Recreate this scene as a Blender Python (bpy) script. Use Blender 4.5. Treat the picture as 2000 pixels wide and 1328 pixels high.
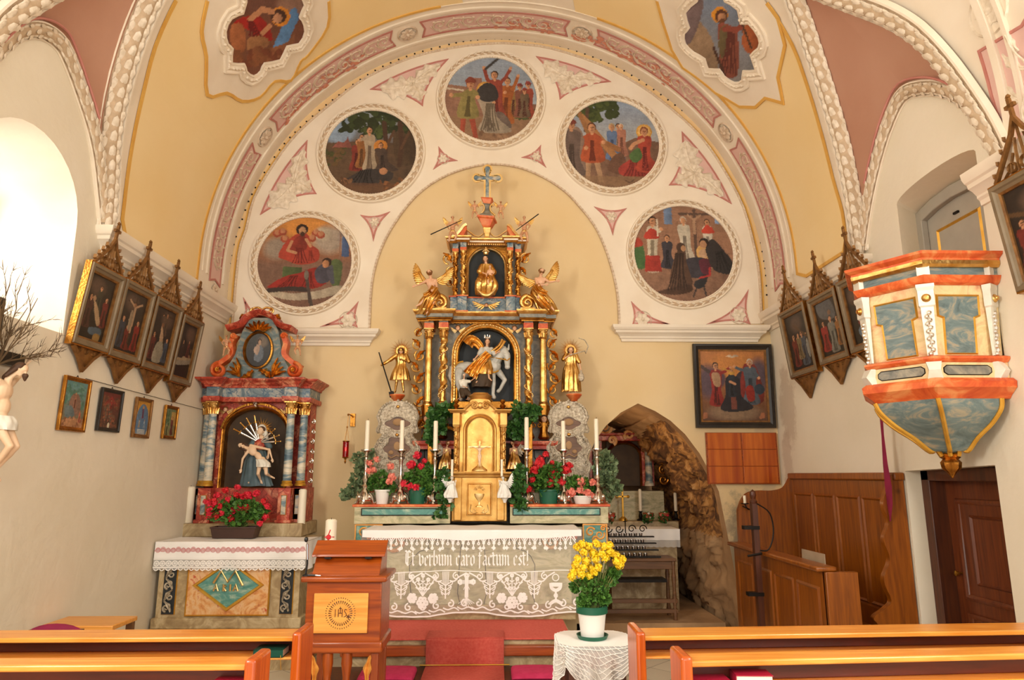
import bpy, bmesh, math, random
import numpy as np
from mathutils import Vector, Matrix
from mathutils.geometry import delaunay_2d_cdt
for o in list(bpy.data.objects): bpy.data.objects.remove(o)
PI=math.pi; sin=math.sin; cos=math.cos; R_=math.radians
rnd=random.Random(7)
SC=bpy.context.scene; COL=SC.collection
# ---------------- camera ----------------
F=1333.0; EYE=1.6; YAW=R_(1.42); PITCH=R_(11.2)
cam=bpy.data.cameras.new('camera'); co=bpy.data.objects.new('camera',cam); COL.objects.link(co)
cam.sensor_width=36; cam.lens=F/2000*36; cam.clip_start=.05; cam.clip_end=200
co.location=(0,0,EYE); co.rotation_euler=(PI/2+PITCH,0,-YAW); SC.camera=co
# ---------------- light ----------------
SC.view_settings.view_transform='Standard'; SC.view_settings.look='None'; SC.view_settings.gamma=1; SC.view_settings.use_curve_mapping=False
SC.view_settings.exposure=0.42
wd=bpy.data.worlds.new('world'); SC.world=wd; wd.use_nodes=True
bg=wd.node_tree.nodes['Background']; bg.inputs[0].default_value=(1.0,.95,.88,1); bg.inputs[1].default_value=.8
def area(name,loc,target,sx,sy,power,col):
    l=bpy.data.lights.new(name,'AREA'); l.shape='RECTANGLE'; l.size=sx; l.size_y=sy; l.energy=power; l.color=col
    o=bpy.data.objects.new(name,l); COL.objects.link(o); o.location=loc
    o.rotation_euler=(Vector(target)-Vector(loc)).to_track_quat('-Z','Y').to_euler(); return o
area('chancel_window_daylight',(-3.9,4.05,3.3),(-2.5,4.3,3.0),1.1,1.4,75,(1,.98,.95))
area('nave_left_window_daylight',(-2.84,.9,3.0),(3.0,4.2,2.2),1.2,1.6,150,(1,.96,.88))
area('nave_right_window_daylight',(2.94,.6,2.9),(-2.9,4.4,2.0),1.2,1.6,135,(1,.96,.88))
area('vault_fill_light',(0.3,-3.6,2.6),(0,5.2,5.2),2.2,1.8,60,(1,.95,.86))  # unseen fill light, added low and aimed up to brighten the vault
l_=bpy.data.lights.new('niche_lamp','POINT'); l_.energy=4.5; l_.color=(1,.72,.42); l_.shadow_soft_size=.08
lo_=bpy.data.objects.new('niche_lamp',l_); COL.objects.link(lo_); lo_.location=(1.42,7.7,1.75)
# ---------------- pixel measuring helpers ----------------
_f=Vector((sin(YAW)*cos(PITCH),cos(YAW)*cos(PITCH),sin(PITCH))); _r=Vector((cos(YAW),-sin(YAW),0)); _u=_r.cross(_f)
def ray(px,py): return _f+_r*((px-1000)/F)-_u*((py-664)/F)
def PY(px,py,Y): d=ray(px,py); return d*(Y/d.y)+Vector((0,0,EYE))
def PX(px,py,X): d=ray(px,py); return d*(X/d.x)+Vector((0,0,EYE))
def XZ(px,py,Y): p=PY(px,py,Y); return (p.x,p.z)
def ZZ(py,Y,px=950): return PY(px,py,Y).z
def XX(px,py,Y): return PY(px,py,Y).x
def mpp(px,py,Y): return (PY(px+1,py,Y)-PY(px,py,Y)).length
# ---------------- materials ----------------
def lin(c):
    if isinstance(c,str): c=[int(c[i:i+2],16)/255 for i in (0,2,4)]
    return tuple(((x/12.92) if x<=.04045 else ((x+.055)/1.055)**2.4) for x in c)
MATS={}
def newmat(n):
    m=bpy.data.materials.new(n); m.use_nodes=True; nt=m.node_tree; b=nt.nodes['Principled BSDF']; MATS[n]=m; return m,nt,b
def N(nt,t,**k):
    n=nt.nodes.new(t)
    for a,v in k.items():
        if a.startswith('i_'):
            key=a[2:]; key=int(key) if key.isdigit() else key.replace('_',' ')
            n.inputs[key].default_value=v
        else: setattr(n,a,v)
    return n
def L(nt,a,b): nt.links.new(a,b)
def ramp(nt,fac,stops):
    r=nt.nodes.new('ShaderNodeValToRGB'); e=r.color_ramp.elements
    while len(e)<len(stops): e.new(.5)
    for i,(p,c) in enumerate(stops): e[i].position=p; e[i].color=(*lin(c),1)
    L(nt,fac,r.inputs[0]); return r
def bump(nt,b,h,s,d=.01):
    n=N(nt,'ShaderNodeBump'); n.inputs['Strength'].default_value=s; n.inputs['Distance'].default_value=d
    L(nt,h,n.inputs['Height']); L(nt,n.outputs[0],b.inputs['Normal'])
def coords(nt,scale=(1,1,1),rot=(0,0,0)):
    t=nt.nodes.new('ShaderNodeTexCoord'); m=nt.nodes.new('ShaderNodeMapping'); L(nt,t.outputs['Object'],m.inputs[0])
    m.inputs['Scale'].default_value=scale; m.inputs['Rotation'].default_value=rot; return m.outputs[0]
def mat(n,c,c2=None,rough=.6,metal=0,scale=8,bmp=0,bscale=60,bd=.004,sx=(1,1,1),detail=6,emit=0):
    m,nt,b=newmat(n); b.inputs['Roughness'].default_value=rough; b.inputs['Metallic'].default_value=metal
    co_=coords(nt,sx); no=N(nt,'ShaderNodeTexNoise'); no.inputs['Scale'].default_value=scale; no.inputs['Detail'].default_value=detail; L(nt,co_,no.inputs[0])
    r=ramp(nt,no.outputs[0],[(.3,c),(.7,c2 or c)]); L(nt,r.outputs[0],b.inputs['Base Color'])
    if bmp:
        n2=N(nt,'ShaderNodeTexNoise'); n2.inputs['Scale'].default_value=bscale; n2.inputs['Detail'].default_value=4; L(nt,co_,n2.inputs[0]); bump(nt,b,n2.outputs[0],bmp,bd)
    if emit: L(nt,r.outputs[0],b.inputs['Emission Color']); b.inputs['Emission Strength'].default_value=emit
    return m
def marble(n,stops,scale=4,dist=2.5,rough=.42,sx=(1,1,1),rot=(0,0,0),vein=None):
    m,nt,b=newmat(n); b.inputs['Roughness'].default_value=rough
    c=coords(nt,sx,rot); no=N(nt,'ShaderNodeTexNoise'); no.inputs['Scale'].default_value=scale; no.inputs['Detail'].default_value=8; no.inputs['Roughness'].default_value=.62; no.inputs['Distortion'].default_value=dist; L(nt,c,no.inputs[0])
    r=ramp(nt,no.outputs[0],stops); out=r.outputs[0]
    if vein:
        w=N(nt,'ShaderNodeTexNoise'); w.inputs['Scale'].default_value=scale*.7; w.inputs['Detail'].default_value=5; w.inputs['Distortion'].default_value=4; L(nt,c,w.inputs[0])
        r2=ramp(nt,w.outputs[0],[(.46,'000000'),(.5,'FFFFFF'),(.54,'000000')]); mx=N(nt,'ShaderNodeMix'); mx.data_type='RGBA'
        L(nt,r2.outputs[0],mx.inputs[0]); L(nt,out,mx.inputs[6]); mx.inputs[7].default_value=(*lin(vein),1); out=mx.outputs[2]
    L(nt,out,b.inputs['Base Color']); return m
def wood(n,c1,c2,scale=3,axis=0,rough=.4,knots=0,coat=.2):
    m,nt,b=newmat(n); b.inputs['Roughness'].default_value=rough; b.inputs['Coat Weight'].default_value=coat; b.inputs['Coat Roughness'].default_value=.25
    s=[14,14,14]; s[axis]=.9; c=coords(nt,tuple(s)); no=N(nt,'ShaderNodeTexNoise'); no.inputs['Scale'].default_value=scale; no.inputs['Detail'].default_value=7; no.inputs['Distortion'].default_value=.6; L(nt,c,no.inputs[0])
    r=ramp(nt,no.outputs[0],[(.3,c1),(.68,c2)]); out=r.outputs[0]
    if knots:
        v=N(nt,'ShaderNodeTexVoronoi'); v.inputs['Scale'].default_value=knots; c2_=coords(nt,(1,1,1)); L(nt,c2_,v.inputs[0])
        r2=ramp(nt,v.outputs[0],[(.0,'000000'),(.07,'FFFFFF')]); mx=N(nt,'ShaderNodeMix'); mx.data_type='RGBA'; mx.blend_type='MULTIPLY'; mx.inputs[0].default_value=.55
        L(nt,out,mx.inputs[6]); L(nt,r2.outputs[0],mx.inputs[7]); out=mx.outputs[2]
    L(nt,out,b.inputs['Base Color']); bump(nt,b,no.outputs[0],.15,.002); return m
def attrmat(n,rough=.55):
    m,nt,b=newmat(n); b.inputs['Roughness'].default_value=rough
    a=N(nt,'ShaderNodeAttribute'); a.attribute_name='paint'; no=N(nt,'ShaderNodeTexNoise'); no.inputs['Scale'].default_value=60; no.inputs['Detail'].default_value=5
    c=coords(nt); L(nt,c,no.inputs[0]); r=ramp(nt,no.outputs[0],[(.3,'D8D8D8'),(.7,'FFFFFF')])
    mx=N(nt,'ShaderNodeMix'); mx.data_type='RGBA'; mx.blend_type='MULTIPLY'; mx.inputs[0].default_value=.7; L(nt,a.outputs[0],mx.inputs[6]); L(nt,r.outputs[0],mx.inputs[7]); L(nt,mx.outputs[2],b.inputs['Base Color'])
    bump(nt,b,no.outputs[0],.15,.002); return m
def sheer(n,c,alpha):
    m,nt,b=newmat(n); b.inputs['Base Color'].default_value=(*lin(c),1); b.inputs['Roughness'].default_value=.8; b.inputs['Alpha'].default_value=alpha
    return m
M={}
M['cream']=mat('cream_plaster','E3D4B4','EADBC0',.85,0,1.6,.25,18,.01)
M['creamwall']=mat('cream_lower_wall','E0D4BC','E9DECA',.88,0,1.3,.35,9,.02)
M['white']=mat('white_stucco','E6D6BF','EFE2CE',.8,0,3,.12,40,.004)
M['apse']=mat('apse_cream_yellow','E3C99C','DFC290',.85,0,1.5,.2,20,.006)
M['yellow']=mat('yellow_vault_plaster','F2D8A4','EED096',.85,0,1.2,.2,15,.006)
M['yband']=mat('ochre_band','E2BD8A','E9C894',.85,0,3)
M['goldline']=mat('ochre_line','D9A24A','E0B058',.8)
M['pinkvault']=mat('rose_vault_plaster','B28068','BC8E76',.88,0,1.4,.2,12,.01)
M['pink']=mat('rose_stucco_ground','D8AFA4','E0BBAE',.85,0,6)
M['pinkline']=mat('old_rose_line','B87468','C48478',.85)
M['rust']=mat('flaked_red_plaster','C9765C','D89A80',.9,0,30,.4,60)
M['stucco']=mat('carved_stucco','D2C0A6','F0E2CE',.8,0,25,.3,70,.006)
M['groove']=mat('toned_stucco_groove','B49A7C','CDB394',.85,0,18,.3,60)
M['tonedstucco']=mat('toned_stucco','C8AE94','DCC8AE',.85,0,20,.3,60)  # slightly darker stucco colour for beads, arabesques and roses
M['black']=mat('black_hole','15110E',None,.9)
M['floor']=None
M['gold']=mat('gilding','C08434','EAC47A',.3,1,14,.5,45,.006)
M['gold2']=mat('deep_gilding','8E5A22','C88C3C',.33,1,16,.6,60,.006)
M['goldpale']=mat('pale_gilding','D8A858','F2D8A0',.34,1,10,.3,50,.004)
M['goldpaint']=mat('gold_paint','C8912F','DDAA45',.4,.6,12)
M['goldmatte']=mat('matte_gilding','BC8640','DDB068',.42,.9,10,.3,45,.005)
M['silver']=mat('silver','CFC6BA','F1EBE2',.24,1,16,.4,50,.004)
M['tarnish']=mat('tarnished_silver_relief','9C8C74','E6DAC4',.36,.45,45,1.0,85,.012)
M['skin']=mat('painted_flesh','D9A47E','E2B490',.5,0,10)
M['putto']=mat('rosy_painted_flesh','C98F66','D8A67E',.5,0,10)
M['pale']=mat('pale_flesh','DDB893','E6C7A6',.5,0,10)
M['hair']=mat('brown_hair','3A2416','55371F',.7,0,40,.5,80)
M['goldhair']=mat('auburn_gilt_hair','6E4420','93602C',.55,.3,40,.5,80)
M['redm']=marble('red_marble',[(.3,'8E2A1C'),(.5,'B8452F'),(.62,'D88A66'),(.75,'E6B898')],5,2.2,vein='7A1D14')
M['orangem']=marble('orange_red_marble',[(.3,'B4380F'),(.5,'D4602A'),(.66,'E29458')],5,2.0)
M['bluem']=marble('blue_grey_marble',[(.3,'4C5E68'),(.48,'76868A'),(.62,'B8B0A0'),(.75,'D8CCB4')],4,3,vein='3C5C74')
M['bandm']=marble('banded_blue_cream_marble',[(.36,'48606E'),(.47,'7C8E92'),(.54,'CDC0A8'),(.75,'EADFC8')],2.6,1.2,sx=(1,1,3.2))
M['slatem']=marble('slate_blue_marble',[(.3,'4C5A5A'),(.5,'6C7C7A'),(.62,'A2947A'),(.78,'6E7C78')],4,2.5,sx=(1,1,2),rot=(0,.5,0))
M['creamm']=marble('cream_marble',[(.3,'CDAC74'),(.5,'E4CA94'),(.62,'DCB080'),(.72,'C8805A')],4,2.5)
M['sandm']=marble('sandstone_marble',[(.3,'8C7350'),(.5,'B0976E'),(.64,'C9B48C'),(.78,'9C8058')],4,3.0)
M['salmonm']=marble('salmon_marble',[(.32,'B05A2C'),(.45,'DC9C5C'),(.56,'E4BC8A'),(.66,'C24A20')],4,3.0)
M['greenm']=marble('grey_green_marble',[(.3,'8C8866'),(.48,'B8AE86'),(.6,'CFC29C'),(.72,'94947A')],3,3.0,sx=(1,1,2.4),rot=(0,.6,0))
M['tealm']=marble('teal_marble',[(.3,'3E7C74'),(.5,'5E9488'),(.66,'A9BBA4'),(.8,'C8C8AA')],4,2.5,sx=(1,1,2),rot=(0,.6,0))
M['greym']=marble('grey_retable_marble',[(.3,'54544E'),(.5,'7A766A'),(.66,'9C927C'),(.8,'66686A')],5,2.5)
M['dark']=mat('dark_niche_paint','1E2224','2A2E30',.7)
M['darkbrown']=mat('dark_brown_niche','3A2A1A','4C3822',.7)
M['candle']=mat('ivory_wax','F3E8D2','EFE2C6',.45,0,4)
M['wick']=mat('burnt_wick','1A1410',None,.9)
M['leaf']=mat('green_leaves','2E5A1E','5E8A34',.55,0,30)
M['ivy']=mat('dark_ivy_leaves','234A1C','4C7A34',.5,0,30)
M['ivy2']=mat('grey_green_ivy','5A7048','8A9A70',.55,0,30)
M['stem']=mat('plant_stem','4A5A22','6A6A30',.7)
M['crimson']=mat('crimson_petals','C8102C','E82840',.55,0,30)
M['redpet']=mat('scarlet_petals','B80C18','E01C28',.55,0,30)
M['coral']=mat('coral_pink_petals','E8705C','F49A86',.55,0,30)
M['yellowpet']=mat('yellow_petals','E8B80C','FCDC1C',.5,0,30)
M['potwhite']=mat('white_pot','E8E4DC',None,.35)
M['potgreen']=mat('green_pot','12503A','1A6248',.4)
M['potbrown']=mat('brown_planter','3A2218','44281C',.5)
M['terracotta']=mat('terracotta_pot','A4502C','B8603A',.7)
M['linen']=mat('white_linen','F2EEE8','FAF6F2',.85,0,8,.2,200,.002)
M['thread']=mat('lace_thread','F6F2EC',None,.85)
M['pinkthread']=mat('rose_embroidery','D08A8A','DA9C9A',.85)
M['net']=sheer('sheer_lace_net','F0EAE0',.2)
M['net2']=sheer('fine_lace_net','F4F0EA',.5)
M['carpet']=mat('red_carpet','C24C40','CE6050',.95,0,60,.6,300,.003)
M['cushion']=mat('magenta_cushion','B01C4C','C22C5C',.85,0,20,.3,120,.003)
M['pew']=wood('orange_pine','DC8020','F2A848',3,0,.32,0,.5)
M['pewend']=wood('reddish_pine','AA4206','CC5E10',3,2,.32,0,.5)
M['pewdark']=wood('dark_pine_panel','481402','641E04',3,0,.4,3,.3)
M['lect']=wood('lectern_cherry','7A2E04','A84C0A',3,0,.35,0,.3)
M['lectv']=wood('lectern_cherry_upright','7A2E04','A84C0A',3,2,.35,0,.3)
M['maple']=wood('pale_carved_board','D88C36','EAA850',3,0,.4,0,.2)
M['stall']=wood('oak_stall','703602','985208',3,2,.4,2.5,.3)
M['oldwood']=wood('dark_old_wood','3C1806','582808',3,2,.5,5,.1)
M['doorwood']=wood('brown_door_wood','4E1E06','70340E',3,2,.45,4,.2)
M['panelwood']=wood('cherry_veneer_squares','9A3A04','C8681A',1.2,2,.35,0,.4)
M['nichewood']=wood('old_brown_stand','5A3A20','7A5230',3,0,.5,0,.1)
M['iron']=mat('black_iron','1C1814','2A2420',.5,.7)
M['brass']=mat('brass','B98A30','D8AC50',.35,1)
M['blackp']=mat('black_plastic','101010','181818',.4)
M['chrome']=mat('chrome','C8C8CC',None,.15,1)
M['greydoor']=mat('grey_painted_door','A39B8C','ABA394',.55)
M['frameblack']=mat('black_picture_frame','1E1A16','2C2620',.4)
M['framegrey']=mat('grey_brown_frame','77664E','8C795E',.5,.2)
M['framecarve']=mat('carved_bronze_wood','6E4A26','9A6C38',.45,.5,20,.5,80)
M['paint']=attrmat('oil_painting',.42)
M['fresco']=attrmat('fresco_paint',.8)
M['maroon']=mat('maroon_cloth','7A0C34','8C1440',.8)
M['redglass']=None
M['green_book']=mat('green_book_cover','0E3A2E','144A3A',.4)
M['red_book']=mat('red_book_cover','9A1030','A81838',.4)
M['paper']=mat('page_edges','E8DCC4','F2E8D4',.8,0,200,0,sx=(1,1,8))
M['note']=mat('brown_paper_sheet','A08A70','AC967C',.8)
M['rock']=marble('ochre_rock',[(.3,'3E2A1A'),(.46,'7A5230'),(.56,'B88448'),(.75,'DCB27C')],5,1.5,rough=.9)
M['nicheplaster']=mat('stained_niche_plaster','94704C','C09A70',.9,0,2.4,.5,8,.03)
M['greystain']=mat('grey_damp_plaster','8E8270','B4A084',.9,0,3,.5,14,.02)
M['tarn']=mat('pulpit_white_stucco','DCD6C6','EAE4D6',.5,.2,20)
M['horse']=mat('dapple_grey_horse','A8A69C','CCC8BE',.45,0,18)
M['cloak']=mat('slate_blue_robe','40535A','566A70',.55,0,8)
M['whitecloth']=mat('painted_white_cloth','DCD6C6','E8E2D4',.55)
M['branch']=mat('dry_twig','4E3A26','6E5636',.85)
m,nt,b=newmat('ruby_glass'); b.inputs['Base Color'].default_value=(.55,.01,.01,1); b.inputs['Roughness'].default_value=.08; b.inputs['Transmission Weight'].default_value=.7; M['redglass']=m
M['flame']=mat('candle_flame','FF9A40',None,.5,emit=4)
m,nt,b=newmat('window_glass'); b.inputs['Base Color'].default_value=(.9,.95,.9,1); b.inputs['Roughness'].default_value=.05; b.inputs['Transmission Weight'].default_value=1; b.inputs['IOR'].default_value=1.05; M['glass']=m
def stain(n,spots):
    m=M[n]; nt=m.node_tree; b=nt.nodes['Principled BSDF']; tc=nt.nodes.new('ShaderNodeTexCoord')
    for c,r,col,amt in spots:
        src=b.inputs['Base Color'].links[0].from_socket
        mp=nt.nodes.new('ShaderNodeMapping'); L(nt,tc.outputs['Object'],mp.inputs[0]); mp.inputs['Location'].default_value=[-c[i]/r[i] for i in range(3)]; mp.inputs['Scale'].default_value=[1/r[i] for i in range(3)]
        ln=N(nt,'ShaderNodeVectorMath',operation='LENGTH'); L(nt,mp.outputs[0],ln.inputs[0])
        no=N(nt,'ShaderNodeTexNoise'); no.inputs['Scale'].default_value=7; no.inputs['Detail'].default_value=9; no.inputs['Roughness'].default_value=.7; L(nt,tc.outputs['Object'],no.inputs[0])
        ad=N(nt,'ShaderNodeMath',operation='MULTIPLY_ADD'); L(nt,no.outputs[0],ad.inputs[0]); ad.inputs[1].default_value=1.7; L(nt,ln.outputs['Value'],ad.inputs[2])
        mr=N(nt,'ShaderNodeMapRange'); mr.inputs['From Min'].default_value=1.55; mr.inputs['From Max'].default_value=1.85; mr.inputs['To Min'].default_value=amt; mr.inputs['To Max'].default_value=0; L(nt,ad.outputs[0],mr.inputs[0])
        mx=N(nt,'ShaderNodeMix'); mx.data_type='RGBA'; L(nt,mr.outputs[0],mx.inputs[0]); L(nt,src,mx.inputs[6]); mx.inputs[7].default_value=(*lin(col),1); L(nt,mx.outputs[2],b.inputs['Base Color'])
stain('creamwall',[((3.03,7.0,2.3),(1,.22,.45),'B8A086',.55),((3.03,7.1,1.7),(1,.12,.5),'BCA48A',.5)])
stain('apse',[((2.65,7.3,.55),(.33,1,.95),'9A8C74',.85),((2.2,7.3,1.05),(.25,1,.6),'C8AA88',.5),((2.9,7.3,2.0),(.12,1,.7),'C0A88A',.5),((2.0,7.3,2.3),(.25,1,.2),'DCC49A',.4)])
# stone floor tiles laid diagonally
m,nt,b=newmat('pale_stone_tiles'); c=coords(nt,(1,1,1),(0,0,R_(45))); br=N(nt,'ShaderNodeTexBrick'); br.offset=0; br.inputs['Scale'].default_value=3.2; br.inputs['Mortar Size'].default_value=.012; br.inputs['Brick Width'].default_value=1; br.inputs['Row Height'].default_value=1
br.inputs['Color1'].default_value=(*lin('C9BCA6'),1); br.inputs['Color2'].default_value=(*lin('D8CCB6'),1); br.inputs['Mortar'].default_value=(*lin('8A7C68'),1); L(nt,c,br.inputs[0]); L(nt,br.outputs[0],b.inputs['Base Color']); b.inputs['Roughness'].default_value=.4; M['floor']=m
# ---------------- object helpers ----------------
def thing(name,label,cat,loc=(0,0,0),rz=0,group=None):
    o=bpy.data.objects.new(name,None); COL.objects.link(o); o.location=loc; o.rotation_euler=(0,0,rz); o.empty_display_size=.1
    return tag(o,label,cat,group)
def tag(o,label,cat,group=None):
    o['label']=label; o['category']=cat
    if group: o['group']=group
    return o
def struct(o): o['kind']='structure'; return o
def dup(root,loc,label=None,rz=None,group=None,scale=None):
    r=root.copy(); COL.objects.link(r); r.location=loc
    if rz is not None: r.rotation_euler=(0,0,rz)
    if scale: r.scale=scale
    if label: r['label']=label
    if group: r['group']=group
    for ch in list(root.children):
        c=ch.copy(); COL.objects.link(c); c.parent=r
        for g in list(ch.children):
            d=g.copy(); COL.objects.link(d); d.parent=c
    return r
def rootloc(p):
    while p.parent: p=p.parent
    return p.location
def inpoly(x,y,poly):
    c=False; n=len(poly); j=n-1
    for i in range(n):
        xi,yi=poly[i]; xj,yj=poly[j]
        if (yi>y)!=(yj>y) and x<(xj-xi)*(y-yi)/(yj-yi)+xi: c=not c
        j=i
    return c
def fill2d(outer,holes=(),step=None):
    vs=[];es=[]
    for loop in [outer]+list(holes):
        l=[]
        n=len(loop)
        for i in range(n):
            a=loop[i]; b_=loop[(i+1)%n]; k=1
            if step: k=max(1,int(math.hypot(b_[0]-a[0],b_[1]-a[1])/step))
            for q in range(k): l.append((a[0]+(b_[0]-a[0])*q/k,a[1]+(b_[1]-a[1])*q/k))
        s=len(vs); vs+=l; es+=[(s+i,s+(i+1)%len(l)) for i in range(len(l))]
    if step:
        xs=[p[0] for p in outer]; ys=[p[1] for p in outer]
        y=min(ys)+step*.5
        while y<max(ys):
            x=min(xs)+step*.5
            while x<max(xs):
                if inpoly(x,y,outer) and not any(inpoly(x,y,h) for h in holes): vs.append((x,y))
                x+=step
            y+=step
    r=delaunay_2d_cdt([Vector(v) for v in vs],es,[],0,1e-6)
    ov=[(v.x,v.y) for v in r[0]]; out=[]
    for f in r[2]:
        cx=sum(ov[i][0] for i in f)/len(f); cy=sum(ov[i][1] for i in f)/len(f)
        if inpoly(cx,cy,outer) and not any(inpoly(cx,cy,h) for h in holes): out.append(tuple(f))
    return ov,out
class MB:
    def __init__(s,w=0): s.v=[]; s.f=[]; s.w=w
    def add(s,v,f):
        n=len(s.v); s.v+=[tuple(p) for p in v]; s.f+=[tuple(i+n for i in q) for q in f]; return s
    def bx(s,x0,x1,y0,y1,z0,z1):
        return s.add([(x0,y0,z0),(x1,y0,z0),(x1,y1,z0),(x0,y1,z0),(x0,y0,z1),(x1,y0,z1),(x1,y1,z1),(x0,y1,z1)],[(0,3,2,1),(4,5,6,7),(0,1,5,4),(1,2,6,5),(2,3,7,6),(3,0,4,7)])
    def obox(s,c,sx,sy,sz,mtx):
        v=[Vector(c)+mtx@Vector((a*sx/2,b_*sy/2,d*sz/2)) for d in(-1,1) for a,b_ in((-1,-1),(1,-1),(1,1),(-1,1))]
        return s.add(v,[(0,3,2,1),(4,5,6,7),(0,1,5,4),(1,2,6,5),(2,3,7,6),(3,0,4,7)])
    def loft(s,rings,closed=True,capped=True,loop=False):
        n=len(rings[0]); v=[p for r in rings for p in r]; f=[]; m=len(rings)
        for i in range(m if loop else m-1):
            a=i*n; b_=((i+1)%m)*n
            for j in range(n if closed else n-1): k=(j+1)%n; f.append((a+j,a+k,b_+k,b_+j))
        if capped and closed and not loop: f.append(tuple(range(n-1,-1,-1))); f.append(tuple((m-1)*n+i for i in range(n)))
        return s.add(v,f)
    def lathe(s,prof,c=(0,0,0),n=20,sx=1,sy=1,mtx=None,fl=0,fk=8):
        rings=[]
        for r,z in prof:
            r=max(r,1e-4); q=[]
            for i in range(n):
                a=2*PI*i/n; rr=r*(1+fl*cos(fk*a)); p=Vector((rr*cos(a)*sx,rr*sin(a)*sy,z))
                if mtx is not None: p=mtx@p
                q.append(p+Vector(c))
            rings.append(q)
        return s.loft(rings)
    def twist(s,c,z0,z1,r,turns=4,amp=.3,n=16,m=60,off=.0):
        rings=[]
        for k in range(m+1):
            t=k/m; ph=2*PI*turns*t; q=[]
            for i in range(n):
                a=2*PI*i/n; rr=r*(1+amp*cos(2*(a-ph))*.6)
                q.append((c[0]+rr*cos(a)+off*r*cos(ph),c[1]+rr*sin(a)+off*r*sin(ph),z0+(z1-z0)*t))
            rings.append(q)
        return s.loft(rings)
    def tube(s,pts,r,n=8,flat=1.0,up=None):
        pts=[Vector(p) for p in pts]; m=len(pts)
        if not hasattr(r,'__len__'): r=[r]*m
        rings=[]; prev=None
        for i,p in enumerate(pts):
            t=(pts[min(i+1,m-1)]-pts[max(i-1,0)])
            if t.length<1e-9: t=Vector((0,0,1))
            t.normalize()
            ref=Vector(up) if up else (prev if prev else (Vector((0,1,0)) if abs(t.y)<.9 else Vector((1,0,0))))
            a=(ref-t*ref.dot(t))
            if a.length<1e-6: a=t.orthogonal()
            a.normalize(); b_=t.cross(a); prev=a
            rings.append([p+a*(r[i]*cos(2*PI*k/n)*flat)+b_*(r[i]*sin(2*PI*k/n)) for k in range(n)])
        return s.loft(rings)
    def ell(s,c,r,n=12,m=8,mtx=None):
        if not hasattr(r,'__len__'): r=(r,r,r)
        rings=[]
        for k in range(m+1):
            ph=PI*k/m; sr=max(sin(ph),.002); z=-cos(ph)
            q=[]
            for i in range(n):
                p=Vector((r[0]*sr*cos(2*PI*i/n),r[1]*sr*sin(2*PI*i/n),r[2]*z))
                if mtx is not None: p=mtx@p
                q.append(p+Vector(c))
            rings.append(q)
        return s.loft(rings)
    def cap(s,p0,r0,p1,r1,n=10):
        p0=Vector(p0);p1=Vector(p1); d=p1-p0
        if d.length<1e-6: return s.ell(p0,max(r0,r1))
        t=d.normalized(); a=t.orthogonal().normalized(); b_=t.cross(a); rings=[]
        for c,r,ks in ((p0,r0,(-1,-.8,-.45,0)),(p1,r1,(0,.45,.8,1))):
            for k in ks:
                q=max(math.sqrt(max(0,1-k*k)),.03); rings.append([c+t*(k*r)+(a*cos(2*PI*i/n)+b_*sin(2*PI*i/n))*(r*q) for i in range(n)])
        return s.loft(rings)
    def prism(s,poly,y0,y1,fn=None):
        fn=fn or (lambda x,z,y:(x,y,z)); n=len(poly)
        ov,tr=fill2d(poly); s.add([fn(a,b_,y0) for a,b_ in ov],tr); s.add([fn(a,b_,y1) for a,b_ in ov],[t[::-1] for t in tr])
        s.add([fn(a,b_,y0) for a,b_ in poly]+[fn(a,b_,y1) for a,b_ in poly],[(i,(i+1)%n,n+(i+1)%n,n+i) for i in range(n)]); return s
    def rail(s,path,prof,closed=False,fn=None):
        """path in a 2d plane, profile (sideways, outward depth); fn maps (a,b,depth)->3d"""
        fn=fn or (lambda a,b_,d:(a,-d,b_)); n=len(path); rings=[]
        for i in range(n):
            p=Vector(path[i])
            pa=Vector(path[(i-1)%n]) if (closed or i>0) else None; pb=Vector(path[(i+1)%n]) if (closed or i<n-1) else None
            d1=(p-pa).normalized() if pa is not None else None; d2=(pb-p).normalized() if pb is not None else None
            if d1 is None: d1=d2
            if d2 is None: d2=d1
            n1=Vector((-d1.y,d1.x)); n2=Vector((-d2.y,d2.x)); nn=n1+n2
            if nn.length<1e-6: nn=n1
            nn.normalize(); k=1/max(.35,nn.dot(n1))
            rings.append([fn(p.x+nn.x*a*k,p.y+nn.y*a*k,d) for a,d in prof])
        return s.loft(rings,closed=True,capped=not closed,loop=closed)
    def build(s,name,m,parent=None,smooth=40,bevel=0,sub=0,remesh=0,solid=0,seg=2):
        off=Vector((0,0,0))
        if s.w and parent is not None: off=rootloc(parent)
        me=bpy.data.meshes.new(name); me.from_pydata([(p[0]-off.x,p[1]-off.y,p[2]-off.z) for p in s.v],[],s.f); me.update()
        bm=bmesh.new(); bm.from_mesh(me); bmesh.ops.recalc_face_normals(bm,faces=bm.faces)
        bm.to_mesh(me); bm.free()
        mm=M[m] if isinstance(m,str) else m
        me.materials.append(mm)
        if smooth:
            me.polygons.foreach_set('use_smooth',[True]*len(me.polygons))
            if not remesh: me.set_sharp_from_angle(angle=R_(smooth))
        o=bpy.data.objects.new(name,me); COL.objects.link(o)
        if parent is not None: o.parent=parent
        if remesh:
            q=o.modifiers.new('fuse','REMESH'); q.mode='VOXEL'; q.voxel_size=remesh; q.use_smooth_shade=True
            q=o.modifiers.new('soften','SMOOTH'); q.iterations=3; q.factor=.5
        if solid: q=o.modifiers.new('thick','SOLIDIFY'); q.thickness=solid; q.offset=0
        if bevel: q=o.modifiers.new('edge','BEVEL'); q.width=bevel; q.segments=seg; q.limit_method='ANGLE'; q.angle_limit=R_(35)
        if sub: q=o.modifiers.new('sub','SUBSURF'); q.levels=sub; q.render_levels=sub
        return o
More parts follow.
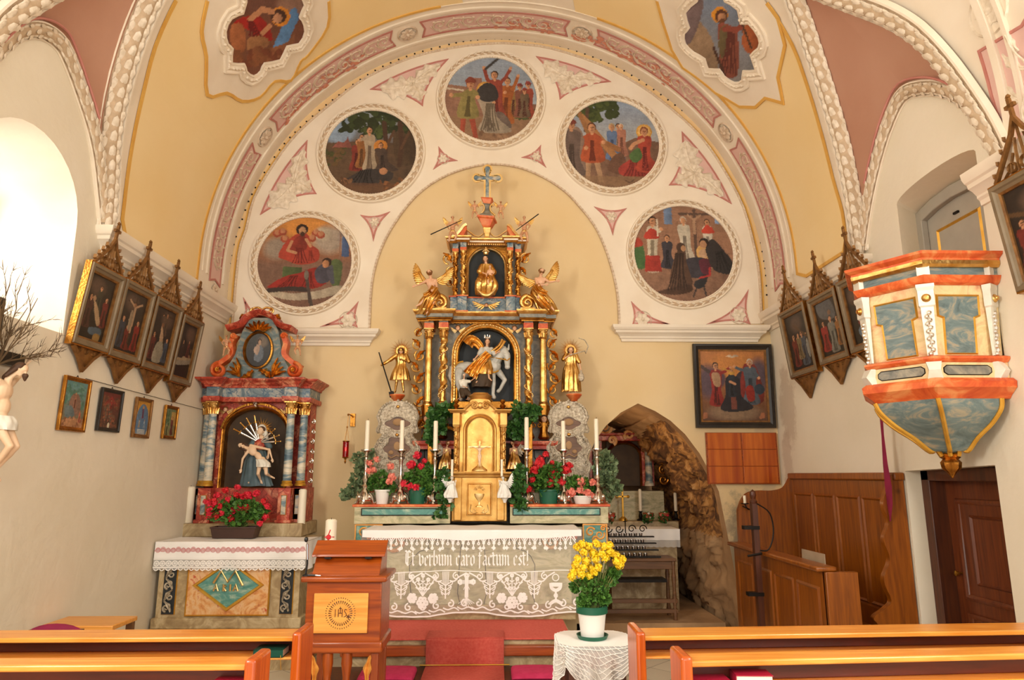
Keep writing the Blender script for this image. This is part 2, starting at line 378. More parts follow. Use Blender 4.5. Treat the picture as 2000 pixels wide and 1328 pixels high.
def arcpts(cx,cz,rx,rz,a0,a1,n): return [(cx+rx*cos(R_(a0+(a1-a0)*i/n)),cz+rz*sin(R_(a0+(a1-a0)*i/n))) for i in range(n+1)]
def smoothpath(p,k=6,closed=False):
    """Catmull-Rom"""
    out=[]; n=len(p); P_=[Vector(q) for q in p]
    for i in range(n if closed else n-1):
        a=P_[(i-1)%n] if closed or i>0 else P_[0]; b_=P_[i]; c=P_[(i+1)%n]; d=P_[(i+2)%n] if closed or i<n-2 else P_[-1]
        for q in range(k):
            t=q/k; out.append(.5*((2*b_)+(c-a)*t+(2*a-5*b_+4*c-d)*t*t+(3*b_-a-3*c+d)*t**3))
    if not closed: out.append(P_[-1])
    return [tuple(q) for q in out]
def spiral(c,r,a0,turns,k=28,r1=.12,sgn=1): # in xz plane, returns 2d points outer->inner
    return [(c[0]+(r*(1-t)+r*r1*t)*cos(a0+sgn*2*PI*turns*t),c[1]+(r*(1-t)+r*r1*t)*sin(a0+sgn*2*PI*turns*t)) for t in [i/k for i in range(k+1)]]
def scrolltube(mb,pts2,y,r0,r1,n=8,flat=1.0):
    m=len(pts2); mb.tube([(a,y,b_) for a,b_ in pts2],[r0+(r1-r0)*i/(m-1) for i in range(m)],n,flat)
def rosette(mb,c,r,n=6,fn=None,d=.02):
    fn=fn or (lambda a,b_,dd:(a,-dd,b_)); x,z,y=c
    for k in range(n):
        a=2*PI*k/n; pts=[]
        for i in range(9):
            t=i/8; w=sin(PI*min(1,t*1.1+.05))**.7*r*.33
            pts.append((t,w))
        rings=[]
        for t,w in pts:
            rr=r*(.15+.85*t); q=[]
            for u,h in ((-1,0),(-.5,.7),(0,.45),(.5,.7),(1,0)):
                px=x+rr*cos(a)-u*w*sin(a); pz=z+rr*sin(a)+u*w*cos(a); q.append(fn(px,pz,y+d*h*sin(PI*(.15+.8*t))))
            rings.append(q)
        mb.loft(rings,closed=False,capped=False)
    q=[[fn(x+r*.24*s_*cos(2*PI*i/10),z+r*.24*s_*sin(2*PI*i/10),y+hh) for i in range(10)] for s_,hh in ((1,0),(.8,d*.8),(.3,d*1.2))]
    mb.loft(q)
def acanthus(mb,base,tip,w,y,fn=None,lobes=4,d=.015,curl=.3):
    """leaf with scalloped edge in a plane"""
    fn=fn or (lambda a,b_,dd:(a,-dd,b_)); b0=Vector(base); t0=Vector(tip); ax=t0-b0; Ln=ax.length; ax.normalize(); nx=Vector((-ax.y,ax.x)); rings=[]
    m=lobes*5
    for i in range(m+1):
        t=i/m; ww=w*sin(PI*(t*.88+.08))**.8*(1+.28*cos(2*PI*lobes*t)); 
        if i==m: ww=w*.04
        c=b0+ax*(Ln*t)+nx*(curl*w*sin(PI*t)); q=[]
        for u,h in ((-1,0),(-.55,1),(-.12,.45),(.0,.8),(.12,.45),(.55,1),(1,0)):
            p=c+nx*(u*ww); q.append(fn(p.x,p.y,y+d*h*(1-.3*t)*(.5+sin(PI*t)*.7)))
        rings.append(q)
    mb.loft(rings,closed=False,capped=False)
def leafcloud(mb,pts,size,r_,n):
    for _ in range(n):
        c,rad=pts[r_.randrange(len(pts))]; d=Vector((r_.gauss(0,1),r_.gauss(0,1),r_.gauss(0,1))).normalized()
        p=Vector(c)+d*(rad*(r_.random()**.4)); s_=size*r_.uniform(.6,1.25)
        a=(d+Vector((r_.gauss(0,.5),r_.gauss(0,.5),r_.gauss(0,.4)))).normalized(); b_=a.orthogonal().normalized(); b_.rotate(Matrix.Rotation(r_.uniform(0,6.3),3,a)); nn=a.cross(b_)
        mb.add([p,p+b_*s_*.5+a*s_*.25+nn*s_*.12,p+a*s_*.62+b_*s_*.42,p+a*s_,p+a*s_*.62-b_*s_*.42,p-b_*s_*.5+a*s_*.25+nn*s_*.12],[(0,1,2,3),(0,3,4,5)])
# ================= the room =================
XL,XR,CX,CZ,VR,BY=-2.93,3.03,.05,3.72,2.98,7.3
HB=.34; ST=2*HB+PI*VR
def V(s,y,d=0):
    if s<HB: return (XR-d,y,CZ-HB+s)
    if s>ST-HB: return (XL+d,y,CZ-(s-(ST-HB)))
    a=(s-HB)/VR; r=VR-d; return (CX+r*cos(a),y,CZ+r*sin(a))
def bar(px,py):
    d=ray(px,py); lo,hi=0,40
    for _ in range(50):
        m_=(lo+hi)/2; x=d.x*m_-CX; z=EYE+d.z*m_-CZ
        if (math.hypot(x,z)<VR if z>0 else abs(x)<VR): lo=m_
        else: hi=m_
    x=d.x*lo-CX; y=d.y*lo; z=EYE+d.z*lo-CZ
    if z>=0: s=HB+VR*math.atan2(z,x)
    elif x>0: s=HB+z
    else: s=ST-HB-z
    return (s,y)
def sth(th): return HB+VR*R_(th)   # angle from the right
def interp(t,tab):
    for (a,va),(b_,vb) in zip(tab,tab[1:]):
        if t<=b_: return va+(vb-va)*max(0,(t-a))/(b_-a)
    return tab[-1][1]
# arrises of the caps: (s, y)
R1=[(sth(a) if a>0 else HB+VR*R_(a),y) for a,y in [(-5.6,5.29),(1,5.31),(8.6,5.3),(18.3,5.23),(26.4,5.11),(34.6,4.92),(39,4.82)]]
R2=[(sth(a) if a>0 else HB+VR*R_(a),y) for a,y in [(-5.6,3.69),(-1.4,3.76),(4.5,3.88),(10.9,4.0),(16.3,4.11),(21.8,4.27),(28.3,4.51),(34,4.7),(39,4.82)]]
L1=[(ST-(sth(a) if a>0 else HB+VR*R_(a)),y) for a,y in [(-5.6,4.89),(1,4.86),(6.7,4.79),(16.7,4.68),(24.3,4.59),(30,4.52),(36,4.42)]]
L2=[(ST-(sth(a) if a>0 else HB+VR*R_(a)),y) for a,y in [(-5.6,3.4),(0,3.46),(8.9,3.61),(14,3.75),(20,3.93),(28,4.18),(36,4.42)]]
sRm=R1[-1][0]; sLm=L1[-1][0]
b=MB(); NS=140
ss=[ST*i/NS for i in range(NS+1)]+[sRm,sLm]; ss=sorted(ss)
def ylim(s):
    if s<sRm: return interp(s,R1),interp(s,R2)
    if s>sLm: return interp(ST-s,[(ST-a,y) for a,y in L1]),interp(ST-s,[(ST-a,y) for a,y in L2])
    return None
rowsA=[];rowsB=[]
for s in ss:
    yl=ylim(s); ya,yb=yl if yl else ((interp(s,[(sRm,4.82),(sLm,4.42)]),)*2)
    rowsA.append([V(s,BY+(ya-BY)*k/8) for k in range(9)]); rowsB.append([V(s,yb+(-1.5-yb)*k/8) for k in range(9)])
b.loft(rowsA,closed=False,capped=False); b.loft(rowsB,closed=False,capped=False)
ceil=struct(b.build('ceiling','white',smooth=0)); ceil.data.polygons.foreach_set('use_smooth',[True]*len(ceil.data.polygons))
# lunettes on the side walls (y,z)
LR=smoothpath([(5.29,3.42),(5.13,3.75),(4.92,4.06),(4.71,4.27),(4.5,4.36),(4.2,4.22),(3.97,4.01),(3.83,3.78),(3.69,3.42)],4)
LL=smoothpath([(4.89,3.42),(4.66,3.96),(4.41,4.24),(4.23,4.39),(4.12,4.43),(3.95,4.38),(3.78,4.24),(3.58,3.9),(3.4,3.42)],4)
b=MB()
for lun,X,A,B in ((LR,XR,R1,R2),(LL,XL,L1,L2)):
    n=len(lun); ap=max(range(n),key=lambda i:lun[i][1])
    for seq,arr in ((lun[:ap+1],A),(lun[ap:][::-1],B)):
        arr=smoothpath(arr,4); rows=[]; m_=len(seq)
        for i,(y,z) in enumerate(seq):
            t=i/(m_-1)*(len(arr)-1); k=min(int(t),len(arr)-2); f_=t-k; s_=arr[k][0]*(1-f_)+arr[k+1][0]*f_; yy=arr[k][1]*(1-f_)+arr[k+1][1]*f_
            P1=Vector(V(s_,yy)); P0=Vector((X,y,z)); row=[]
            for q in range(9):
                u=q/8; p=P0.lerp(P1,u); p.z+=.22*sin(PI*u)*(P1-P0).length*.35; row.append(tuple(p))
            rows.append(row)
        b.loft(rows,closed=False,capped=False)
cap=struct(b.build('ceiling_caps','pinkvault',smooth=0)); cap.data.polygons.foreach_set('use_smooth',[True]*len(cap.data.polygons))
# side walls
ZB=CZ-HB
def wallpoly(lun,yf): return [(yf,0),(BY,0),(BY,ZB),(lun[0][0],ZB)]+lun+[(lun[-1][0],ZB),(yf,ZB)]
win=[(3.60,2.54),(4.60,2.54)]+[(4.10+.5*cos(R_(a)),3.32+.46*sin(R_(a))) for a in range(0,181,12)]
def planewall(name,poly,holes,X,m_,step=.35):
    ov,tr=fill2d(poly,holes,step); o=MB().add([(X,a,b_) for a,b_ in ov],tr).build(name,m_,smooth=0); return struct(o)
planewall('wall_left',wallpoly(LL,-1.5),[win],XL,'creamwall')
udoor=[(4.79,2.2)]+[(4.36+.43*cos(R_(a)),3.61+.07*sin(R_(a))) for a in range(0,181,15)]+[(3.93,2.2)]
ldoor=[(5.06,0),(5.06,1.63),(4.13,1.66),(4.13,0)]
planewall('wall_right',wallpoly(LR,-1.5),[udoor,ldoor],XR,'creamwall')
# reveals
def reveal(name,loop,X0,X1,ctr,k,m_,openb=False):
    r0=[(X0,a,b_) for a,b_ in loop]; r1=[(X1,ctr[0]+(a-ctr[0])*k,ctr[1]+(b_-ctr[1])*k) for a,b_ in loop]
    return struct(MB().loft([r0,r1],closed=True,capped=False).build(name,m_,smooth=30))
reveal('trim_1',win,XL,-3.42,(4.10,3.1),.74,'white')
gw=[(4.10+(a-4.10)*.74,3.1+(z-3.1)*.74) for a,z in win]
wf=struct(MB().rail(gw,[(-.03,-.02),(.03,-.02),(.03,.02),(-.03,.02)],True,fn=lambda a,b_,d:(-3.43+d,a,b_)).build('window_1','greydoor'))
mm=MB()
for z in (2.85,3.1,3.35,3.58): mm.bx(-3.442,-3.426,3.74,4.46,z-.006,z+.006)
for y in (3.86,4.1,4.34): mm.bx(-3.442,-3.426,y-.006,y+.006,2.7,3.58)
mm.build('window_frame','iron',wf)
ov,tr=fill2d(gw); MB().add([(-3.435,a,b_) for a,b_ in ov],tr).build('pane','glass',wf,smooth=0)
struct(MB().loft([[(XR,a,b_) for a,b_ in udoor],[(3.27,4.48+(a-4.36)*.98,2.2+(b_-2.2)*.965) for a,b_ in udoor]],closed=True,capped=False).build('trim_2','cream',smooth=30))
reveal('trim_3',ldoor,XR,3.30,(4.6,.8),1.0,'creamwall')
# back wall with niche opening
inner_n=[(1452,1225),(1441,1150),(1428,1080),(1412,1000),(1404,960),(1388,925),(1366,885),(1338,848),(1310,822),(1280,803),(1246,788),(1212,806),(1183,832),(1164,858),(1152,885),(1148,930),(1146,1225)]
niche=[XZ(x,y,BY) for x,y in inner_n]; niche[0]=(niche[0][0],0); niche[-1]=(niche[-1][0],0)
half=[(V(s,0)[0],V(s,0)[2]) for s in [ST*i/90 for i in range(91)]]
ov,tr=fill2d([(XL,0),(XR,0)]+half,[niche],.4)
struct(MB().add([(a,BY,b_) for a,b_ in ov],tr).build('wall_back','apse',smooth=0))
# niche interior, rough on the right
rings=[]; dn=[]
for (a,b_),(c,d) in zip(niche,niche[1:]):
    k=max(1,int(math.hypot(c-a,d-b_)/.026)); dn+=[(a+(c-a)*q/k,b_+(d-b_)*q/k) for q in range(k)]
dn.append(niche[-1]); ncx=(niche[0][0]+niche[-1][0])/2
from mathutils import noise as mn
for Y in [7.3,7.34,7.4]+[7.43+.035*i for i in range(62)]:
    t=(Y-7.3); row=[]
    for a,b_ in dn:
        side=1 if a>ncx else 0; k=min(1,max(0,(t-.12)/.25))
        g=0
        if a>ncx-.1:
            g=k*(.07*mn.noise(Vector((a*2,Y*2.2,b_*2)))+.055*mn.noise(Vector((a*6,Y*6,b_*6+3)))+.045*abs(mn.noise(Vector((a*14,Y*14,b_*14))))+.02*mn.noise(Vector((a*30,Y*30,b_*30))))*min(1,(a-ncx+.1)/.3)
        sh=(.05*t if side else .0)
        x=a+(-sh)+ (g*1.6) - (.10*min(1,t/.5) if (side and b_<1.0 and b_>.0) else 0)*sin(PI*min(1,b_/1.0)); z=b_+ (g if b_>.05 else 0)-.05*min(t,1.2)*(b_>1.8)
        row.append((x,Y,max(0,z)))
    rings.append(row)
nb=MB().loft(rings,closed=False,capped=False)
no_=struct(nb.build('wall_niche','nicheplaster',smooth=0)); no_.data.polygons.foreach_set('use_smooth',[True]*len(no_.data.polygons))
no_.data.materials.append(M['rock'])
for p in no_.data.polygons:
    c=p.center
    if c.x>ncx+.12 and c.z>.95 and c.y>7.42: p.material_index=1
struct(MB().bx(ncx-1.0,ncx+1.0,9.6,9.7,0,2.6).build('wall_niche_end','nicheplaster',smooth=0))
# damp patch on the plaster right of the niche, flaked corner
# floor
struct(MB().bx(-4.2,4.2,-1.5,10,-.1,0).build('floor','floor',smooth=0))
struct(MB().bx(niche[-1][0]-.1,2.35,7.3,9.6,0,.13).build('floor_niche','nicheplaster',smooth=0))
# ---------- cornices ----------
cp=[(0,0),(.03,0),(.035,.03),(.05,.045),(.05,.06),(.075,.09),(.1,.105),(.105,.13),(.12,.14),(.135,.165),(.14,.2),(0,.2)]
def sidecornice(name,X,sg,y0,y1,z):
    pl=[(X,y0),(X+sg*0.0,y0)]
    b=MB(); prof=cp
    rings=[]
    for yy,mi in ((y0,1),(y1,0)):
        rings.append([(X+sg*(o-.01),yy-(o if mi and y0<y1 else 0)*1.0,z+h) for o,h in prof])
    # near end is mitred and returned to the wall
    ret=[(X-sg*.01,y0-o,z+h) for o,h in prof]
    b.loft([ret]+rings); return struct(b.build(name,'white',smooth=25))
sidecornice('trim_4',XL,1,4.95,BY,3.2); sidecornice('trim_5',XR,-1,5.32,BY,3.15); sidecornice('trim_6',XR,-1,2.6,3.92,3.24)
# right pier cornice (far end mitred)
sidecornice('trim_7',XL,1,1.8,3.3,3.2)
def backcornice(name,x0p,x1p,yt):
    xa=XX(x0p,yt,BY-.1); xb=XX(x1p,yt,BY-.1); zt=ZZ(yt,BY-.12,(x0p+x1p)/2); rings=[]
    for x,sg,fl in ((xa,1,1),(xa,1,0),(xb,-1,0),(xb,-1,1)):
        rings.append([(x+sg*(.14-o), BY-(0 if fl else o)+.005, zt-.17+h*.85) for o,h in cp])
    return struct(MB().loft(rings).build(name,'white',smooth=25))
backcornice('trim_8',447,741,641); backcornice('trim_9',1196,1503,634)
# ---------- stucco lunette on the back wall ----------
outer=[(455,640),(468,497),(482,450),(498,388),(536,322),(583,261),(658,196),(719,152),(803,115),(888,95),(965,87),(1020,89),(1077,97),(1169,127),(1248,168),(1311,215),(1368,269),(1412,332),(1450,405),(1472,486),(1481,539),(1486,633)]
innr=[(722,641),(727,553),(744,489),(772,436),(811,386),(858,351),(911,330),(960,322),(1012,328),(1060,347),(1102,374),(1132,405),(1160,441),(1180,482),(1196,531),(1206,581),(1209,636)]
W=lambda pts,Y=BY: [XZ(x,y,Y) for x,y in pts]
oS=smoothpath(W(outer),3); iS=smoothpath(W(innr),3)
poly=oS+iS[::-1]
struct(MB().prism(poly,BY-.018,BY+.01,fn=lambda a,b_,y:(a,y,b_)).build('trim_10','white',smooth=25))
wfn=lambda Y:(lambda a,b_,d:(a,Y-d,b_))
bb=MB(); bb.rail(oS,[(-.012,.01),(-.012,.03),(.006,.036),(.012,.01)],fn=wfn(BY)); bb.rail(iS,[(-.01,.01),(-.01,.03),(.006,.034),(.01,.01)],fn=wfn(BY))
for path,st in ((oS,.035),(iS,.035)):
    acc=0
    for (a,b_),(c,d) in zip(path,path[1:]):
        Ls=math.hypot(c-a,d-b_); acc+=Ls; k=max(1,int(Ls/st))
        for q in range(k): bb.ell((a+(c-a)*q/k,BY-.032,b_+(d-b_)*q/k),.011,6,4)
struct(bb.build('trim_11','tonedstucco'))
# ochre band with its row of holes
bandp=half[4:-4]; 
sc=lambda k,pts:[(CX+(a-CX)*k,(CZ+(b_-CZ)*k if b_>CZ else b_)) for a,b_ in pts]
o2=sc(.998,bandp); i2=[p for p in smoothpath(W([(463,600),(478,497),(492,450)]),2)]
ov,tr=fill2d([(a,b_) for a,b_ in o2]+oS)
struct(MB().add([(a,BY-.004,b_) for a,b_ in ov],tr).build('trim_12','yband',smooth=0))
dots=MB(); s=.35
holes=[(443,582),(446,537),(457,478),(470,440),(486,394),(505,358),(530,317),(556,281),(577,259),(599,238),(633,209),(667,183),(704,156),(743,133),(784,115),(826,101),(869,90),(898,83),(928,79),(973,76.5),(1033,80.6),(1077,87),(1121,99),(1163,114),(1204,131),(1243,154),(1281,179),(1318,206),(1354,234),(1385,266),(1415,303),(1438,341),(1457,383),(1469,412),(1482,457),(1490,502),(1495,533),(1497,580)]
hp=smoothpath(W(holes),8); acc=0
for p,q in zip(hp,hp[1:]):
    acc+=math.hypot(q[0]-p[0],q[1]-p[1])
    if acc>.083: acc=0; dots.lathe([(.010,0),(.010,.004),(.006,.005)],(p[0],BY-.007,p[1]),8,mtx=Matrix.Rotation(PI/2,3,'X'))
struct(dots.build('trim_13','black'))
yl=MB(); yl.rail(smoothpath(W([(x+(965-x)*-.012,y) for x,y in outer]),3),[(-.008,.0),(-.008,.012),(.008,.012),(.008,.0)],fn=wfn(BY)); struct(yl.build('trim_14','goldline'))
# triangular rose panels
tris=[((512,418),(600,279),(617,379),1),((727,176),(873,119),(825,207),1),((1050,114),(1189,161),(1094,194),1),((1332,262),(1425,397),(1308,362),1),
((708,423),(759,417),(730,469),0),((858,291),(890,315),(849,330),0),((1022,309),(1055,288),(1064,326),0),((1163,407),(1220,410),(1196,457),0),((630,638),(699,593),(697,638),0),((1234,593),(1312,636),(1235,636),0),((1459,570),(1462,632),(1382,633),0),((478,585),(512,622),(478,638),0)]
pk=MB(); pl=MB(); sl=MB(); sw=MB()
for a,b_,c,big in tris:
    P=[Vector(XZ(*q,BY)) for q in (a,b_,c)]; ctr=(P[0]+P[1]+P[2])/3; loop=[]
    for i in range(3):
        p,q=P[i],P[(i+1)%3]; bulge=-.10 if not (big and i==0) else .05
        mid=(p+q)/2; nrm=(mid-ctr).normalized()*((q-p).length*bulge)
        for k in range(8): t=k/8; loop.append(tuple(p.lerp(q,t)+nrm*(4*t*(1-t))))
    ov,tr=fill2d(loop); pk.add([(x,BY-.022,z) for x,z in ov],tr)
    pl.rail(loop,[(-.009,.018),(-.009,.028),(.009,.028),(.009,.018)],True,fn=wfn(BY))
    if big:
        ctr2=ctr
        for i in range(3):
            acanthus(sl,tuple(ctr2),tuple(ctr2.lerp(P[i],.80)),(P[(i+1)%3]-P[i]).length*.14,.026,fn=wfn(BY),lobes=3,d=.035,curl=.2)
            acanthus(sl,tuple(ctr2),tuple(ctr2.lerp((P[i]+P[(i+1)%3])/2,.75)),.07,.028,fn=wfn(BY),lobes=2,d=.03)
        rosette(sl,(ctr2.x,ctr2.y,.035),.06,5,fn=wfn(BY),d=.03)
    else:
        rr=.062 if (P[0]-P[1]).length<.35 else .095
        cc=ctr
        if a in ((630,638),(1234,593),(1459,570)): cc=ctr+(({(630,638):P[2],(1234,593):P[2],(1459,570):P[1]}[a])-ctr)*.25
        rosette(sl,(cc.x,cc.y,.026),rr,6,fn=wfn(BY),d=.02); sl.rail([(cc.x+rr*1.05*cos(t*.5236),cc.y+rr*1.05*sin(t*.5236)) for t in range(12)],[(-.006,.02),(0,.032),(.006,.02)],True,fn=wfn(BY))
struct(pk.build('trim_15','pink',smooth=0)); struct(pl.build('trim_16','pinkline')); struct(sl.build('trim_17','stucco',smooth=60))
# ---------- vault fields ----------
def vpatch(name,loop,m_,d,step=.12):
    ov,tr=fill2d(loop,(),step); return struct(MB().add([V(a,b_,d) for a,b_ in ov],tr).build(name,m_,smooth=0))
vfn=lambda a,b_,d:V(a,b_,d)
def vline(mb,loop,w,h,d0,closed=True):
    dn=[]
    n=len(loop)
    for i in range(n if closed else n-1):
        p=loop[i]; q=loop[(i+1)%n]; k=max(1,int(math.hypot(q[0]-p[0],q[1]-p[1])/.08)); dn+=[(p[0]+(q[0]-p[0])*t/k,p[1]+(q[1]-p[1])*t/k) for t in range(k)]
    if not closed: dn.append(loop[-1])
    mb.rail(dn,[(-w/2,d0),(-w/2,d0+h),(w/2,d0+h),(w/2,d0)],closed,fn=vfn)
yin=lambda s:6.50+.12*sin(PI*s/ST)
gl=MB()
# left yellow field, right yellow field, joined over the crown
Lout=smoothpath([bar(*p) for p in [(342,0),(301,91),(278,180),(257,278),(244,366),(234,450)]],3)
Rout=smoothpath([bar(*p) for p in [(1500,8),(1549,87),(1579,169),(1605,256),(1628,346),(1647,414),(1654,467)]],3)
Rout=[p for p in Rout if p[0]>.1]; Lout=[p for p in Lout if p[0]<ST-.1]
fieldL=[(Lout[0][0]-k*.25,Lout[0][1]-.02*k) for k in range(9,0,-1)]+Lout+[(ST-.06,5.2)]+[(ST-.06,6.42)]+[(s_,yin(s_)) for s_ in [ST-.1-.25*k for k in range(0,19)]]
fieldR=[(Rout[0][0]+k*.25,Rout[0][1]-.02*k) for k in range(9,0,-1)]+Rout+[(.12,5.6),(.12,6.32)]+[(s_,yin(s_)) for s_ in [.2+.25*k for k in range(0,17)]]
for q,fl in enumerate((fieldL,fieldR)):
    vpatch('ceiling_field','yellow',.0) if 0 else vpatch('ceiling_field',fl,'yellow',.006); vline(gl,fl[9:-1],.03,.012,.004,False)
cartL=[bar(*p) for p in smoothpath([(640,0),(638,50),(600,105),(585,118),(566,155),(534,157),(505,188),(470,196),(440,180),(402,184),(400,110),(391,60),(402,0)],3)]
cartR=[bar(*p) for p in [(1285,0),(1296,40),(1314,95),(1335,130),(1400,180),(1447,207),(1478,208),(1497,190),(1532,200),(1522,150),(1536,87),(1522,34),(1500,4)]]
for c in (cartL,cartR):
    sm=sum(p[0] for p in c)/len(c)
    top=[(c[-1][0]+(-.35 if sm>ST/2 else .35),c[-1][1]-.1),(c[0][0]+(-.35 if sm>ST/2 else .35),c[0][1]-.1)]
    lp=c+top; vpatch('ceiling_cartouche',lp,'white',.018); vline(gl,c,.03,.014,.01,False)
struct(gl.build('trim_18','goldline'))
# rose band along the end of the vault, with arabesques and roses
yb0,yb1=6.80,7.06
roses=[bar(518,269),bar(797,73),bar(1138,60),bar(1424,250)]
cuts=[r[0] for r in roses]; segs=[]; edges=sorted(cuts); lo=.18
for c in edges+[ST-.18+.17]:
    segs.append((lo,c-.17)); lo=c+.17
pb=MB(); pl=MB(); ar=MB(); wl=MB()
for a,b_ in segs:
    n=max(4,int((b_-a)/.1)); rows=[]
    top=[(a+(b_-a)*i/n,yb0) for i in range(n+1)]; bot=[(a+(b_-a)*i/n,yb1) for i in range(n+1)]
    lp=top+[(b_-.04,(yb0+yb1)/2)]+bot[::-1]+[(a+.04,(yb0+yb1)/2)]
    ov,tr=fill2d(lp,(),.09); pb.add([V(x,y,.006) for x,y in ov],tr); vline(pl,lp,.02,.008,.003)
    s_=a+.12; k=0
    while s_<b_-.1:
        sg=1 if k%2 else -1; c=(s_,(yb0+yb1)/2+sg*.02)
        sp=spiral(c,.085,-sg*PI/2,1.35,22,.12,sg); ar.tube([V(x,y,.012) for x,y in sp],[.009]*len(sp),5)
        stem=[(s_-.1,(yb0+yb1)/2-sg*.07),(s_-.04,(yb0+yb1)/2-sg*.085),(s_+.05,(yb0+yb1)/2-sg*.06),(s_+.1,(yb0+yb1)/2+sg*.02)]
        ar.tube([V(x,y,.012) for x,y in smoothpath(stem,4)],[.008]*13,5)
        for dx,dy in ((.06,.09),(-.05,.08),(.0,-.1)):
            ar.ell(V(s_+dx,(yb0+yb1)/2+sg*dy*.9,.012),(.02,.014,.014),6,4)
        s_+=.17; k+=1
struct(pb.build('trim_19','pink',smooth=0)); struct(pl.build('trim_20','pinkline')); struct(ar.build('trim_21','tonedstucco'))
rs=MB()
for s_,y in roses:
    rosette(rs,(s_,(yb0+yb1)/2,.01),.10,8,fn=vfn,d=.03); rs.rail([(s_+.115*cos(t*PI/10),(yb0+yb1)/2+.115*sin(t*PI/10)) for t in range(20)],[(-.008,.0),(0,.02),(.008,.0)],True,fn=vfn)
struct(rs.build('trim_22','tonedstucco'))
for y,w,h in ((7.13,.03,.018),(6.72,.03,.018),(6.62,.012,.012)): 
    wl.rail([(ST*i/90,y) for i in range(2,89)],[(-w/2,0),(-w/2,h),(w/2,h),(w/2,0)],fn=vfn)
struct(wl.build('trim_23','white',smooth=30))
# flaked red patches
fk=MB(); r_=random.Random(3)
for px,py,n in ((1010,50,14),(1060,56,14),(1140,75,16),(1190,95,18),(1240,118,20),(1290,155,18),(590,190,14),(640,150,16),(680,118,14),(560,215,8)):
    s0,y0=bar(px,py)
    for _ in range(n):
        a,b_=s0+r_.gauss(0,.10),(yb0+yb1)/2+.06+r_.gauss(0,.05); k=r_.uniform(.02,.05); q=[(a+k*r_.uniform(.6,1.3)*cos(t*PI/4),b_+k*.7*r_.uniform(.6,1.3)*sin(t*PI/4)) for t in range(8)]
        fk.add([V(x,min(y,7.12),.0135) for x,y in q],[tuple(range(8))])
struct(fk.build('trim_24','rust',smooth=0))
# ---------- ribs with laurel garlands ----------
def resample(pts,st):
    out=[Vector(pts[0])]; acc=0; last=Vector(pts[0])
    for p in pts[1:]:
        p=Vector(p)
        while (p-last).length>=st: last=last+(p-last).normalized()*st; out.append(last.copy())
    return out
def garland(pts,nf,w,name,leafw=1.0):
    pts=resample(pts,.055); n=len(pts); base=MB(); lf=MB(); rings=[]
    for i,p in enumerate(pts):
        t=(pts[min(n-1,i+1)]-pts[max(0,i-1)]).normalized(); nn=Vector(nf(p)); nn=(nn-t*nn.dot(t)).normalized(); bn=t.cross(nn)
        rings.append([p+bn*(a*w)+nn*(h*w) for a,h in ((-.62,-.1),(-.6,.12),(-.52,.16),(-.46,.06),(-.38,.10),(-.2,.3),(0,.36),(.2,.3),(.38,.10),(.46,.06),(.52,.16),(.6,.12),(.62,-.1))])
        ax=Matrix((t,bn,nn)).transposed()
        for a,h in ((-.26,.24),(0,.38),(.26,.24)):
            if (i%2==0)==(a==0): lf.ell(p+bn*(a*w)+nn*(h*w*.86),(.058,w*.165,w*.07),7,5,mtx=ax@Matrix.Rotation(a*1.2,3,'Z')@Matrix.Rotation(-.25,3,'Y'))
            else: lf.ell(p+bn*(a*w*1.3)+nn*(h*w*.75),(.042,w*.09,w*.055),6,4,mtx=ax)
    base.loft(rings,closed=False,capped=False)
    ob=struct(base.build(name,'white',smooth=40)); ob.data.materials.append(M['groove']); nf_=len(ob.data.polygons)
    for i_,p_ in enumerate(ob.data.polygons):
        if i_%12 in (3,4,5,6,7,8): p_.material_index=1
    struct(lf.build(name+'_garland','stucco'))
inn=lambda p:(CX-p.x,0,max(0,CZ-p.z))
g_r=lambda p:Vector((CX-p.x,0,min(0,CZ-p.z))).normalized()+Vector((0,-.55,0))
g_2=lambda p:Vector((CX-p.x,0,min(0,CZ-p.z))).normalized()+Vector((0,.35,0))
top=lambda s0,s1,y0,y1:[(s0+(s1-s0)*k/8,y0+(y1-y0)*k/8) for k in range(1,9)]
garland([V(a,b_,.01) for a,b_ in smoothpath(R1+top(sRm,sRm+1.6,4.82,4.7),5)],g_r,.17,'trim_25')
garland([V(a,b_,.01) for a,b_ in smoothpath(L1+top(sLm,sLm-1.6,4.42,4.3),5)],g_r,.17,'trim_26')
garland([V(a,b_,.01) for a,b_ in smoothpath(R2,5)],g_2,.17,'trim_27')
garland([V(a,b_,.01) for a,b_ in smoothpath(L2,5)],g_2,.17,'trim_28')
garland([(XR-.02,a,b_) for a,b_ in LR],lambda p:(-1,0,-.5),.10,'trim_29')
garland([(XL+.02,a,b_) for a,b_ in LL],lambda p:(1,0,-.5),.10,'trim_30')
# dark rose line above each lunette
dl=MB()
for lun,X,sg in ((LR,XR,-1),(LL,XL,1)):
    cyy=sum(p[0] for p in lun)/len(lun)
    dl.tube([(X+sg*.065,cyy+(a-cyy)*1.0,b_+.075) for a,b_ in lun[5:-5]],.009,6)
struct(dl.build('trim_31','pinkline'))
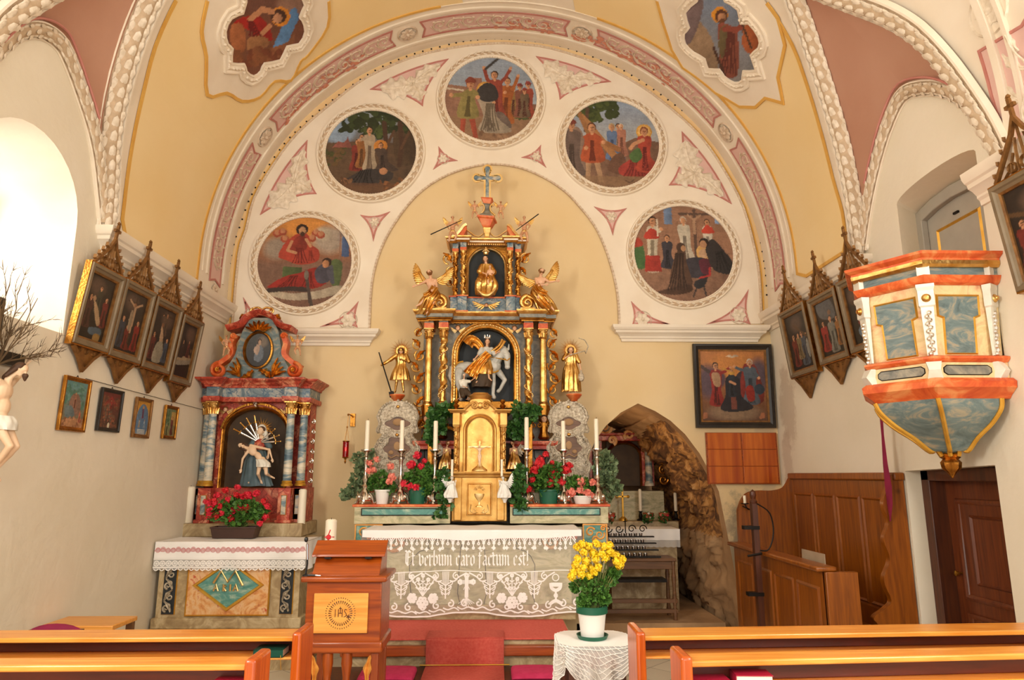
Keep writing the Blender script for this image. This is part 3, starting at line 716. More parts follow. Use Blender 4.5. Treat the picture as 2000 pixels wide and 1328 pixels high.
# transverse band on the nave side with its leaf panel and rose
nb_=MB(); 
for y,w in ((3.62,.05),(3.50,.03)):
    nb_.rail([(ST*i/90,y+.0) for i in range(0,91)],[(-w/2,0),(-w/2,.03),(w/2,.03),(w/2,0)],fn=vfn)
struct(nb_.build('trim_32','white',smooth=30))
sR=bar(1922,30); pa=MB(); pb=MB()
lp=[bar(1915,100),bar(1940,190),bar(1968,288),(.04,3.18),(bar(1915,100)[0]+.05,3.18),(bar(1915,100)[0]-.06,3.4)]
ov,tr=fill2d(lp,(),.1); pa.add([V(x,y,.006) for x,y in ov],tr); struct(pa.build('trim_33','pink',smooth=0))
vline(pb,lp,.018,.01,.004); struct(pb.build('trim_34','pinkline'))
lv=MB(); y0=3.43
lv.tube([V(a,b_,.03) for a,b_ in smoothpath([(.06,3.44),(.25,3.5),(.45,3.4),(.62,3.47),(.75,3.5)],6)],.007,6)
for a,b_,c,d,sg in ((.12,3.5,.36,3.62,1),(.2,3.42,.42,3.28,-1),(.3,3.48,.52,3.62,1),(.42,3.4,.6,3.28,-1),(.5,3.45,.68,3.58,1),(.56,3.42,.74,3.36,-1),(.62,3.47,.84,3.5,1)):
    acanthus(lv,(a,b_),(c,d),.026,.006,fn=vfn,lobes=3,d=.010,curl=.9*sg)
rosette(lv,(sR[0],3.58,.004),.11,9,fn=vfn,d=.012); lv.rail([(sR[0]+.145*cos(t*PI/10),3.58+.145*sin(t*PI/10)) for t in range(20)],[(-.008,.0),(0,.012),(.008,.0)],True,fn=vfn)
struct(lv.build('trim_35','stucco',smooth=60))
# small stucco shell ending each foot of the rose band
sh=MB()
for px,py in ((398,560),(1556,572)):
    s_,y=bar(px,py); rosette(sh,(s_+(.03 if px>1000 else -.03),6.93,.01),.07,7,fn=vfn,d=.03)
struct(sh.build('trim_36','tonedstucco'))
# dark hollow behind the upper door and doors themselves
dm=MB(); dm.bx(3.27,3.31,3.98,4.98,2.15,3.75)
d1=struct(dm.build('door_1','greydoor',smooth=0))
fr=MB()
fr.rail([(4.87,2.2),(4.87,3.53),(4.68,3.57),(4.48,3.585),(4.28,3.57),(4.09,3.53),(4.09,2.2)],[(-.04,0),(-.04,.05),(.05,.05),(.05,0)],fn=lambda a,b_,d:(3.27-d,a,b_)); fr.build('door_frame','greydoor',d1,bevel=.006)
fm=MB(); fm.rail([(4.72,2.3),(4.72,3.37),(4.28,3.37),(4.28,2.3)],[(-.012,0),(0,.012),(.012,0)],True,fn=lambda a,b_,d:(3.27-d,a,b_)); fm.build('gilt_moulding','goldpaint',d1)
lk=MB(); lk.bx(3.255,3.27,4.47,4.52,3.42,3.435); lk.build('latch','iron',d1)
dd=MB(); dd.bx(3.26,3.32,4.1,5.1,0,1.75)
d2=struct(dd.build('door_2','doorwood',smooth=0))
f2=MB(); f2.bx(3.14,3.28,4.97,5.06,0,1.64); f2.bx(3.14,3.28,4.1,5.06,1.56,1.65); f2.build('door_frame','oldwood',d2,bevel=.006)
pn=MB()
for z0,z1 in ((.15,.66),(.78,1.42)):
    fnp=lambda a,b_,d:(3.26-d,a,b_)
    pn.rail([(4.86,z0),(4.86,z1),(4.3,z1),(4.3,z0)],[(-.02,0),(-.015,.015),(.0,.02),(.015,.012),(.02,0)],True,fn=fnp)
    pn.rail([(4.74,z0+.1),(4.74,z1-.1),(4.42,z1-.1),(4.42,z0+.1)],[(-.012,0),(0,.014),(.012,0)],True,fn=fnp)
pn.build('panel','doorwood',d2); kk=MB(); kk.lathe([(.006,0),(.006,.03),(.018,.035),(.018,.05),(.002,.055)],(3.26,4.90,.93),12,mtx=Matrix.Rotation(-PI/2,3,'Y')); kk.build('door_knob','brass',d2)
# ================= paintings =================
class Cv:
    """a canvas of colour painted with brush shapes; coordinates -1..1 across, y up"""
    def __init__(s,X,Y,seed=1):
        s.X=np.asarray(X,float); s.Y=np.asarray(Y,float); s.C=np.zeros(s.X.shape+(3,)); s.rng=np.random.RandomState(seed)
        s.n=s.noise(6,1)
    def noise(s,k,sd):
        r=np.random.RandomState(sd*97+k); out=0*s.X
        for i in range(9):
            a,b_,p=r.normal(0,k,1)[0],r.normal(0,k,1)[0],r.rand()*6.28
            out+=np.sin(a*s.X+b_*s.Y+p+1.2*np.sin(b_*s.X-a*s.Y+p*2))
        return out/5
    def put(s,m,col,sh=None):
        c=np.array(lin(col)); 
        sh=np.ones(s.X.shape) if sh is None else sh
        m=m[...,None]; s.C=s.C*(1-m)+m*(c[None]*sh[...,None])
    def grad(s,top,bot,y0=-1,y1=1):
        t=np.clip((s.Y-y0)/(y1-y0),0,1)[...,None]; s.C=np.array(lin(bot))*(1-t)+np.array(lin(top))*t; s.C=s.C*(1+.12*s.noise(5,3)[...,None])
    def inside(s,P):
        m=np.zeros(s.X.shape,bool); n=len(P)
        for i in range(n):
            x0,y0=P[i-1]; x1,y1=P[i]
            if y0==y1: continue
            c=((y0>s.Y)!=(y1>s.Y))&(s.X<(x1-x0)*(s.Y-y0)/(y1-y0)+x0); m^=c
        return m.astype(float)
    def poly(s,P,col,shade=.35,sm=True):
        if sm and len(P)>3: P=smoothpath(P,4,True)
        x0=min(p[0] for p in P);x1=max(p[0] for p in P); t=(s.X-x0)/(x1-x0+1e-6)
        s.put(s.inside(P),col,np.clip(1.15-shade*t+.16*s.noise(14,5),.2,1.6)); return s
    def ell(s,x,y,rx,ry,col,rot=0,shade=.3,soft=0):
        c,d=cos(rot),sin(rot); u=((s.X-x)*c+(s.Y-y)*d)/rx; v=(-(s.X-x)*d+(s.Y-y)*c)/ry; q=u*u+v*v
        m=(q<1).astype(float) if not soft else np.clip((1-q)/soft,0,1)
        s.put(m,col,np.clip(1.12-shade*(u*.5+.5)+.08*s.noise(12,2),.2,1.6)); return s
    def line(s,P,w,col):
        m=np.zeros(s.X.shape,bool)
        for (x0,y0),(x1,y1) in zip(P,P[1:]):
            L2=(x1-x0)**2+(y1-y0)**2+1e-9; t=np.clip(((s.X-x0)*(x1-x0)+(s.Y-y0)*(y1-y0))/L2,0,1); m|=((s.X-x0-t*(x1-x0))**2+(s.Y-y0-t*(y1-y0))**2)<w*w
        s.put(m.astype(float),col); return s
    def folds(s,x0,y0,x1,y1,n,col,w=.012,fan=.5):
        for i in range(n):
            t=(i+.5)/n-.5; s.line(smoothpath([(x0+t*abs(y0-y1)*fan*.4,y0),((x0+x1)/2+t*abs(y0-y1)*fan*.55+.02*sin(i*3),(y0+y1)/2),(x1+t*abs(y0-y1)*fan,y1)],4),w,col)
    def fig(s,x,y,h,robe,dark,skin='C89068',hair='3A2416',halo=None,lean=0,w=.34,arm=None,cape=None,kneel=0,legs=None,hat=None):
        """standing or kneeling robed figure: feet at x,y, height h"""
        hx=x+lean*h; hy=y+h*.93; r=h*.075*(1.25 if kneel else 1)
        if halo: s.ell(hx,hy,r*1.9,r*1.9,halo); s.ell(hx,hy,r*1.55,r*1.55,'D8A860')
        if legs:
            s.poly([(x-h*.12,y),(x-h*.05,y),(x-h*.01,y+h*.45),(x-h*.1,y+h*.45)],legs,sm=False); s.poly([(x+h*.1,y),(x+h*.17,y),(x+h*.1,y+h*.45),(x+h*.0,y+h*.45)],legs,sm=False); yb=y+h*.36
        else: yb=y
        if cape: s.poly([(hx-h*w*.45,hy-h*.1),(hx,hy-h*.04),(hx+h*w*.45,hy-h*.12),(x+h*w*.8,yb+h*.05),(x-h*w*.7,yb+h*.04)],cape)
        s.poly([(x-h*w*.5,yb),(x-h*w*.32,yb+h*.35),(hx-h*w*.42,hy-h*.16),(hx-h*.04,hy-h*.09),(hx+h*.05,hy-h*.09),(hx+h*w*.42,hy-h*.17),(x+h*w*.34,yb+h*.33),(x+h*w*(.55+kneel*.5),yb)],robe)
        s.folds((x+hx)/2,yb+(hy-yb)*.6,x,yb+.01,5,dark,h*.012,w*.9); 
        if arm:
            for ax,ay in arm:
                sx=hx+(h*.09 if ax>0 else -h*.09); s.line([(sx,hy-h*.18),(sx+(ax*h-(sx-hx))*.5,hy-h*.18+ay*h*.4),(hx+ax*h,hy-h*.15+ay*h)],h*.035,robe); s.ell(hx+ax*h,hy-h*.15+ay*h,h*.035,h*.035,skin)
        s.line([(hx,hy-h*.1),(hx,hy-h*.05)],h*.025,skin)
        s.ell(hx,hy+r*.15,r*.95,r*1.15,hair); s.ell(hx+lean*.1*h,hy-r*.1,r*.78,r*1.0,skin,shade=.5)
        s.line([(hx-r*.35,hy+r*.1),(hx+r*.4,hy+r*.1)],r*.09,hair); s.line([(hx,hy),(hx+r*.05,hy-r*.3)],r*.07,'8A5A3C'); s.line([(hx-r*.2,hy-r*.55),(hx+r*.22,hy-r*.55)],r*.07,'7A3428')
        if hat: s.poly([(hx-r*1.1,hy+r*.4),(hx-r*.5,hy+r*1.6),(hx+r*.6,hy+r*1.5),(hx+r*1.2,hy+r*.4)],hat)
        return s
    def foliage(s,x0,x1,y0,y1,n,c1,c2,sz=.07):
        for i in range(n): s.ell(s.rng.uniform(x0,x1),s.rng.uniform(y0,y1),sz*s.rng.uniform(.6,1.3),sz*s.rng.uniform(.4,.9),c1 if s.rng.rand()<.5 else c2,s.rng.uniform(0,3))
def setpaint(me,C):
    co=np.array([v.co[:] for v in me.vertices]); co=co-co.mean(0); kx=70/max(.2,np.abs(co).max()*2)
    q=sum(np.sin(kx*(co@np.random.RandomState(i).normal(0,1,3))*(.35+.2*i)+i) for i in range(6))/6; C=C*(1+.16*q[:,None])
    a=me.color_attributes.new('paint','FLOAT_COLOR','POINT'); C=np.clip(C,0,1); buf=np.ones((len(C),4)); buf[:,:3]=C; a.data.foreach_set('color',buf.ravel())
def canvasgrid(name,nx,ny,fn3,parent,painter,seed,mname='paint',aspect=1,w=0):
    """rectangular canvas; painter gets Cv with x in -1..1, y in -aspect..aspect"""
    X,Y=np.meshgrid(np.linspace(-1,1,nx),np.linspace(-aspect,aspect,ny)); cv=Cv(X.ravel(),Y.ravel(),seed); painter(cv)
    b_=MB(w); b_.v=[fn3(x,y) for x,y in zip(cv.X,cv.Y)]; b_.f=[(j*nx+i,j*nx+i+1,(j+1)*nx+i+1,(j+1)*nx+i) for j in range(ny-1) for i in range(nx-1)]
    o=b_.build(name,mname,parent,smooth=0); setpaint(o.data,cv.C); return o
def canvasdisc(name,n,fn3,parent,painter,seed,mname='fresco'):
    pts=[(0,0)]; f=[]; m_=n
    for k in range(1,n+1):
        r=k/n
        for i in range(4*m_): a=2*PI*i/(4*m_); pts.append((r*cos(a),r*sin(a)))
    q=4*m_
    for i in range(q): f.append((0,1+i,1+(i+1)%q))
    for k in range(n-1):
        a=1+k*q; b0=a+q
        for i in range(q): f.append((a+i,b0+i,b0+(i+1)%q,a+(i+1)%q))
    P=np.array(pts); cv=Cv(P[:,0],P[:,1],seed); painter(cv)
    b_=MB(1); b_.v=[fn3(x,y) for x,y in pts]; b_.f=f; o=b_.build(name,mname,parent,smooth=0); setpaint(o.data,cv.C); return o
SK='C08A64'
def p_dream(c):
    c.grad('B87838','8A5A44',-.2,1); c.put((c.Y<.25).astype(float)*np.clip((.25-c.Y)*3,0,1),'80604E',1+.1*c.noise(9,2)); c.ell(.15,.8,.75,.4,'D08A40',soft=.6)
    c.ell(.5,.5,.45,.38,'A89684',soft=.7); c.ell(-.6,.3,.35,.3,'9C8A78',soft=.7); c.ell(.35,.62,.2,.18,'B8A890',soft=.6); c.ell(.8,.55,.15,.3,'8C7C74',soft=.6)
    c.poly([(.76,.12),(.76,.55),(.84,.6),(.9,.5),(.92,.12)],'4A5C80',sm=False); c.line([(.72,.1),(.72,.62)],.015,'8E6A54')
    for x,y in ((-.62,.62),(-.5,.66),(-.45,.5),(.2,.64),(.12,.52),(.3,.6)): c.ell(x,y,.09,.08,'A04C34'); c.ell(x,y+.03,.055,.06,'B87C58')
    c.poly([(-.45,.4),(-.2,.62),(.02,.62),(.1,.4),(.28,.25),(.26,.02),(-.1,-.06),(-.4,.04),(-.56,.12)],'A8402E'); c.poly([(-.35,.35),(-.15,.58),(-.02,.55),(.02,.3),(-.2,.2)],'8A3426')
    c.folds(-.12,.3,-.1,-.02,6,'6E2018',.01,1.2); c.folds(.1,.25,.14,.03,3,'7A2A1C',.01,.8); c.line([(-.3,.45),(-.38,.25),(-.2,.2)],.03,SK); c.line([(.0,.5),(.1,.35)],.03,SK)
    c.ell(-.1,.72,.13,.12,'2E1C14'); c.ell(-.09,.69,.075,.095,'C09068',shade=.5); c.ell(-.085,.62,.05,.05,'4A2E1C')
    c.poly([(-.98,-.75),(1,-.6),(1,-1),(-.9,-1)],'7C5A48'); c.put(((np.mod(c.X*5+c.Y*2,1)<.06)&(c.Y<-.62)).astype(float)*.5,'5A4034')
    c.poly([(-.45,-.1),(-.05,-.12),(-.05,-.4),(-.45,-.4)],'4E5A34',sm=False); c.poly([(.55,.02),(.78,.0),(.74,-.5),(.56,-.45)],'55613A'); c.poly([(-.7,-.62),(-.2,-.68),(.3,-.62),(.74,-.5),(.8,-.64),(.3,-.8),(-.3,-.82),(-.75,-.7)],'B4A48C')
    c.poly([(-.75,-.55),(-.4,-.32),(-.1,-.24),(.2,-.12),(.38,-.18),(.5,-.42),(.2,-.58),(-.4,-.56)],'962C22'); c.folds(-.2,-.3,-.35,-.55,6,'60180F',.01,1.6); c.folds(.1,-.22,.1,-.54,5,'60180F',.01,1)
    c.poly([(.22,-.2),(.42,-.02),(.58,-.2),(.52,-.42),(.3,-.45)],'4A4650'); c.line([(.5,-.2),(.6,-.44)],.04,'504C56'); c.line([(-.7,-.62),(-.3,-.58),(.1,-.6)],.05,'3E322C')
    c.ell(.46,.0,.1,.1,'3A2416'); c.ell(.44,-.04,.07,.085,'B88058',shade=.5); c.line([(.6,-.42),(.56,-.1)],.035,'505058'); c.line([(.05,-.3),(.18,-.95)],.035,'4E4038'); c.ell(.05,-.28,.05,.1,'74685C')
def p_healing(c):
    c.grad('8E9AA4','5A4634',0,1); c.ell(-.7,.5,.4,.35,'8EA0B4',soft=.5); c.poly([(-1,.2),(-.3,.25),(1,.2),(1,-1),(-1,-1)],'5C4632',sm=False); c.poly([(.5,.6),(1,.7),(1,-.2),(.55,-.2)],'4A3826')
    c.foliage(-.7,.8,.5,1,90,'3A4420','2C3418',.11); c.foliage(-.2,.3,.35,.6,25,'4A5428','333C1C',.08); c.foliage(-1,-.55,-.3,.1,30,'4A4A26','6A5030',.06)
    for x in (.28,.62): c.line([(x,-.3),(x+.04,.2),(x-.02,.7)],.05,'4A3222'); c.line([(x+.03,.1),(x+.2,.5)],.03,'5A3E2A')
    c.poly([(-.85,.1),(-.72,.25),(-.6,.2),(-.52,.35),(-.42,.1)],'8E5448',sm=False)
    c.fig(-.32,-.42,.7,'7C3226','4E1C14',lean=.02,hair='5A3A20',w=.4); c.fig(-.2,-.35,.75,'8E5C30','5A3A1C',lean=-.02,arm=[(.2,-.02)]); c.fig(-.02,-.42,1.0,'A8947A','6A5644',hair='3A2416',lean=-.03,arm=[(-.22,-.08)],w=.3)
    c.ell(.2,.14,.15,.15,'C07C34'); c.fig(.28,-.42,.62,'4A3A30','2A201A',lean=-.12,kneel=1,w=.5)
    c.poly([(-.6,-.72),(-.5,-.62),(-.1,-.4),(.3,-.42),(.5,-.5),(.4,-.68),(-.1,-.78)],'3C3430'); c.folds(-.1,-.42,-.2,-.75,6,'1E1814',.012,2); c.ell(.28,-.44,.09,.08,'B07C58'); c.ell(-.55,-.66,.07,.05,'9A6A48')
    c.put((c.Y<-.72).astype(float)*.6,'6E4A30',1+.2*c.noise(20,2)); c.foliage(.1,.9,-.85,-.6,25,'8A5A36','6A4428',.05); c.foliage(-.9,-.4,-.8,-.6,15,'7A5638','5E4028',.05)
def p_martyr(c):
    c.grad('8E98A6','9AA2A8',-.2,1); c.poly([(-1,.35),(-.2,.25),(-.15,-.1),(1,-.1),(1,-1),(-1,-1)],'8A6450',sm=False); c.put((c.Y<-.4).astype(float),'8E6C50',1+.1*c.noise(10,2)); c.poly([(-.45,.5),(-.2,.5),(-.18,-.2),(-.5,-.2)],'9A6A58',sm=False)
    c.foliage(.3,.95,-.45,-.25,40,'4E5A2C','3C4622',.06)
    for x,c1,h in ((.48,'8A6A3A',.7),(.62,'7A4A3A',.75),(.8,'9A4632',.8),(.72,'6A5640',.65)): c.fig(x,-.4,h,c1,'4E2A1C',hair='4A2C1C',hat='8A3A30' if x>.6 else None)
    c.fig(.3,-.55,1.05,'A05A2A','6A3416',lean=.05,arm=[(.22,.28),(-.05,-.1)],hair='4A3020'); c.fig(.12,-.5,1.15,'8E4030','5E241A',lean=-.04,arm=[(-.2,.3),(.3,.3)],hair='3A2418'); c.line([(-.12,.72),(.18,1.0)],.03,'3A3430')
    c.poly([(.1,-.3),(.3,-.35),(.45,-.65),(.2,-.7),(.05,-.6)],'6A5A50')
    c.fig(-.02,-.75,1.05,'9C8C78','5E5042',lean=-.1,halo='C08A3C',kneel=1,w=.42,arm=[(.18,-.14)]); c.poly([(-.3,.2),(-.12,.38),(.08,.32),(.16,.05),(-.0,-.06),(-.22,-.02)],'3A3432'); c.folds(-.02,-.1,-.02,-.72,8,'6A5C4A',.012,.7)
    c.fig(-.5,-.9,1.35,'8A7C48','5A4E2A',hair='7A3A24',legs='A04A34',lean=.04,arm=[(-.3,-.05),(.12,-.08)],hat='84402E',w=.32); c.line([(-.95,.25),(-.6,.2)],.02,'C8B8A0'); c.foliage(-.9,.8,-.95,-.75,15,'7A5A42','9C785A',.05)
def p_cross(c):
    c.grad('8A98AC','A8A49C',-.2,1); c.poly([(-1,.05),(.2,.0),(.5,.15),(1,.05),(1,-1),(-1,-1)],'7C5C48',sm=False); c.foliage(-.7,.1,.62,1,60,'4A5426','38421E',.1); c.foliage(-.5,-.2,.45,.65,15,'4A5426','38421E',.07); c.line([(-.55,.3),(-.5,.8)],.04,'5A4030')
    c.fig(.12,-.3,.75,'A89480','6E5C4E',lean=.02); c.fig(.2,-.25,.7,'A8705A','6E4434',hair='D0C0A8'); c.fig(.0,-.35,.78,'5E7090','3C4A66',lean=.0,hair='B8A078',kneel=1)
    c.fig(-.85,-.7,1.2,'6E5A50','4A3A30',hair='5E2C20',hat='7A3A2C',w=.4,cape='8A7060'); 
    c.line([(-.62,.6),(.1,-.35)],.075,'A67448'); c.line([(-.48,.2),(-.68,.7)],.05,'9A6A40'); c.line([(-.1,.0),(.12,-.12)],.06,'94643C')
    c.poly([(-.1,-.6),(.0,-.3),(.2,-.2),(.3,-.45),(.35,-.7)],'6A4A38')
    c.fig(-.42,-.85,1.3,'A8502E','6A2C18',legs='B08A68',hair='5A3420',arm=[(-.1,-.2),(.18,-.1)],w=.36)
    c.poly([(.15,-.5),(.5,-.3),(.85,-.45),(.85,-.72),(.5,-.74),(.15,-.68)],'96382E'); c.folds(.5,-.3,.5,-.72,8,'661E18',.012,1.5)
    c.fig(.68,-.6,.95,'A2402E','661E18',halo='C8943C',hair='7A3A22',lean=.0,kneel=1,w=.38); c.poly([(.35,-.25),(.55,-.08),(.62,-.3),(.45,-.42)],'4E6A3A'); c.line([(.65,.1),(.45,.0),(.38,-.1)],.04,SK)
    c.put((c.Y<-.72).astype(float)*.7,'8A6A4C',1+.15*c.noise(18,2)); c.line(smoothpath([(.25,-.82),(.35,-.85),(.42,-.8)],4),.012,'5A4030')
def p_death(c):
    c.grad('8E6850','A4785C',-1,1); c.put(((np.mod(c.Y*6,1)<.05)|(np.mod(c.X*5+np.floor(c.Y*6)*.5,1)<.04)).astype(float)*.35,'6E4C3A'); c.poly([(-.36,.6),(-.36,.95),(-.2,.97),(-.2,.6)],'6A7C98',sm=False); c.poly([(.66,.62),(.66,.85),(.82,.75),(.82,.62)],'7A90B0',sm=False)
    c.poly([(-1,-.35),(1,-.3),(1,-1),(-1,-1)],'8A6650',sm=False); c.put(((np.mod(c.X*3+c.Y*3,1)<.05)&(c.Y<-.32)).astype(float)*.4,'6A4A3A')
    c.line([(.25,-.1),(.25,.9)],.03,'5A4438'); c.line([(-.05,.82),(.55,.82)],.025,'5A4438'); c.line([(.12,.8),(.24,.7),(.38,.8)],.02,'A88468'); c.line([(.24,.7),(.24,.42)],.03,'A88468')
    c.poly([(-1,.25),(-.88,.3),(-.8,.15),(-.76,-.3),(-1,-.25)],'4A6A3A'); c.poly([(-1,.25),(-.88,.32),(-.8,.16),(-1,.12)],'A8402E')
    c.fig(.05,-.15,.9,'C0B4A0','7A6E60',hair='B8AC98',w=.34,lean=-.03); c.fig(.5,-.1,.8,'C8BCA8','807466',hair='3A2A1E',w=.3); c.poly([(.4,.5),(.5,.6),(.62,.5),(.62,.42),(.4,.42)],'B8402C')
    c.fig(-.62,-.36,1.1,'C4B69E','847660',hair='2E1E16',w=.26,lean=.02,arm=[(.16,.0)]); c.poly([(-.75,.4),(-.62,.52),(-.48,.4),(-.5,.3),(-.75,.3)],'B03A2A'); c.poly([(-.76,0-.05),(-.48,-.05),(-.44,-.38),(-.78,-.38)],'A03428',sm=False); c.line([(-.5,.35),(-.5,.7)],.012,'E0D4BC')
    c.fig(-.32,-.3,.65,'38343A','1E1C20',w=.4,kneel=1)
    c.ell(.42,.02,.17,.17,'C49A5C'); c.poly([(-.05,-.25),(.1,-.1),(.4,-.1),(.5,-.3),(.3,-.5),(.0,-.45)],'3A363C'); c.poly([(.3,-.15),(.5,-.12),(.52,-.42),(.35,-.4)],'5A2430'); c.ell(.4,.0,.1,.09,'B89474')
    c.poly([(.45,.15),(.6,.3),(.78,.1),(.98,-.2),(.9,-.42),(.6,-.35),(.48,-.1)],'302A28'); c.folds(.7,.05,.8,-.35,5,'1A1614',.012,1); c.ell(.42,.22,.1,.1,'2A1C14'); c.ell(.4,.19,.07,.08,'B08460')
    c.poly([(-.3,-.75),(-.25,-.3),(-.1,.08),(.02,.1),(.05,-.2),(.15,-.62),(-.05,-.78)],'5A4030'); c.poly([(-.55,-.8),(-.25,-.7),(.1,-.65),(.12,-.78),(-.2,-.85)],'4E3628'); c.folds(-.08,-.0,-.15,-.75,7,'35241A',.012,.6); c.ell(-.05,.12,.09,.1,'4A3426'); c.ell(.0,.1,.05,.06,'B08460')
    c.poly([(.18,-.6),(.32,-.5),(.42,-.42),(.44,-.55),(.36,-.68),(.22,-.72)],'2C2A2C'); c.line([(.25,-.65),(.15,-.88)],.015,'2C2A2C'); c.line([(.36,-.62),(.4,-.85)],.015,'2C2A2C'); c.ell(.4,-.48,.06,.05,'2C2A2C'); c.line([(.5,-.3),(.5,-.45),(.3,-.5)],.02,'A83430')
TND=[('round fresco of a red-robed figure in clouds above a sleeping man, lower left',(596.5,513,91.5,108.5),p_dream),
('round fresco of people bending over a fallen monk under dark trees, upper left',(725.5,299,88,106.5),p_healing),
('round fresco of a haloed monk kneeling among raised clubs, at the top of the arch',(959,196,89,107),p_martyr),
('round fresco of men carrying a wooden cross before a seated saint in red, upper right',(1195,283,91,108),p_cross),
('round fresco of monks and altar boys around a dying man, small black dog in front',(1334,496,96,112),p_death)]
for i,(lab,(px,py,ri,ro),pf) in enumerate(TND):
    c=PY(px,py,BY); k=mpp(px,py,BY)*(1.0); ri*=k*1.0; ro*=k
    t=thing('round_fresco',lab,'painting',(c.x,BY,c.z),group='round frescoes around the arch')
    canvasdisc('canvas',64,lambda x,y:(c.x+x*ri*1.02,BY-.024,c.z+y*ri*1.02),t,pf,i+2)
    fr=MB(1); n=96; ctr=[(c.x+ri*cos(2*PI*q/n),c.z+ri*sin(2*PI*q/n)) for q in range(n)]; wd_=ro-ri
    # profile runs outwards (side<0 = outside for a counter-clockwise path)
    fr.rail(ctr,[(0,.02),(0,.04),(-wd_*.12,.05),(-wd_*.2,.04),(-wd_*.3,.046),(-wd_*.55,.05),(-wd_*.72,.04),(-wd_*.8,.05),(-wd_*.92,.05),(-wd_,.02)],True,fn=wfn(BY)); fo=fr.build('frame','white',t,smooth=30); fo.data.materials.append(M['groove'])
    for i_,p_ in enumerate(fo.data.polygons):
        if i_%10 in (4,5): p_.material_index=1
    lv=MB(1); rr=ri+wd_*.5; n=44
    for q in range(n):
        a=2*PI*q/n
        for sg in (1,-1): lv.ell((c.x+(rr+sg*wd_*.13)*cos(a+sg*.02),BY-.052,c.z+(rr+sg*wd_*.13)*sin(a+sg*.02)),(.028,.008,.010),7,5,mtx=Matrix.Rotation(-a-PI/2-sg*.45,3,'Y'))
    n=110
    for q in range(n): a=2*PI*q/n; lv.ell((c.x+(ri+.006)*cos(a),BY-.042,c.z+(ri+.006)*sin(a)),.009,6,4)
    lv.build('leaf_wreath','stucco',t)
# two quatrefoil paintings on the vault
def vaultpainting(lab,pts,top,pf,seed,cx,cy,ax,ay):
    P=[Vector(p) for p in smoothpath(pts,2)]+[Vector(p) for p in top]; outer2=[tuple(p) for p in P]
    ov,tr=fill2d(outer2,(),2.6); arr=np.array(ov)
    rot=ax; c_,s_=cos(rot),sin(rot); dx=arr[:,0]-cx; dy=-(arr[:,1]-cy); X=(dx*c_+dy*s_)/ay; Y=(-dx*s_+dy*c_)/ay
    cv=Cv(X,Y,seed); pf(cv); s0,y0=bar(cx,cy); loc=V(s0,y0)
    t=thing('vault_fresco',lab,'painting',loc,group='lobed frescoes on the vault')
    b_=MB(1); b_.v=[V(*bar(x,y),.024) for x,y in ov]; b_.f=list(tr); o=b_.build('canvas','fresco',t,smooth=0); setpaint(o.data,cv.C)
    loop=[bar(*q) for q in outer2]; f_=MB(1); dn=[]
    ar=sum(loop[i-1][0]*loop[i][1]-loop[i][0]*loop[i-1][1] for i in range(len(loop))); sg=1 if ar>0 else -1
    f_.rail(loop,[(-sg*.0,.02),(-sg*.0,.035),(-sg*.018,.04),(-sg*.025,.03),(-sg*.05,.046),(-sg*.075,.03),(-sg*.09,.042),(-sg*.105,.04),(-sg*.105,.012)],True,fn=vfn); f_.build('frame','white',t,smooth=30)
    l_=MB(1); acc=0
    n=len(loop)
    for i in range(n):
        p=Vector(loop[i]); q=Vector(loop[(i+1)%n]); Ls=(q-p).length; k=max(1,round(Ls/.05)); tn=(q-p).normalized(); nn=Vector((-tn.y,tn.x))*(-sg)
        for j in range(k):
            c=p.lerp(q,(j+.5)/k)+nn*.05; l_.ell(V(c.x,c.y,.045),(.015,.012,.015),6,4)
    l_.build('bead_moulding','stucco',t)
def p_moses(c):
    c.grad('6A4030','7A4A34'); c.ell(.1,.6,.9,.4,'6E4638',soft=.5); c.ell(.55,.45,.35,.25,'8E6A58',soft=.6); c.poly([(.15,-.5),(.55,.35),(.7,.2),(.62,0),(.4,-.45)],'5A86B8'); c.poly([(-.05,-.55),(.5,-.3),(.62,-.05),(.55,-.45),(.1,-.75)],'8E5A3A')
    c.ell(.32,.2,.2,.2,'D88A2C'); c.ell(.28,.2,.16,.15,'4A2A1C'); c.ell(.26,.16,.1,.1,'C8906C',shade=.5)
    c.poly([(-.65,.05),(-.4,.2),(-.1,.2),(.1,-.05),(.15,-.3),(-.1,-.25),(-.3,-.1)],'A01C14'); c.line([(-.3,.15),(-.05,.35),(.15,.3)],.06,'C08660'); c.line([(.1,.0),(-.05,-.15)],.05,'C08660'); c.poly([(-.7,0),(-.5,.05),(-.4,-.2),(-.45,-.55),(-.7,-.4)],'A8643C')
    c.poly([(-.35,-.25),(-.05,-.2),(.1,-.35),(-.1,-.5),(-.35,-.5)],'9A6A44'); c.foliage(-.6,.4,-.8,-.5,24,'7A4028','8A5434',.1); c.folds(-.3,.1,-.2,-.2,4,'6A100C',.02,1)
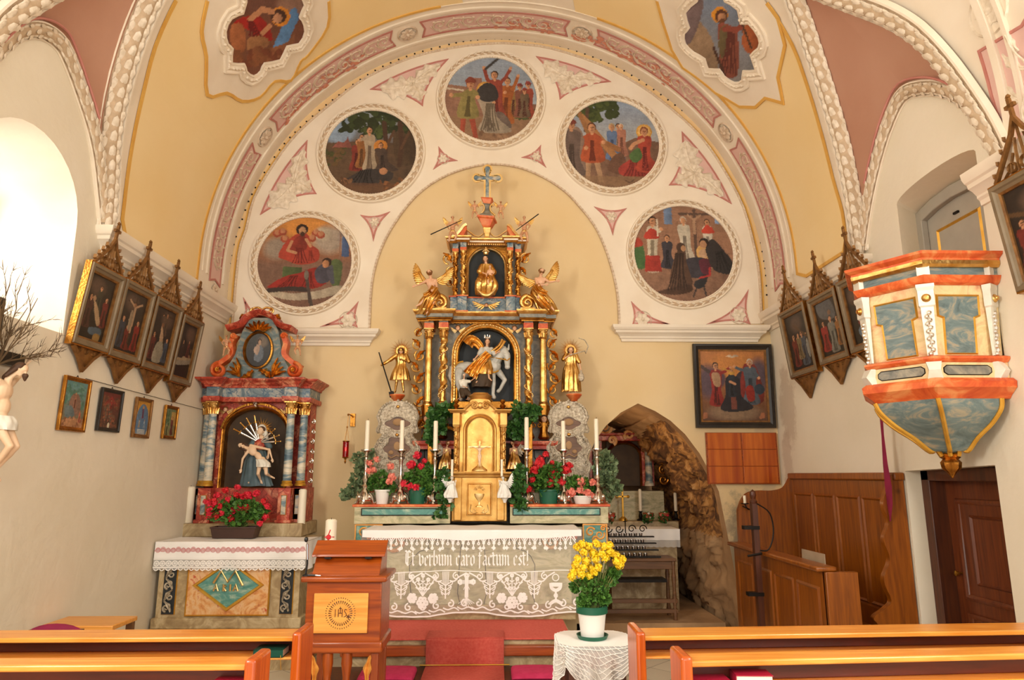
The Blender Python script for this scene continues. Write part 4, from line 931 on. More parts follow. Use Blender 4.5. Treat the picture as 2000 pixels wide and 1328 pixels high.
def p_hermit(c):
    c.grad('74849C','8A8480'); c.poly([(-.8,.2),(-.2,-.1),(.1,-.9),(-.9,-.9)],'A08468'); c.poly([(.15,.9),(.7,.8),(.9,.0),(.5,.1),(.3,.4)],'7A5644'); c.poly([(.45,.5),(.8,.45),(.8,-.2),(.5,-.1)],'A4562C'); c.poly([(-.9,.6),(-.55,.6),(-.6,-.3),(-.9,-.3)],'7E6A6A')
    c.ell(-.14,.42,.18,.18,'D8902C'); c.ell(-.1,.4,.14,.15,'5A3220'); c.ell(-.09,.38,.09,.1,'C08A64',shade=.5); c.ell(-.06,.28,.07,.08,'6A4028')
    c.poly([(-.12,.22),(.15,.25),(.35,.1),(.55,-.75),(.2,-.8),(.0,-.2)],'8A4A38'); c.poly([(-.05,.15),(.1,.2),(.2,-.2),(.15,-.5),(.0,-.25)],'6A5A3A'); c.line([(.05,.15),(.3,.2),(.42,.35)],.06,'8E4434'); c.ell(.42,.36,.05,.05,SK); c.line([(.1,.9),(.35,.4),(.7,-.1)],.02,'3A2A20'); c.folds(.2,.1,.35,-.75,6,'5E2A20',.018,.5); c.line([(-.1,-.3),(.3,-.85)],.03,'4A2E22')
vaultpainting('lobed fresco of a haloed figure in red among clouds, left vault',[(471,24),(448,34),(437,58),(441,81),(451,91),(449,119),(473,120),(478,135),(492,144),(504,135),(512,119),(543,113),(556,86),(580,81),(591,58),(585,37),(580,30),(590,7)],[(583,-12),(560,-20),(545,-42),(525,-48),(505,-42),(495,-25),(478,-20),(478,0)],p_moses,11,514,48,-.0,95)
vaultpainting('lobed fresco of a haloed hermit holding a staff, right vault',[(1366,0),(1343,22),(1351,51),(1341,63),(1343,82),(1359,98),(1381,111),(1387,130),(1409,131),(1419,145),(1438,157),(1453,152),(1455,134),(1479,133),(1469,104),(1485,89),(1485,70),(1466,44),(1450,44),(1444,16),(1419,0)],[(1412,-16),(1390,-24),(1372,-16)],p_hermit,12,1412,66,-.25,90)
# ---- stations of the cross on the side walls ----
def station_painter(k):
    base=[('3A2C22','2A2018')]
    def f(c):
        c.grad('2E2420','161210',-1.5,1.5); r=random.Random(k*7+1); c.ell(r.uniform(-.3,.3),.9,.6,.5,'5A4438',soft=.8)
        if k==0:   # deposition
            c.fig(-.5,-.9,1.4,'4A2A24','2A1612'); c.fig(.5,-.7,1.3,'6A2420','3A1210'); c.fig(.0,-.2,1.2,'3E3A2E','222018'); c.poly([(-.3,.3),(0,.1),(.2,-.2),(.4,-.6),(.2,-.7),(-.1,-.2)],'A88A68'); c.ell(-.3,.38,.1,.12,'A07C5C'); c.poly([(-.2,-.9),(.5,-.8),(.6,-1.1),(-.1,-1.15)],'4A5A66'); c.poly([(.2,-1.1),(.6,-1.1),(.5,-1.45),(.2,-1.4)],'8A6A38')
        elif k==1: # crucifixion
            c.line([(.1,-.9),(.1,1.2)],.05,'3E2A1C'); c.line([(-.45,.95),(.6,.95)],.045,'3E2A1C'); c.line([(-.35,1.0),(.1,.75),(.55,1.0)],.05,'A8886A'); c.line([(.1,.75),(.1,.15),(.08,-.4)],.08,'A8886A'); c.ell(.06,.85,.09,.11,'8A6044'); c.fig(-.5,-1.2,1.4,'2E3644','1C2028',halo=None); c.fig(-.1,-1.25,1.1,'6A2018','3A100C',kneel=1); c.fig(.55,-1.2,1.4,'7A1E1A','44100E'); c.ell(-.05,.1,.12,.5,'8E7C64')
        elif k==2:
            c.line([(.2,-.3),(.2,1.35)],.06,'3A281C'); c.line([(-.3,1.1),(.7,1.1)],.05,'3A281C'); c.fig(.2,.1,1.1,'5A4434','33261E',arm=[(-.3,.1)]); c.poly([(-.1,.5),(.15,.2),(.25,-.3),(.1,-.9),(-.1,-.8),(-.05,-.2)],'B09070'); c.ell(-.02,.58,.1,.12,'7A5238'); c.fig(-.5,-1.2,1.3,'5A2420','331210'); c.poly([(-.2,-.4),(.3,-.3),(.45,-1.2),(-.3,-1.3)],'8E8674'); c.fig(.6,-1.2,1.2,'3E4A5A','242C36')
        elif k==3:
            c.poly([(-.8,-.5),(.8,-.3),(.8,-.6),(-.7,-.85)],'8A8070'); c.poly([(-.6,-.5),(0,-.3),(.6,-.3),(.6,-.42),(-.6,-.6)],'A08A6C'); c.ell(.55,-.25,.12,.1,'8A644A'); c.fig(-.3,-.4,.9,'3A2A26','1E1614'); c.fig(.3,-.3,.9,'5A2620','30120E'); c.ell(.65,.1,.1,.1,'6A4A34')
        elif k==4:
            c.fig(-.4,-1.2,1.6,'6A2820','3A120E',arm=[(.3,0)]); c.fig(.3,-1.25,1.7,'4A5460','2A3038',arm=[(-.25,.05),(.2,.1)]); c.fig(.0,-.9,1.3,'7A6A4A','463C28'); c.line([(-.2,.9),(.7,.1)],.06,'5A4028'); c.ell(.65,-.5,.12,.5,'8A8A84')
        elif k==5:
            c.poly([(-.7,1.4),(.4,1.4),(.6,.4),(-.5,.6)],'5A5A5C'); c.fig(-.45,-1.1,1.5,'8A2420','4A100E',w=.44); c.fig(.15,-1.25,1.8,'74746C','44443E',hair='3A2418',arm=[(.25,-.1)]); c.fig(.65,-1.0,1.4,'8A5A2A','4E3016'); c.ell(.2,.75,.14,.12,'7A5A44')
        elif k==6:
            c.fig(-.2,-.5,1.3,'6A2A22','3A140F'); c.fig(.3,-.7,1.5,'4E4A3A','2C2A20',arm=[(.2,.2)]); c.poly([(-.5,-.7),(.1,-.5),(.5,-.9),(.3,-1.2),(-.4,-1.1)],'5E7080'); c.line([(-.6,.6),(.6,-.2)],.07,'4E3826')
        else:
            c.fig(-.6,-1.1,1.5,'6A2420','3A120E'); c.fig(.2,-1.2,1.7,'4A3A5A','2A2034'); c.line([(-.9,.7),(.5,.2)],.07,'5A4028'); c.ell(-.3,.4,.16,.3,'8A2418')
    return f
def mkframe(t,fn,w,h,border,depth,m_,inner=None):
    f_=MB(1); loop=[(-w/2+border,-h/2+border),(w/2-border,-h/2+border),(w/2-border,h/2-border),(-w/2+border,h/2-border)]
    f_.rail(loop,[(0,.004),(0,depth*.5),(-border*.45,depth*.75),(-border*.55,depth),(-border*.95,depth),(-border,depth*.8),(-border,.0)],True,fn=fn); f_.build('frame',m_,t,smooth=25)
    if inner:
        g_=MB(1); g_.rail(loop,[(.006,.004),(.006,depth*.5),(-.008,depth*.62),(-.008,.004)],True,fn=fn); g_.build('inner_moulding',inner,t,smooth=25)
def station(lab,X,sg,yc,zc,w,h,k,group):
    """on a side wall; sg = +1 left wall (faces +x)"""
    t=thing('station_painting',lab,'painting',(X,yc,zc),group=group)
    tilt=.13
    fn=lambda a,b_,d:(X+sg*(.03+d+(b_+h/2)*tilt),yc-sg*a*-1 if sg<0 else yc+a,zc+b_)
    canvasgrid('canvas',54,90,lambda x,y:fn(x*w*.44,y/1.62*h*.46,.012),t,station_painter(k),k+20,aspect=1.62,w=1)
    mkframe(t,fn,w,h,.055,.045,'framegrey','framecarve')
    gs=MB(1)
    gs.rail([(-w/2+.002,-h/2+.002),(w/2-.002,-h/2+.002),(w/2-.002,h/2-.002),(-w/2+.002,h/2-.002)],[(0,-.012),(0,.034),(-.012,.034),(-.012,-.012)],True,fn=fn); gs.build('gilt_edge','gold2',t)
    # pediment with tracery and cross, pendant below
    p_=MB(1); zt=h/2; hw=w*.42; ph=w*.55
    p_.rail([(-hw,zt+.01),(-hw*.2,zt+ph*.72),(0,zt+ph),(hw*.2,zt+ph*.72),(hw,zt+.01)],[(-.010,.008),(-.010,.03),(.010,.03),(.010,.008)],fn=fn)
    for q in range(-3,4):
        x=q*hw*.24; zz=zt+ph*(1-abs(q)*.27); p_.rail([(x,zt+.012),(x*.85,max(zt+.02,zz*.55+zt*.45)),(x*.6,max(zt+.03,zz*.9+zt*.1))],[(-.006,.01),(0,.026),(.006,.01)],fn=fn)
    for q,(r0) in enumerate((.028,.036,.028)): 
        x=(q-1)*hw*.42; p_.rail([(x+r0*cos(a*PI/6),zt+.05+r0*sin(a*PI/6)) for a in range(12)],[(-.006,.01),(0,.028),(.006,.01)],True,fn=fn)
    for sg2 in (1,-1):
        for u in (.15,.38,.6,.82): x=sg2*hw*(1-u*.85); z_=zt+ph*.8*u; p_.rail([(x,z_),(x+sg2*.03,z_+.012),(x+sg2*.028,z_+.035)],[(-.008,.012),(0,.03),(.008,.012)],fn=fn)
    for a,b_,c,d in ((0,ph-.01,0,ph+.11),(-.035,ph+.065,.035,ph+.065)): p_.rail([(a,zt+b_),(c,zt+d)],[(-.010,.008),(-.010,.026),(.010,.026),(.010,.008)],fn=fn)
    p_.rail([(-.011,zt+ph+.115),(0,zt+ph+.128),(.011,zt+ph+.115)],[(-.008,.01),(0,.026),(.008,.01)],fn=fn)
    p_.build('pediment','framecarve',t)
    q_=MB(1); zb=-h/2; dp=w*.38
    q_.rail([(-w*.4,zb-.01),(-w*.2,zb-dp*.45),(0,zb-dp),(w*.2,zb-dp*.45),(w*.4,zb-.01)],[(-.012,.006),(-.012,.028),(.012,.028),(.012,.006)],fn=fn)
    ov,tr=fill2d([(-w*.38,zb-.005),(0,zb-dp*.9),(w*.38,zb-.005)]); q_.add([fn(a,b_,.01) for a,b_ in ov],tr)
    for a in (-.2,0,.2): q_.rail([(a*w+.016*cos(u*PI/4),zb-dp*.2+.016*sin(u*PI/4)) for u in range(8)],[(-.004,.008),(0,.022),(.004,.008)],True,fn=fn)
    q_.build('pendant','framecarve',t)
    c_=MB(1)
    for a in (-w/2,w/2): 
        for z_ in (zt,zb): p_=fn(a,z_,.02); c_.ell(p_,.012,7,5)
    c_.build('corner_knob','framecarve',t)

for k,(lab,y0,y1,z0,z1) in enumerate([
('dark framed painting of a dead figure lowered at night, hanging nearest the bright window',4.61,5.03,2.485,3.055),
('dark framed painting of a crucifixion with mourners, second from the bright window',5.05,5.50,2.475,3.06),
('dark framed painting of a pale body on a sheet, third from the bright window',5.535,6.0,2.465,3.053),
('dark framed painting of an entombment, the farthest from the bright window',6.03,6.445,2.42,3.02)]):
    station(lab,XL,1,(y0+y1)/2,(z0+z1)/2,y1-y0,z1-z0,k,'stations on the left wall')
for k,(lab,y0,y1,z0,z1) in enumerate([
('dark framed painting with a standing red-robed man, on the right wall nearest the corner',6.15,6.71,2.55,3.20),
('dark framed painting of a pale-robed captive among soldiers, middle of three on the right wall',5.57,6.07,2.58,3.18),
('dark framed painting partly hidden behind the pulpit canopy rim on the right wall',5.0,5.52,2.59,3.19),
('dark framed painting cut by the right edge, hanging on the near side of the pulpit',3.12,3.68,2.62,3.24)]):
    station(lab,XR,-1,(y0+y1)/2,(z0+z1)/2,y1-y0,z1-z0,k+4,'stations on the right wall')
# small pictures on the left wall
def sp0(c):
    c.grad('5E8A8C','7A6A4A'); c.foliage(-.8,.8,-.2,1.1,60,'4E7A6A','6A9488',.14); c.poly([(-.4,.3),(0,.6),(.4,.3),(.5,-.5),(-.4,-.5)],'8A6A5A'); c.fig(.0,-.2,.8,'A0705A','5E3A2E'); c.poly([(-.7,-.2),(-.2,-.1),(.1,-.6),(-.6,-.7)],'6A7A7C'); c.poly([(-.9,-.9),(.9,-.7),(.9,-1.3),(-.9,-1.3)],'B0805A'); c.foliage(-.8,.8,-1.2,-.7,30,'C08A66','8A5A3C',.09); c.fig(.55,-.9,.6,'B0604A','5E2A20')
def sp1(c):
    c.grad('6A2E2A','4A3428'); c.foliage(-.8,.8,-1.2,.9,110,'7A4A34','5A3A30',.12); c.foliage(-.6,.6,-.9,.6,60,'9A5A40','6A5A4A',.08)
    for k in range(7): c.line([(0,.9),(-.6+.2*k,.35)],.03,'8A2A2A')
    c.fig(0,.1,.6,'A03A34','5E1C18'); c.poly([(-.12,-1.2),(-.12,-.9),(0,-.8),(.12,-.9),(.12,-1.2)],'D8CCB0',sm=False)
def sp2(c):
    c.grad('C08A34','C8A468'); c.poly([(-.7,-1.1),(-.7,.4),(0,1.0),(.7,.4),(.7,-1.1)],'5A7A9A'); c.fig(0,.0,.8,'7A4A6A','4A2A44',halo='E0A83C'); c.fig(-.35,-.7,.6,'B8A894','7A6A58'); c.fig(.35,-.7,.6,'9AA8B4','5E6A74')
    for z in (-.85,-.95,-1.05,-1.15): c.line([(-.5,z),(.5,z)],.02,'E0DCD0')
def sp3(c):
    c.grad('6A7A5A','8A8458'); c.foliage(-.9,-.2,-.2,1.1,30,'4E6A4A','6A8468',.14); c.poly([(.1,-.2),(.1,.9),(.8,.9),(.8,-.2)],'B89A5A',sm=False); c.fig(.3,-1.0,1.5,'7A4038','4A2420',halo='C8A050'); c.fig(-.45,-1.1,.9,'5E5A3A','3A3824')
for k,(lab,y0,y1,z0,z1,pf,m_) in enumerate([
('small gilt framed green landscape print with figures, first of the small left-wall row',4.64,4.94,1.895,2.265,sp0,'gold2'),
('small black framed reddish crowded print, second of the small left-wall row',5.09,5.385,1.92,2.24,sp1,'frameblack'),
('small brown framed print with a blue arched scene on gold, third in the row',5.59,5.85,1.90,2.225,sp2,'framecarve'),
('smallest gilt framed print with a haloed figure, last in the row beside the side altar',6.09,6.335,1.915,2.21,sp3,'gold2')]):
    w,h=y1-y0,z1-z0; yc,zc=(y0+y1)/2,(z0+z1)/2; t=thing('small_picture',lab,'picture',(XL,yc,zc),group='small pictures on the left wall')
    fn=lambda a,b_,d:(XL+.008+d+(b_+h/2)*.03,yc+a,zc+b_)
    canvasgrid('canvas',40,52,lambda x,y:fn(x*w*.46,y/1.3*h*.46,.01),t,pf,40+k,aspect=1.3,w=1); mkframe(t,fn,w,h,.03,.022,m_)
    h_=MB(1); h_.rail([(-.012,h/2),(0,h/2+.016),(.012,h/2)],[(-.002,0),(0,.004),(.002,0)],fn=fn); h_.build('hanging_ring','iron',t)
wr=MB(); wr.tube([(XL+.012,4.9,2.275),(XL+.012,5.6,2.262),(XL+.012,6.35,2.25),(XL+.012,7.28,2.235)],.0022,5); tag(wr.build('picture_wire','iron'),'thin dark wire running along the left wall above the small pictures','wire')
# large painting over the wooden board
def pbig(c):
    c.grad('B8763E','5A3E30',-1,1); c.ell(0,.55,.8,.5,'C4803E',soft=.7); c.ell(-.7,.1,.4,.6,'5E4A54',soft=.7); c.ell(.75,.3,.35,.6,'5A4A54',soft=.7); c.ell(0,-.75,.9,.3,'8A7058',soft=.7)
    c.ell(-.5,.2,.32,.32,'5A4650',soft=.4); c.poly([(-.18,.85),(-.05,.9),(0,.85),(.06,.9),(.2,.86),(.05,.82),(0,.8),(-.05,.82)],'C0A88C')
    c.fig(-.5,-.55,1.2,'8E2A24','4E1410',lean=.0,w=.34,hair='2A1A12',arm=[(.36,.12),(-.26,.1)]); c.poly([(-.62,.35),(-.4,.35),(-.38,.0),(-.55,-.0)],'B08A68'); c.line([(-.9,.55),(-.7,.4)],.05,'4A3A38')
    c.poly([(.1,.3),(.45,.5),(.6,.3),(.5,-.2),(.2,-.1)],'3A3034'); c.fig(.5,-.5,1.25,'505A64','2E343C',w=.36,hair='C0B4A4',arm=[(-.36,.06),(.2,-.2)],cape='7A2A22'); c.poly([(.36,-.05),(.56,-.02),(.6,-.4),(.4,-.42)],'8E2A20'); c.ell(.75,-.1,.15,.15,'2E3A48'); 
    c.poly([(-.4,-.68),(-.25,-.3),(-.22,.2),(.0,.3),(.2,.15),(.22,-.3),(.55,-.62),(.1,-.74)],'26242A'); c.poly([(-.1,-.68),(-.08,-.2),(.05,-.2),(.08,-.68)],'7A4438',sm=False); c.fig(-.05,-.3,.75,'2C3038','16181C',hair='8A6A44',lean=-.0,w=.3); c.line([(-.1,.12),(.05,.05)],.035,SK); c.ell(-.04,.36,.1,.05,'C0903C'); c.line([(-.3,.5),(-.1,.42)],.02,'C0903C')
    for x in (-.85,.8): c.ell(x,-.85,.07,.09,'A86A48'); c.ell(x-.05,-.9,.05,.05,'A86A48')
t=thing('framed_painting','large black framed painting of a coronation among clouds, above the wooden squares','painting',(2.572,7.29,2.1))
fn=lambda a,b_,d:(2.572+a,7.285-d-(b_+.45)*.03,2.547+b_)
canvasgrid('canvas',110,116,lambda x,y:fn(x*.375,y/1.05*.395,.01),t,pbig,60,aspect=1.05,w=1); mkframe(t,fn,.86,.905,.062,.045,'frameblack'); g_=MB(1)
g_.rail([(-.36,-.385),(.36,-.385),(.36,.385),(-.36,.385)],[(.01,.004),(.01,.02),(-.012,.024),(-.012,.004)],True,fn=fn); g_.build('inner_moulding','framecarve',t)
t=thing('wooden_board','reddish veneer board of six squares hanging under the large painting','board',(2.62,7.29,1.5))
b_=MB(1); b_.bx(2.24,3.0,7.262,7.29,1.508,2.045); b_.build('backing','lect',t)
for i in range(2):
    for j in range(3):
        b_=MB(1); b_.bx(2.252+i*.372,2.612+i*.372,7.255,7.262,1.518+j*.176,1.688+j*.176); b_.build('square_panel','panelwood',t,bevel=.003)
# ================= figures =================
def body(mb,J,H,slim=1.0,fingers=True,headdir=(0,-1,0)):
    """one continuous body from joint positions; H = standing height. Right/left are as seen."""
    J={k:Vector(v) for k,v in J.items()}; g=lambda k:J.get(k)
    hd=Vector(headdir).normalized(); up=(J['head']-J['neck']).normalized(); sd=hd.cross(up).normalized(); hd=up.cross(sd)*-1 if False else hd
    mt=Matrix((sd,-hd,up)).transposed(); h=J['head']
    mb.ell(h+up*.008*H,(.050*H,.058*H,.062*H),mtx=mt); mb.ell(h-up*.028*H+hd*.018*H,(.034*H,.036*H,.036*H),mtx=mt)
    mb.cap(h+hd*.052*H+up*.012*H,.007*H,h+hd*.068*H-up*.012*H,.011*H,7); mb.ell(h+hd*.048*H+up*.020*H,(.034*H,.014*H,.007*H),8,6,mtx=mt)
    mb.ell(h+hd*.052*H-up*.030*H,(.015*H,.008*H,.006*H),8,5,mtx=mt); mb.ell(h+hd*.05*H-up*.052*H,(.016*H,.013*H,.012*H),8,5,mtx=mt)
    for s_ in(-1,1): mb.ell(h+sd*(s_*.052*H),(.008*H,.014*H,.018*H),7,5,mtx=mt)
    mb.cap(J['neck'],.030*H*slim,h-up*.02*H,.027*H*slim)
    ch,wa,pe=J['chest'],J['waist'],J['pelvis']; sl,sr=J['shL'],J['shR']; ax=(sr-sl).normalized()
    up2=(J['neck']-pe).normalized(); fw=up2.cross(ax).normalized(); mt=Matrix((ax,fw,up2)).transposed()
    mb.ell(ch,(.095*H*slim,.062*H*slim,.10*H),mtx=mt); mb.ell(wa,(.072*H*slim,.052*H*slim,.09*H),mtx=mt); mb.ell(pe,(.082*H*slim,.062*H*slim,.065*H),mtx=mt)
    mb.cap(sl,.034*H*slim,ch+up2*.04*H,.05*H*slim); mb.cap(sr,.034*H*slim,ch+up2*.04*H,.05*H*slim); mb.cap(J['neck'],.033*H*slim,ch,.05*H*slim)
    for s_ in 'LR':
        if g('el'+s_) is not None:
            mb.cap(J['sh'+s_],.031*H*slim,J['el'+s_],.023*H*slim); mb.cap(J['el'+s_],.024*H*slim,J['ha'+s_],.015*H*slim)
            d=(J['ha'+s_]-J['el'+s_]).normalized(); w=J['ha'+s_]; a=d.cross(Vector((0,1,.3))).normalized(); c=d.cross(a)
            pm=w+d*.03*H; mb.ell(pm,(.024*H,.012*H,.028*H),8,6,mtx=Matrix((a,c,d)).transposed())
            if fingers:
                for i,(o,l) in enumerate(((-.017,.034),(-.006,.04),(.006,.038),(.017,.03))):
                    p=pm+a*(o*H)+d*.02*H; q=p+d*(l*.55*H)+c*.004*H; r=q+d*(l*.4*H)+c*.014*H; mb.cap(p,.0065*H,q,.006*H,6); mb.cap(q,.006*H,r,.0048*H,6)
                mb.cap(pm-a*.018*H-d*.008*H,.008*H,pm-a*.036*H+d*.014*H,.006*H,6)
        if g('kn'+s_) is not None:
            hp=J['hip'+s_]; mb.cap(hp,.052*H*slim,J['kn'+s_],.034*H*slim); mb.cap(J['kn'+s_],.035*H*slim,J['an'+s_],.02*H*slim)
            kn,an=J['kn'+s_],J['an'+s_]; mb.ell(kn.lerp(an,.3)+Vector((0,.008*H,0)),(.030*H*slim,.032*H*slim,.07*H),8,6,mtx=(an-kn).to_track_quat('Z','Y').to_matrix())
            t=g('to'+s_); t=t if t is not None else an+Vector((0,-.10*H,-.02*H)); mb.cap(an,.022*H,t,.015*H,8); mb.cap(an,.02*H,an.lerp(t,-.25),.018*H,7)
    return mt
def eyes(mb,J,H,headdir=(0,-1,0)):
    h=Vector(J['head']); hd=Vector(headdir).normalized(); up=(h-Vector(J['neck'])).normalized(); sd=hd.cross(up).normalized()
    for s_ in(-1,1): mb.ell(h+hd*.050*H+sd*(s_*.019*H)+up*.010*H,(.007*H,.005*H,.004*H),7,5)
def hairm(mb,J,H,headdir=(0,-1,0),long=0,curls=14,seed=1):
    r=random.Random(seed); h=Vector(J['head']); hd=Vector(headdir).normalized(); up=(h-Vector(J['neck'])).normalized(); sd=hd.cross(up).normalized()
    mb.ell(h-hd*.016*H+up*.024*H,(.056*H,.058*H,.056*H))
    for i in range(curls):
        a=r.uniform(0,2*PI); e=r.uniform(.1,1.0); d=(sd*cos(a)+(-hd*.9+up*.1)*sin(a)*(1 if sin(a)>0 else .35))*cos(e)+up*sin(e); mb.ell(h-hd*.01*H+up*.012*H+d*.055*H,.018*H,7,5)
    if long:
        for s_ in(-1,1): mb.cap(h+sd*(s_*.045*H)-hd*.012*H,.024*H,h+sd*(s_*.05*H)-up*.11*H-hd*.012*H,.018*H,7)
        mb.cap(h-hd*.035*H,.04*H,h-hd*.03*H-up*.12*H,.03*H)
def robe(mb,rings,k=9,amp=.16,seed=1,n=72,sub=6):
    """draped cloth: rings (x,y,z,rx,ry)"""
    r=random.Random(seed); ph=[r.uniform(0,6.3) for _ in range(4)]; R=smoothpath(rings,sub); out=[]
    m_=len(R)
    for i,(x,y,z,rx,ry) in enumerate(R):
        t=i/(m_-1); q=[]
        for j in range(n):
            a=2*PI*j/n; f=abs(sin((k*a)/2+ph[0]+.8*sin(a+ph[1])+t*1.3))**.7+.45*abs(sin(k*.8*a+ph[2]-t*2)); rr=1+amp*(f-.75)*min(1,.35+t*1.1)
            q.append((x+rx*rr*cos(a),y+ry*rr*sin(a),z+.02*rx*sin(5*a+ph[3])))
        out.append(q)
    return mb.loft(out)
def swirl(mb,pts,w,th=.006,folds=5,seed=1):
    """a flying ribbon of cloth along pts; w widths"""
    r=random.Random(seed); P=smoothpath(pts,6); n=len(P); rings=[]
    for i,p in enumerate(P):
        t=i/(n-1); p=Vector(p); tn=(Vector(P[min(n-1,i+1)])-Vector(P[max(0,i-1)])).normalized(); s_=tn.cross(Vector((0,1,0))).normalized(); ww=w[0]+(w[1]-w[0])*t if len(w)==2 else w[int(t*(len(w)-1))]
        q=[]
        m_=24
        for j in range(m_+1): u=j/m_-.5; q.append(p+s_*(u*ww)+Vector((0,-ww*.16*sin(folds*2*PI*(u+.07*sin(5*t)))-.04*ww,0)))
        q2=[v+Vector((0,th,0)) for v in q][::-1]; rings.append(q+q2)
    return mb.loft(rings)
def wing(mb,root,up,out,Ln,n=9,y=0.0):
    """feathered wing: root, direction of the leading edge, direction the feathers trail"""
    root=Vector(root); up=Vector(up).normalized(); out=Vector(out).normalized(); nn=up.cross(out).normalized()
    for i in range(n):
        t=i/(n-1); d=(up*(1-t*.55)+out*(t*1.25-.1)).normalized(); b0=root+up*(Ln*.55*(1-t)**.8)+out*(Ln*.12*t); L_=Ln*(.62-.16*t)
        a=d.cross(nn).normalized(); mt=Matrix((a,nn,d)).transposed(); mb.ell(b0+d*L_*.35,(Ln*.075,Ln*.022,L_*.55),8,8,mtx=mt)
    for i in range(6):
        t=i/5; b0=root+up*(Ln*.5*(1-t))+out*(Ln*.06*t); mb.ell(b0+out*.03*Ln,(Ln*.09,Ln*.045,Ln*.13),8,6,mtx=Matrix((out.cross(nn),nn,(up+out*.6).normalized())).transposed())
    mb.cap(root,Ln*.05,root+up*Ln*.62,Ln*.035)
def rays_(mb,c,r0,r1,n,y,w=.006,al=0):
    for i in range(n):
        a=2*PI*i/n; R=r1*(1 if i%2==0 else .82); d=Vector((cos(a),0,sin(a))); s_=Vector((-sin(a),0,cos(a))); c0=Vector(c)
        mb.add([c0+d*r0+s_*w,c0+d*r0-s_*w,c0+d*R,c0+d*r0+Vector((0,-.006,0)),c0+d*R*.8+Vector((0,.004,0))],[(0,2,3),(3,2,1),(0,4,2),(1,2,4),(0,3,1,4)])
Q=lambda px,py,Y:tuple(PY(px,py,Y))
def jpx(d,Y):
    """joints from photo measurements (px,py,depth offset)"""
    return {k:PY(v[0],v[1],Y+(v[2] if len(v)>2 else 0)) for k,v in d.items()}
def stand_j(x,y,z,H,pose=None):
    b_={'head':(0,-.01,.93),'neck':(0,0,.86),'chest':(0,0,.76),'waist':(0,0,.64),'pelvis':(0,0,.55),'shL':(-.105,0,.82),'shR':(.105,0,.82),'elL':(-.15,-.02,.67),'haL':(-.12,-.08,.55),'elR':(.15,-.02,.67),'haR':(.12,-.08,.55),'hipL':(-.05,0,.52),'knL':(-.06,-.03,.28),'anL':(-.065,.0,.045),'hipR':(.05,0,.52),'knR':(.07,-.04,.28),'anR':(.075,.01,.045)}
    b_.update(pose or {}); return {k:Vector((x+v[0]*H,y+v[1]*H,z+v[2]*H)) for k,v in b_.items() if v}
def man(t,J,H,flesh='skin',hair='hair',headdir=(0,-1,0),long=0,slim=1.0,vox=.0085,seed=1,bodyname='body'):
    mb=MB(1); body(mb,J,H,slim,True,headdir); mb.build(bodyname,flesh,t,remesh=max(.0028,vox*H))
    e=MB(1); eyes(e,J,H,headdir); e.build('eyes','hair',t)
    if hair: h=MB(1); hairm(h,J,H,headdir,long,seed=seed); h.build('hair',hair,t,remesh=.006*max(.6,H))
# ================= the high altar =================
CXA=-.095
def entab(mb,plan,prof,z0):
    mb.rail(plan,[(-o,z) for o,z in prof],fn=lambda a,b_,d:(a,b_,z0+d)); return mb
def ressaut(cx,W,yb,steps):
    """plan outline symmetric about cx: steps (half width, y) from outermost to centre"""
    L_=[(cx-W,yb)]
    for hw,y in steps: L_+= [(cx-hw,y)] if L_[-1][1]==y else [(cx-hw,L_[-1][1]),(cx-hw,y)]
    Rr=[(2*cx-a,b_) for a,b_ in L_[::-1]]; out=[]
    for p in L_+Rr:
        if not out or (abs(out[-1][0]-p[0])+abs(out[-1][1]-p[1]))>1e-5: out.append(p)
    return out
cornp=[(0,0),(.008,0),(.010,.012),(.02,.02),(.022,.034),(.04,.044),(.044,.06),(.052,.064),(.056,.078),(.0,.078)]
def hp(a,b_,py,Y): return (XX(b_,py,Y)-XX(a,py,Y))/2
T=thing('high_altar','towering gilded high altar retable with twisted columns standing behind the lace-covered table','altar',(CXA,6.9,0))
YF=6.86; YB=7.2
zA=ZZ(985,6.5); zP=ZZ(862,YF); zC0=ZZ(800,YF); zC1=ZZ(652,YF); zE0=ZZ(648,YF); zE1=ZZ(610,YF); zU0=ZZ(612,YF); zU1=ZZ(578,YF); zV1=ZZ(490,YF); zW1=ZZ(466,YF)
Wm=hp(822,1078,700,YF)
# core block, predella
b=MB(1); b.bx(CXA-Wm*.98,CXA+Wm*.98,7.02,7.26,zA-.1,zE0); b.bx(CXA-Wm*1.15,CXA+Wm*1.15,6.98,7.26,zA-.2,zP-.03); b.build('core','greym',T)
pp=MB(1)
for sg in (-1,1):
    xc=CXA+sg*Wm*.83
    pp.rail([(xc-.06,zA+.1),(xc-.06,zA+.18),(xc-.04,zA+.2),(xc-.04,zP-.18),(xc-.06,zP-.15),(xc-.06,zP-.08),(xc+.06,zP-.08),(xc+.06,zP-.15),(xc+.04,zP-.18),(xc+.04,zA+.2),(xc+.06,zA+.18),(xc+.06,zA+.1)],[(-.005,0),(-.005,.006),(.005,.006),(.005,0)],True,fn=lambda a,b_,d:(a,6.98-d,b_))
pp.build('panel_outline','iron',T)
b=MB(1); entab(b,ressaut(CXA,Wm*1.02,7.1,[(Wm*1.02,YF-.07),(Wm*.44,YF-.07),(Wm*.44,6.98)]),[(0,-.06),(.012,-.06),(.015,-.03),(.03,-.01),(.035,.02),(0,.02)],zP-.02); b.build('base_moulding','redm',T,smooth=25)
b=MB(1); b.bx(CXA-Wm,CXA+Wm,YF-.06,7.1,zP-.02,zP+.002); b.build('base_slab','redm',T)
b=MB(1); xo_=[hp(836,1060,700,YF),hp(862,1028,700,YF)]
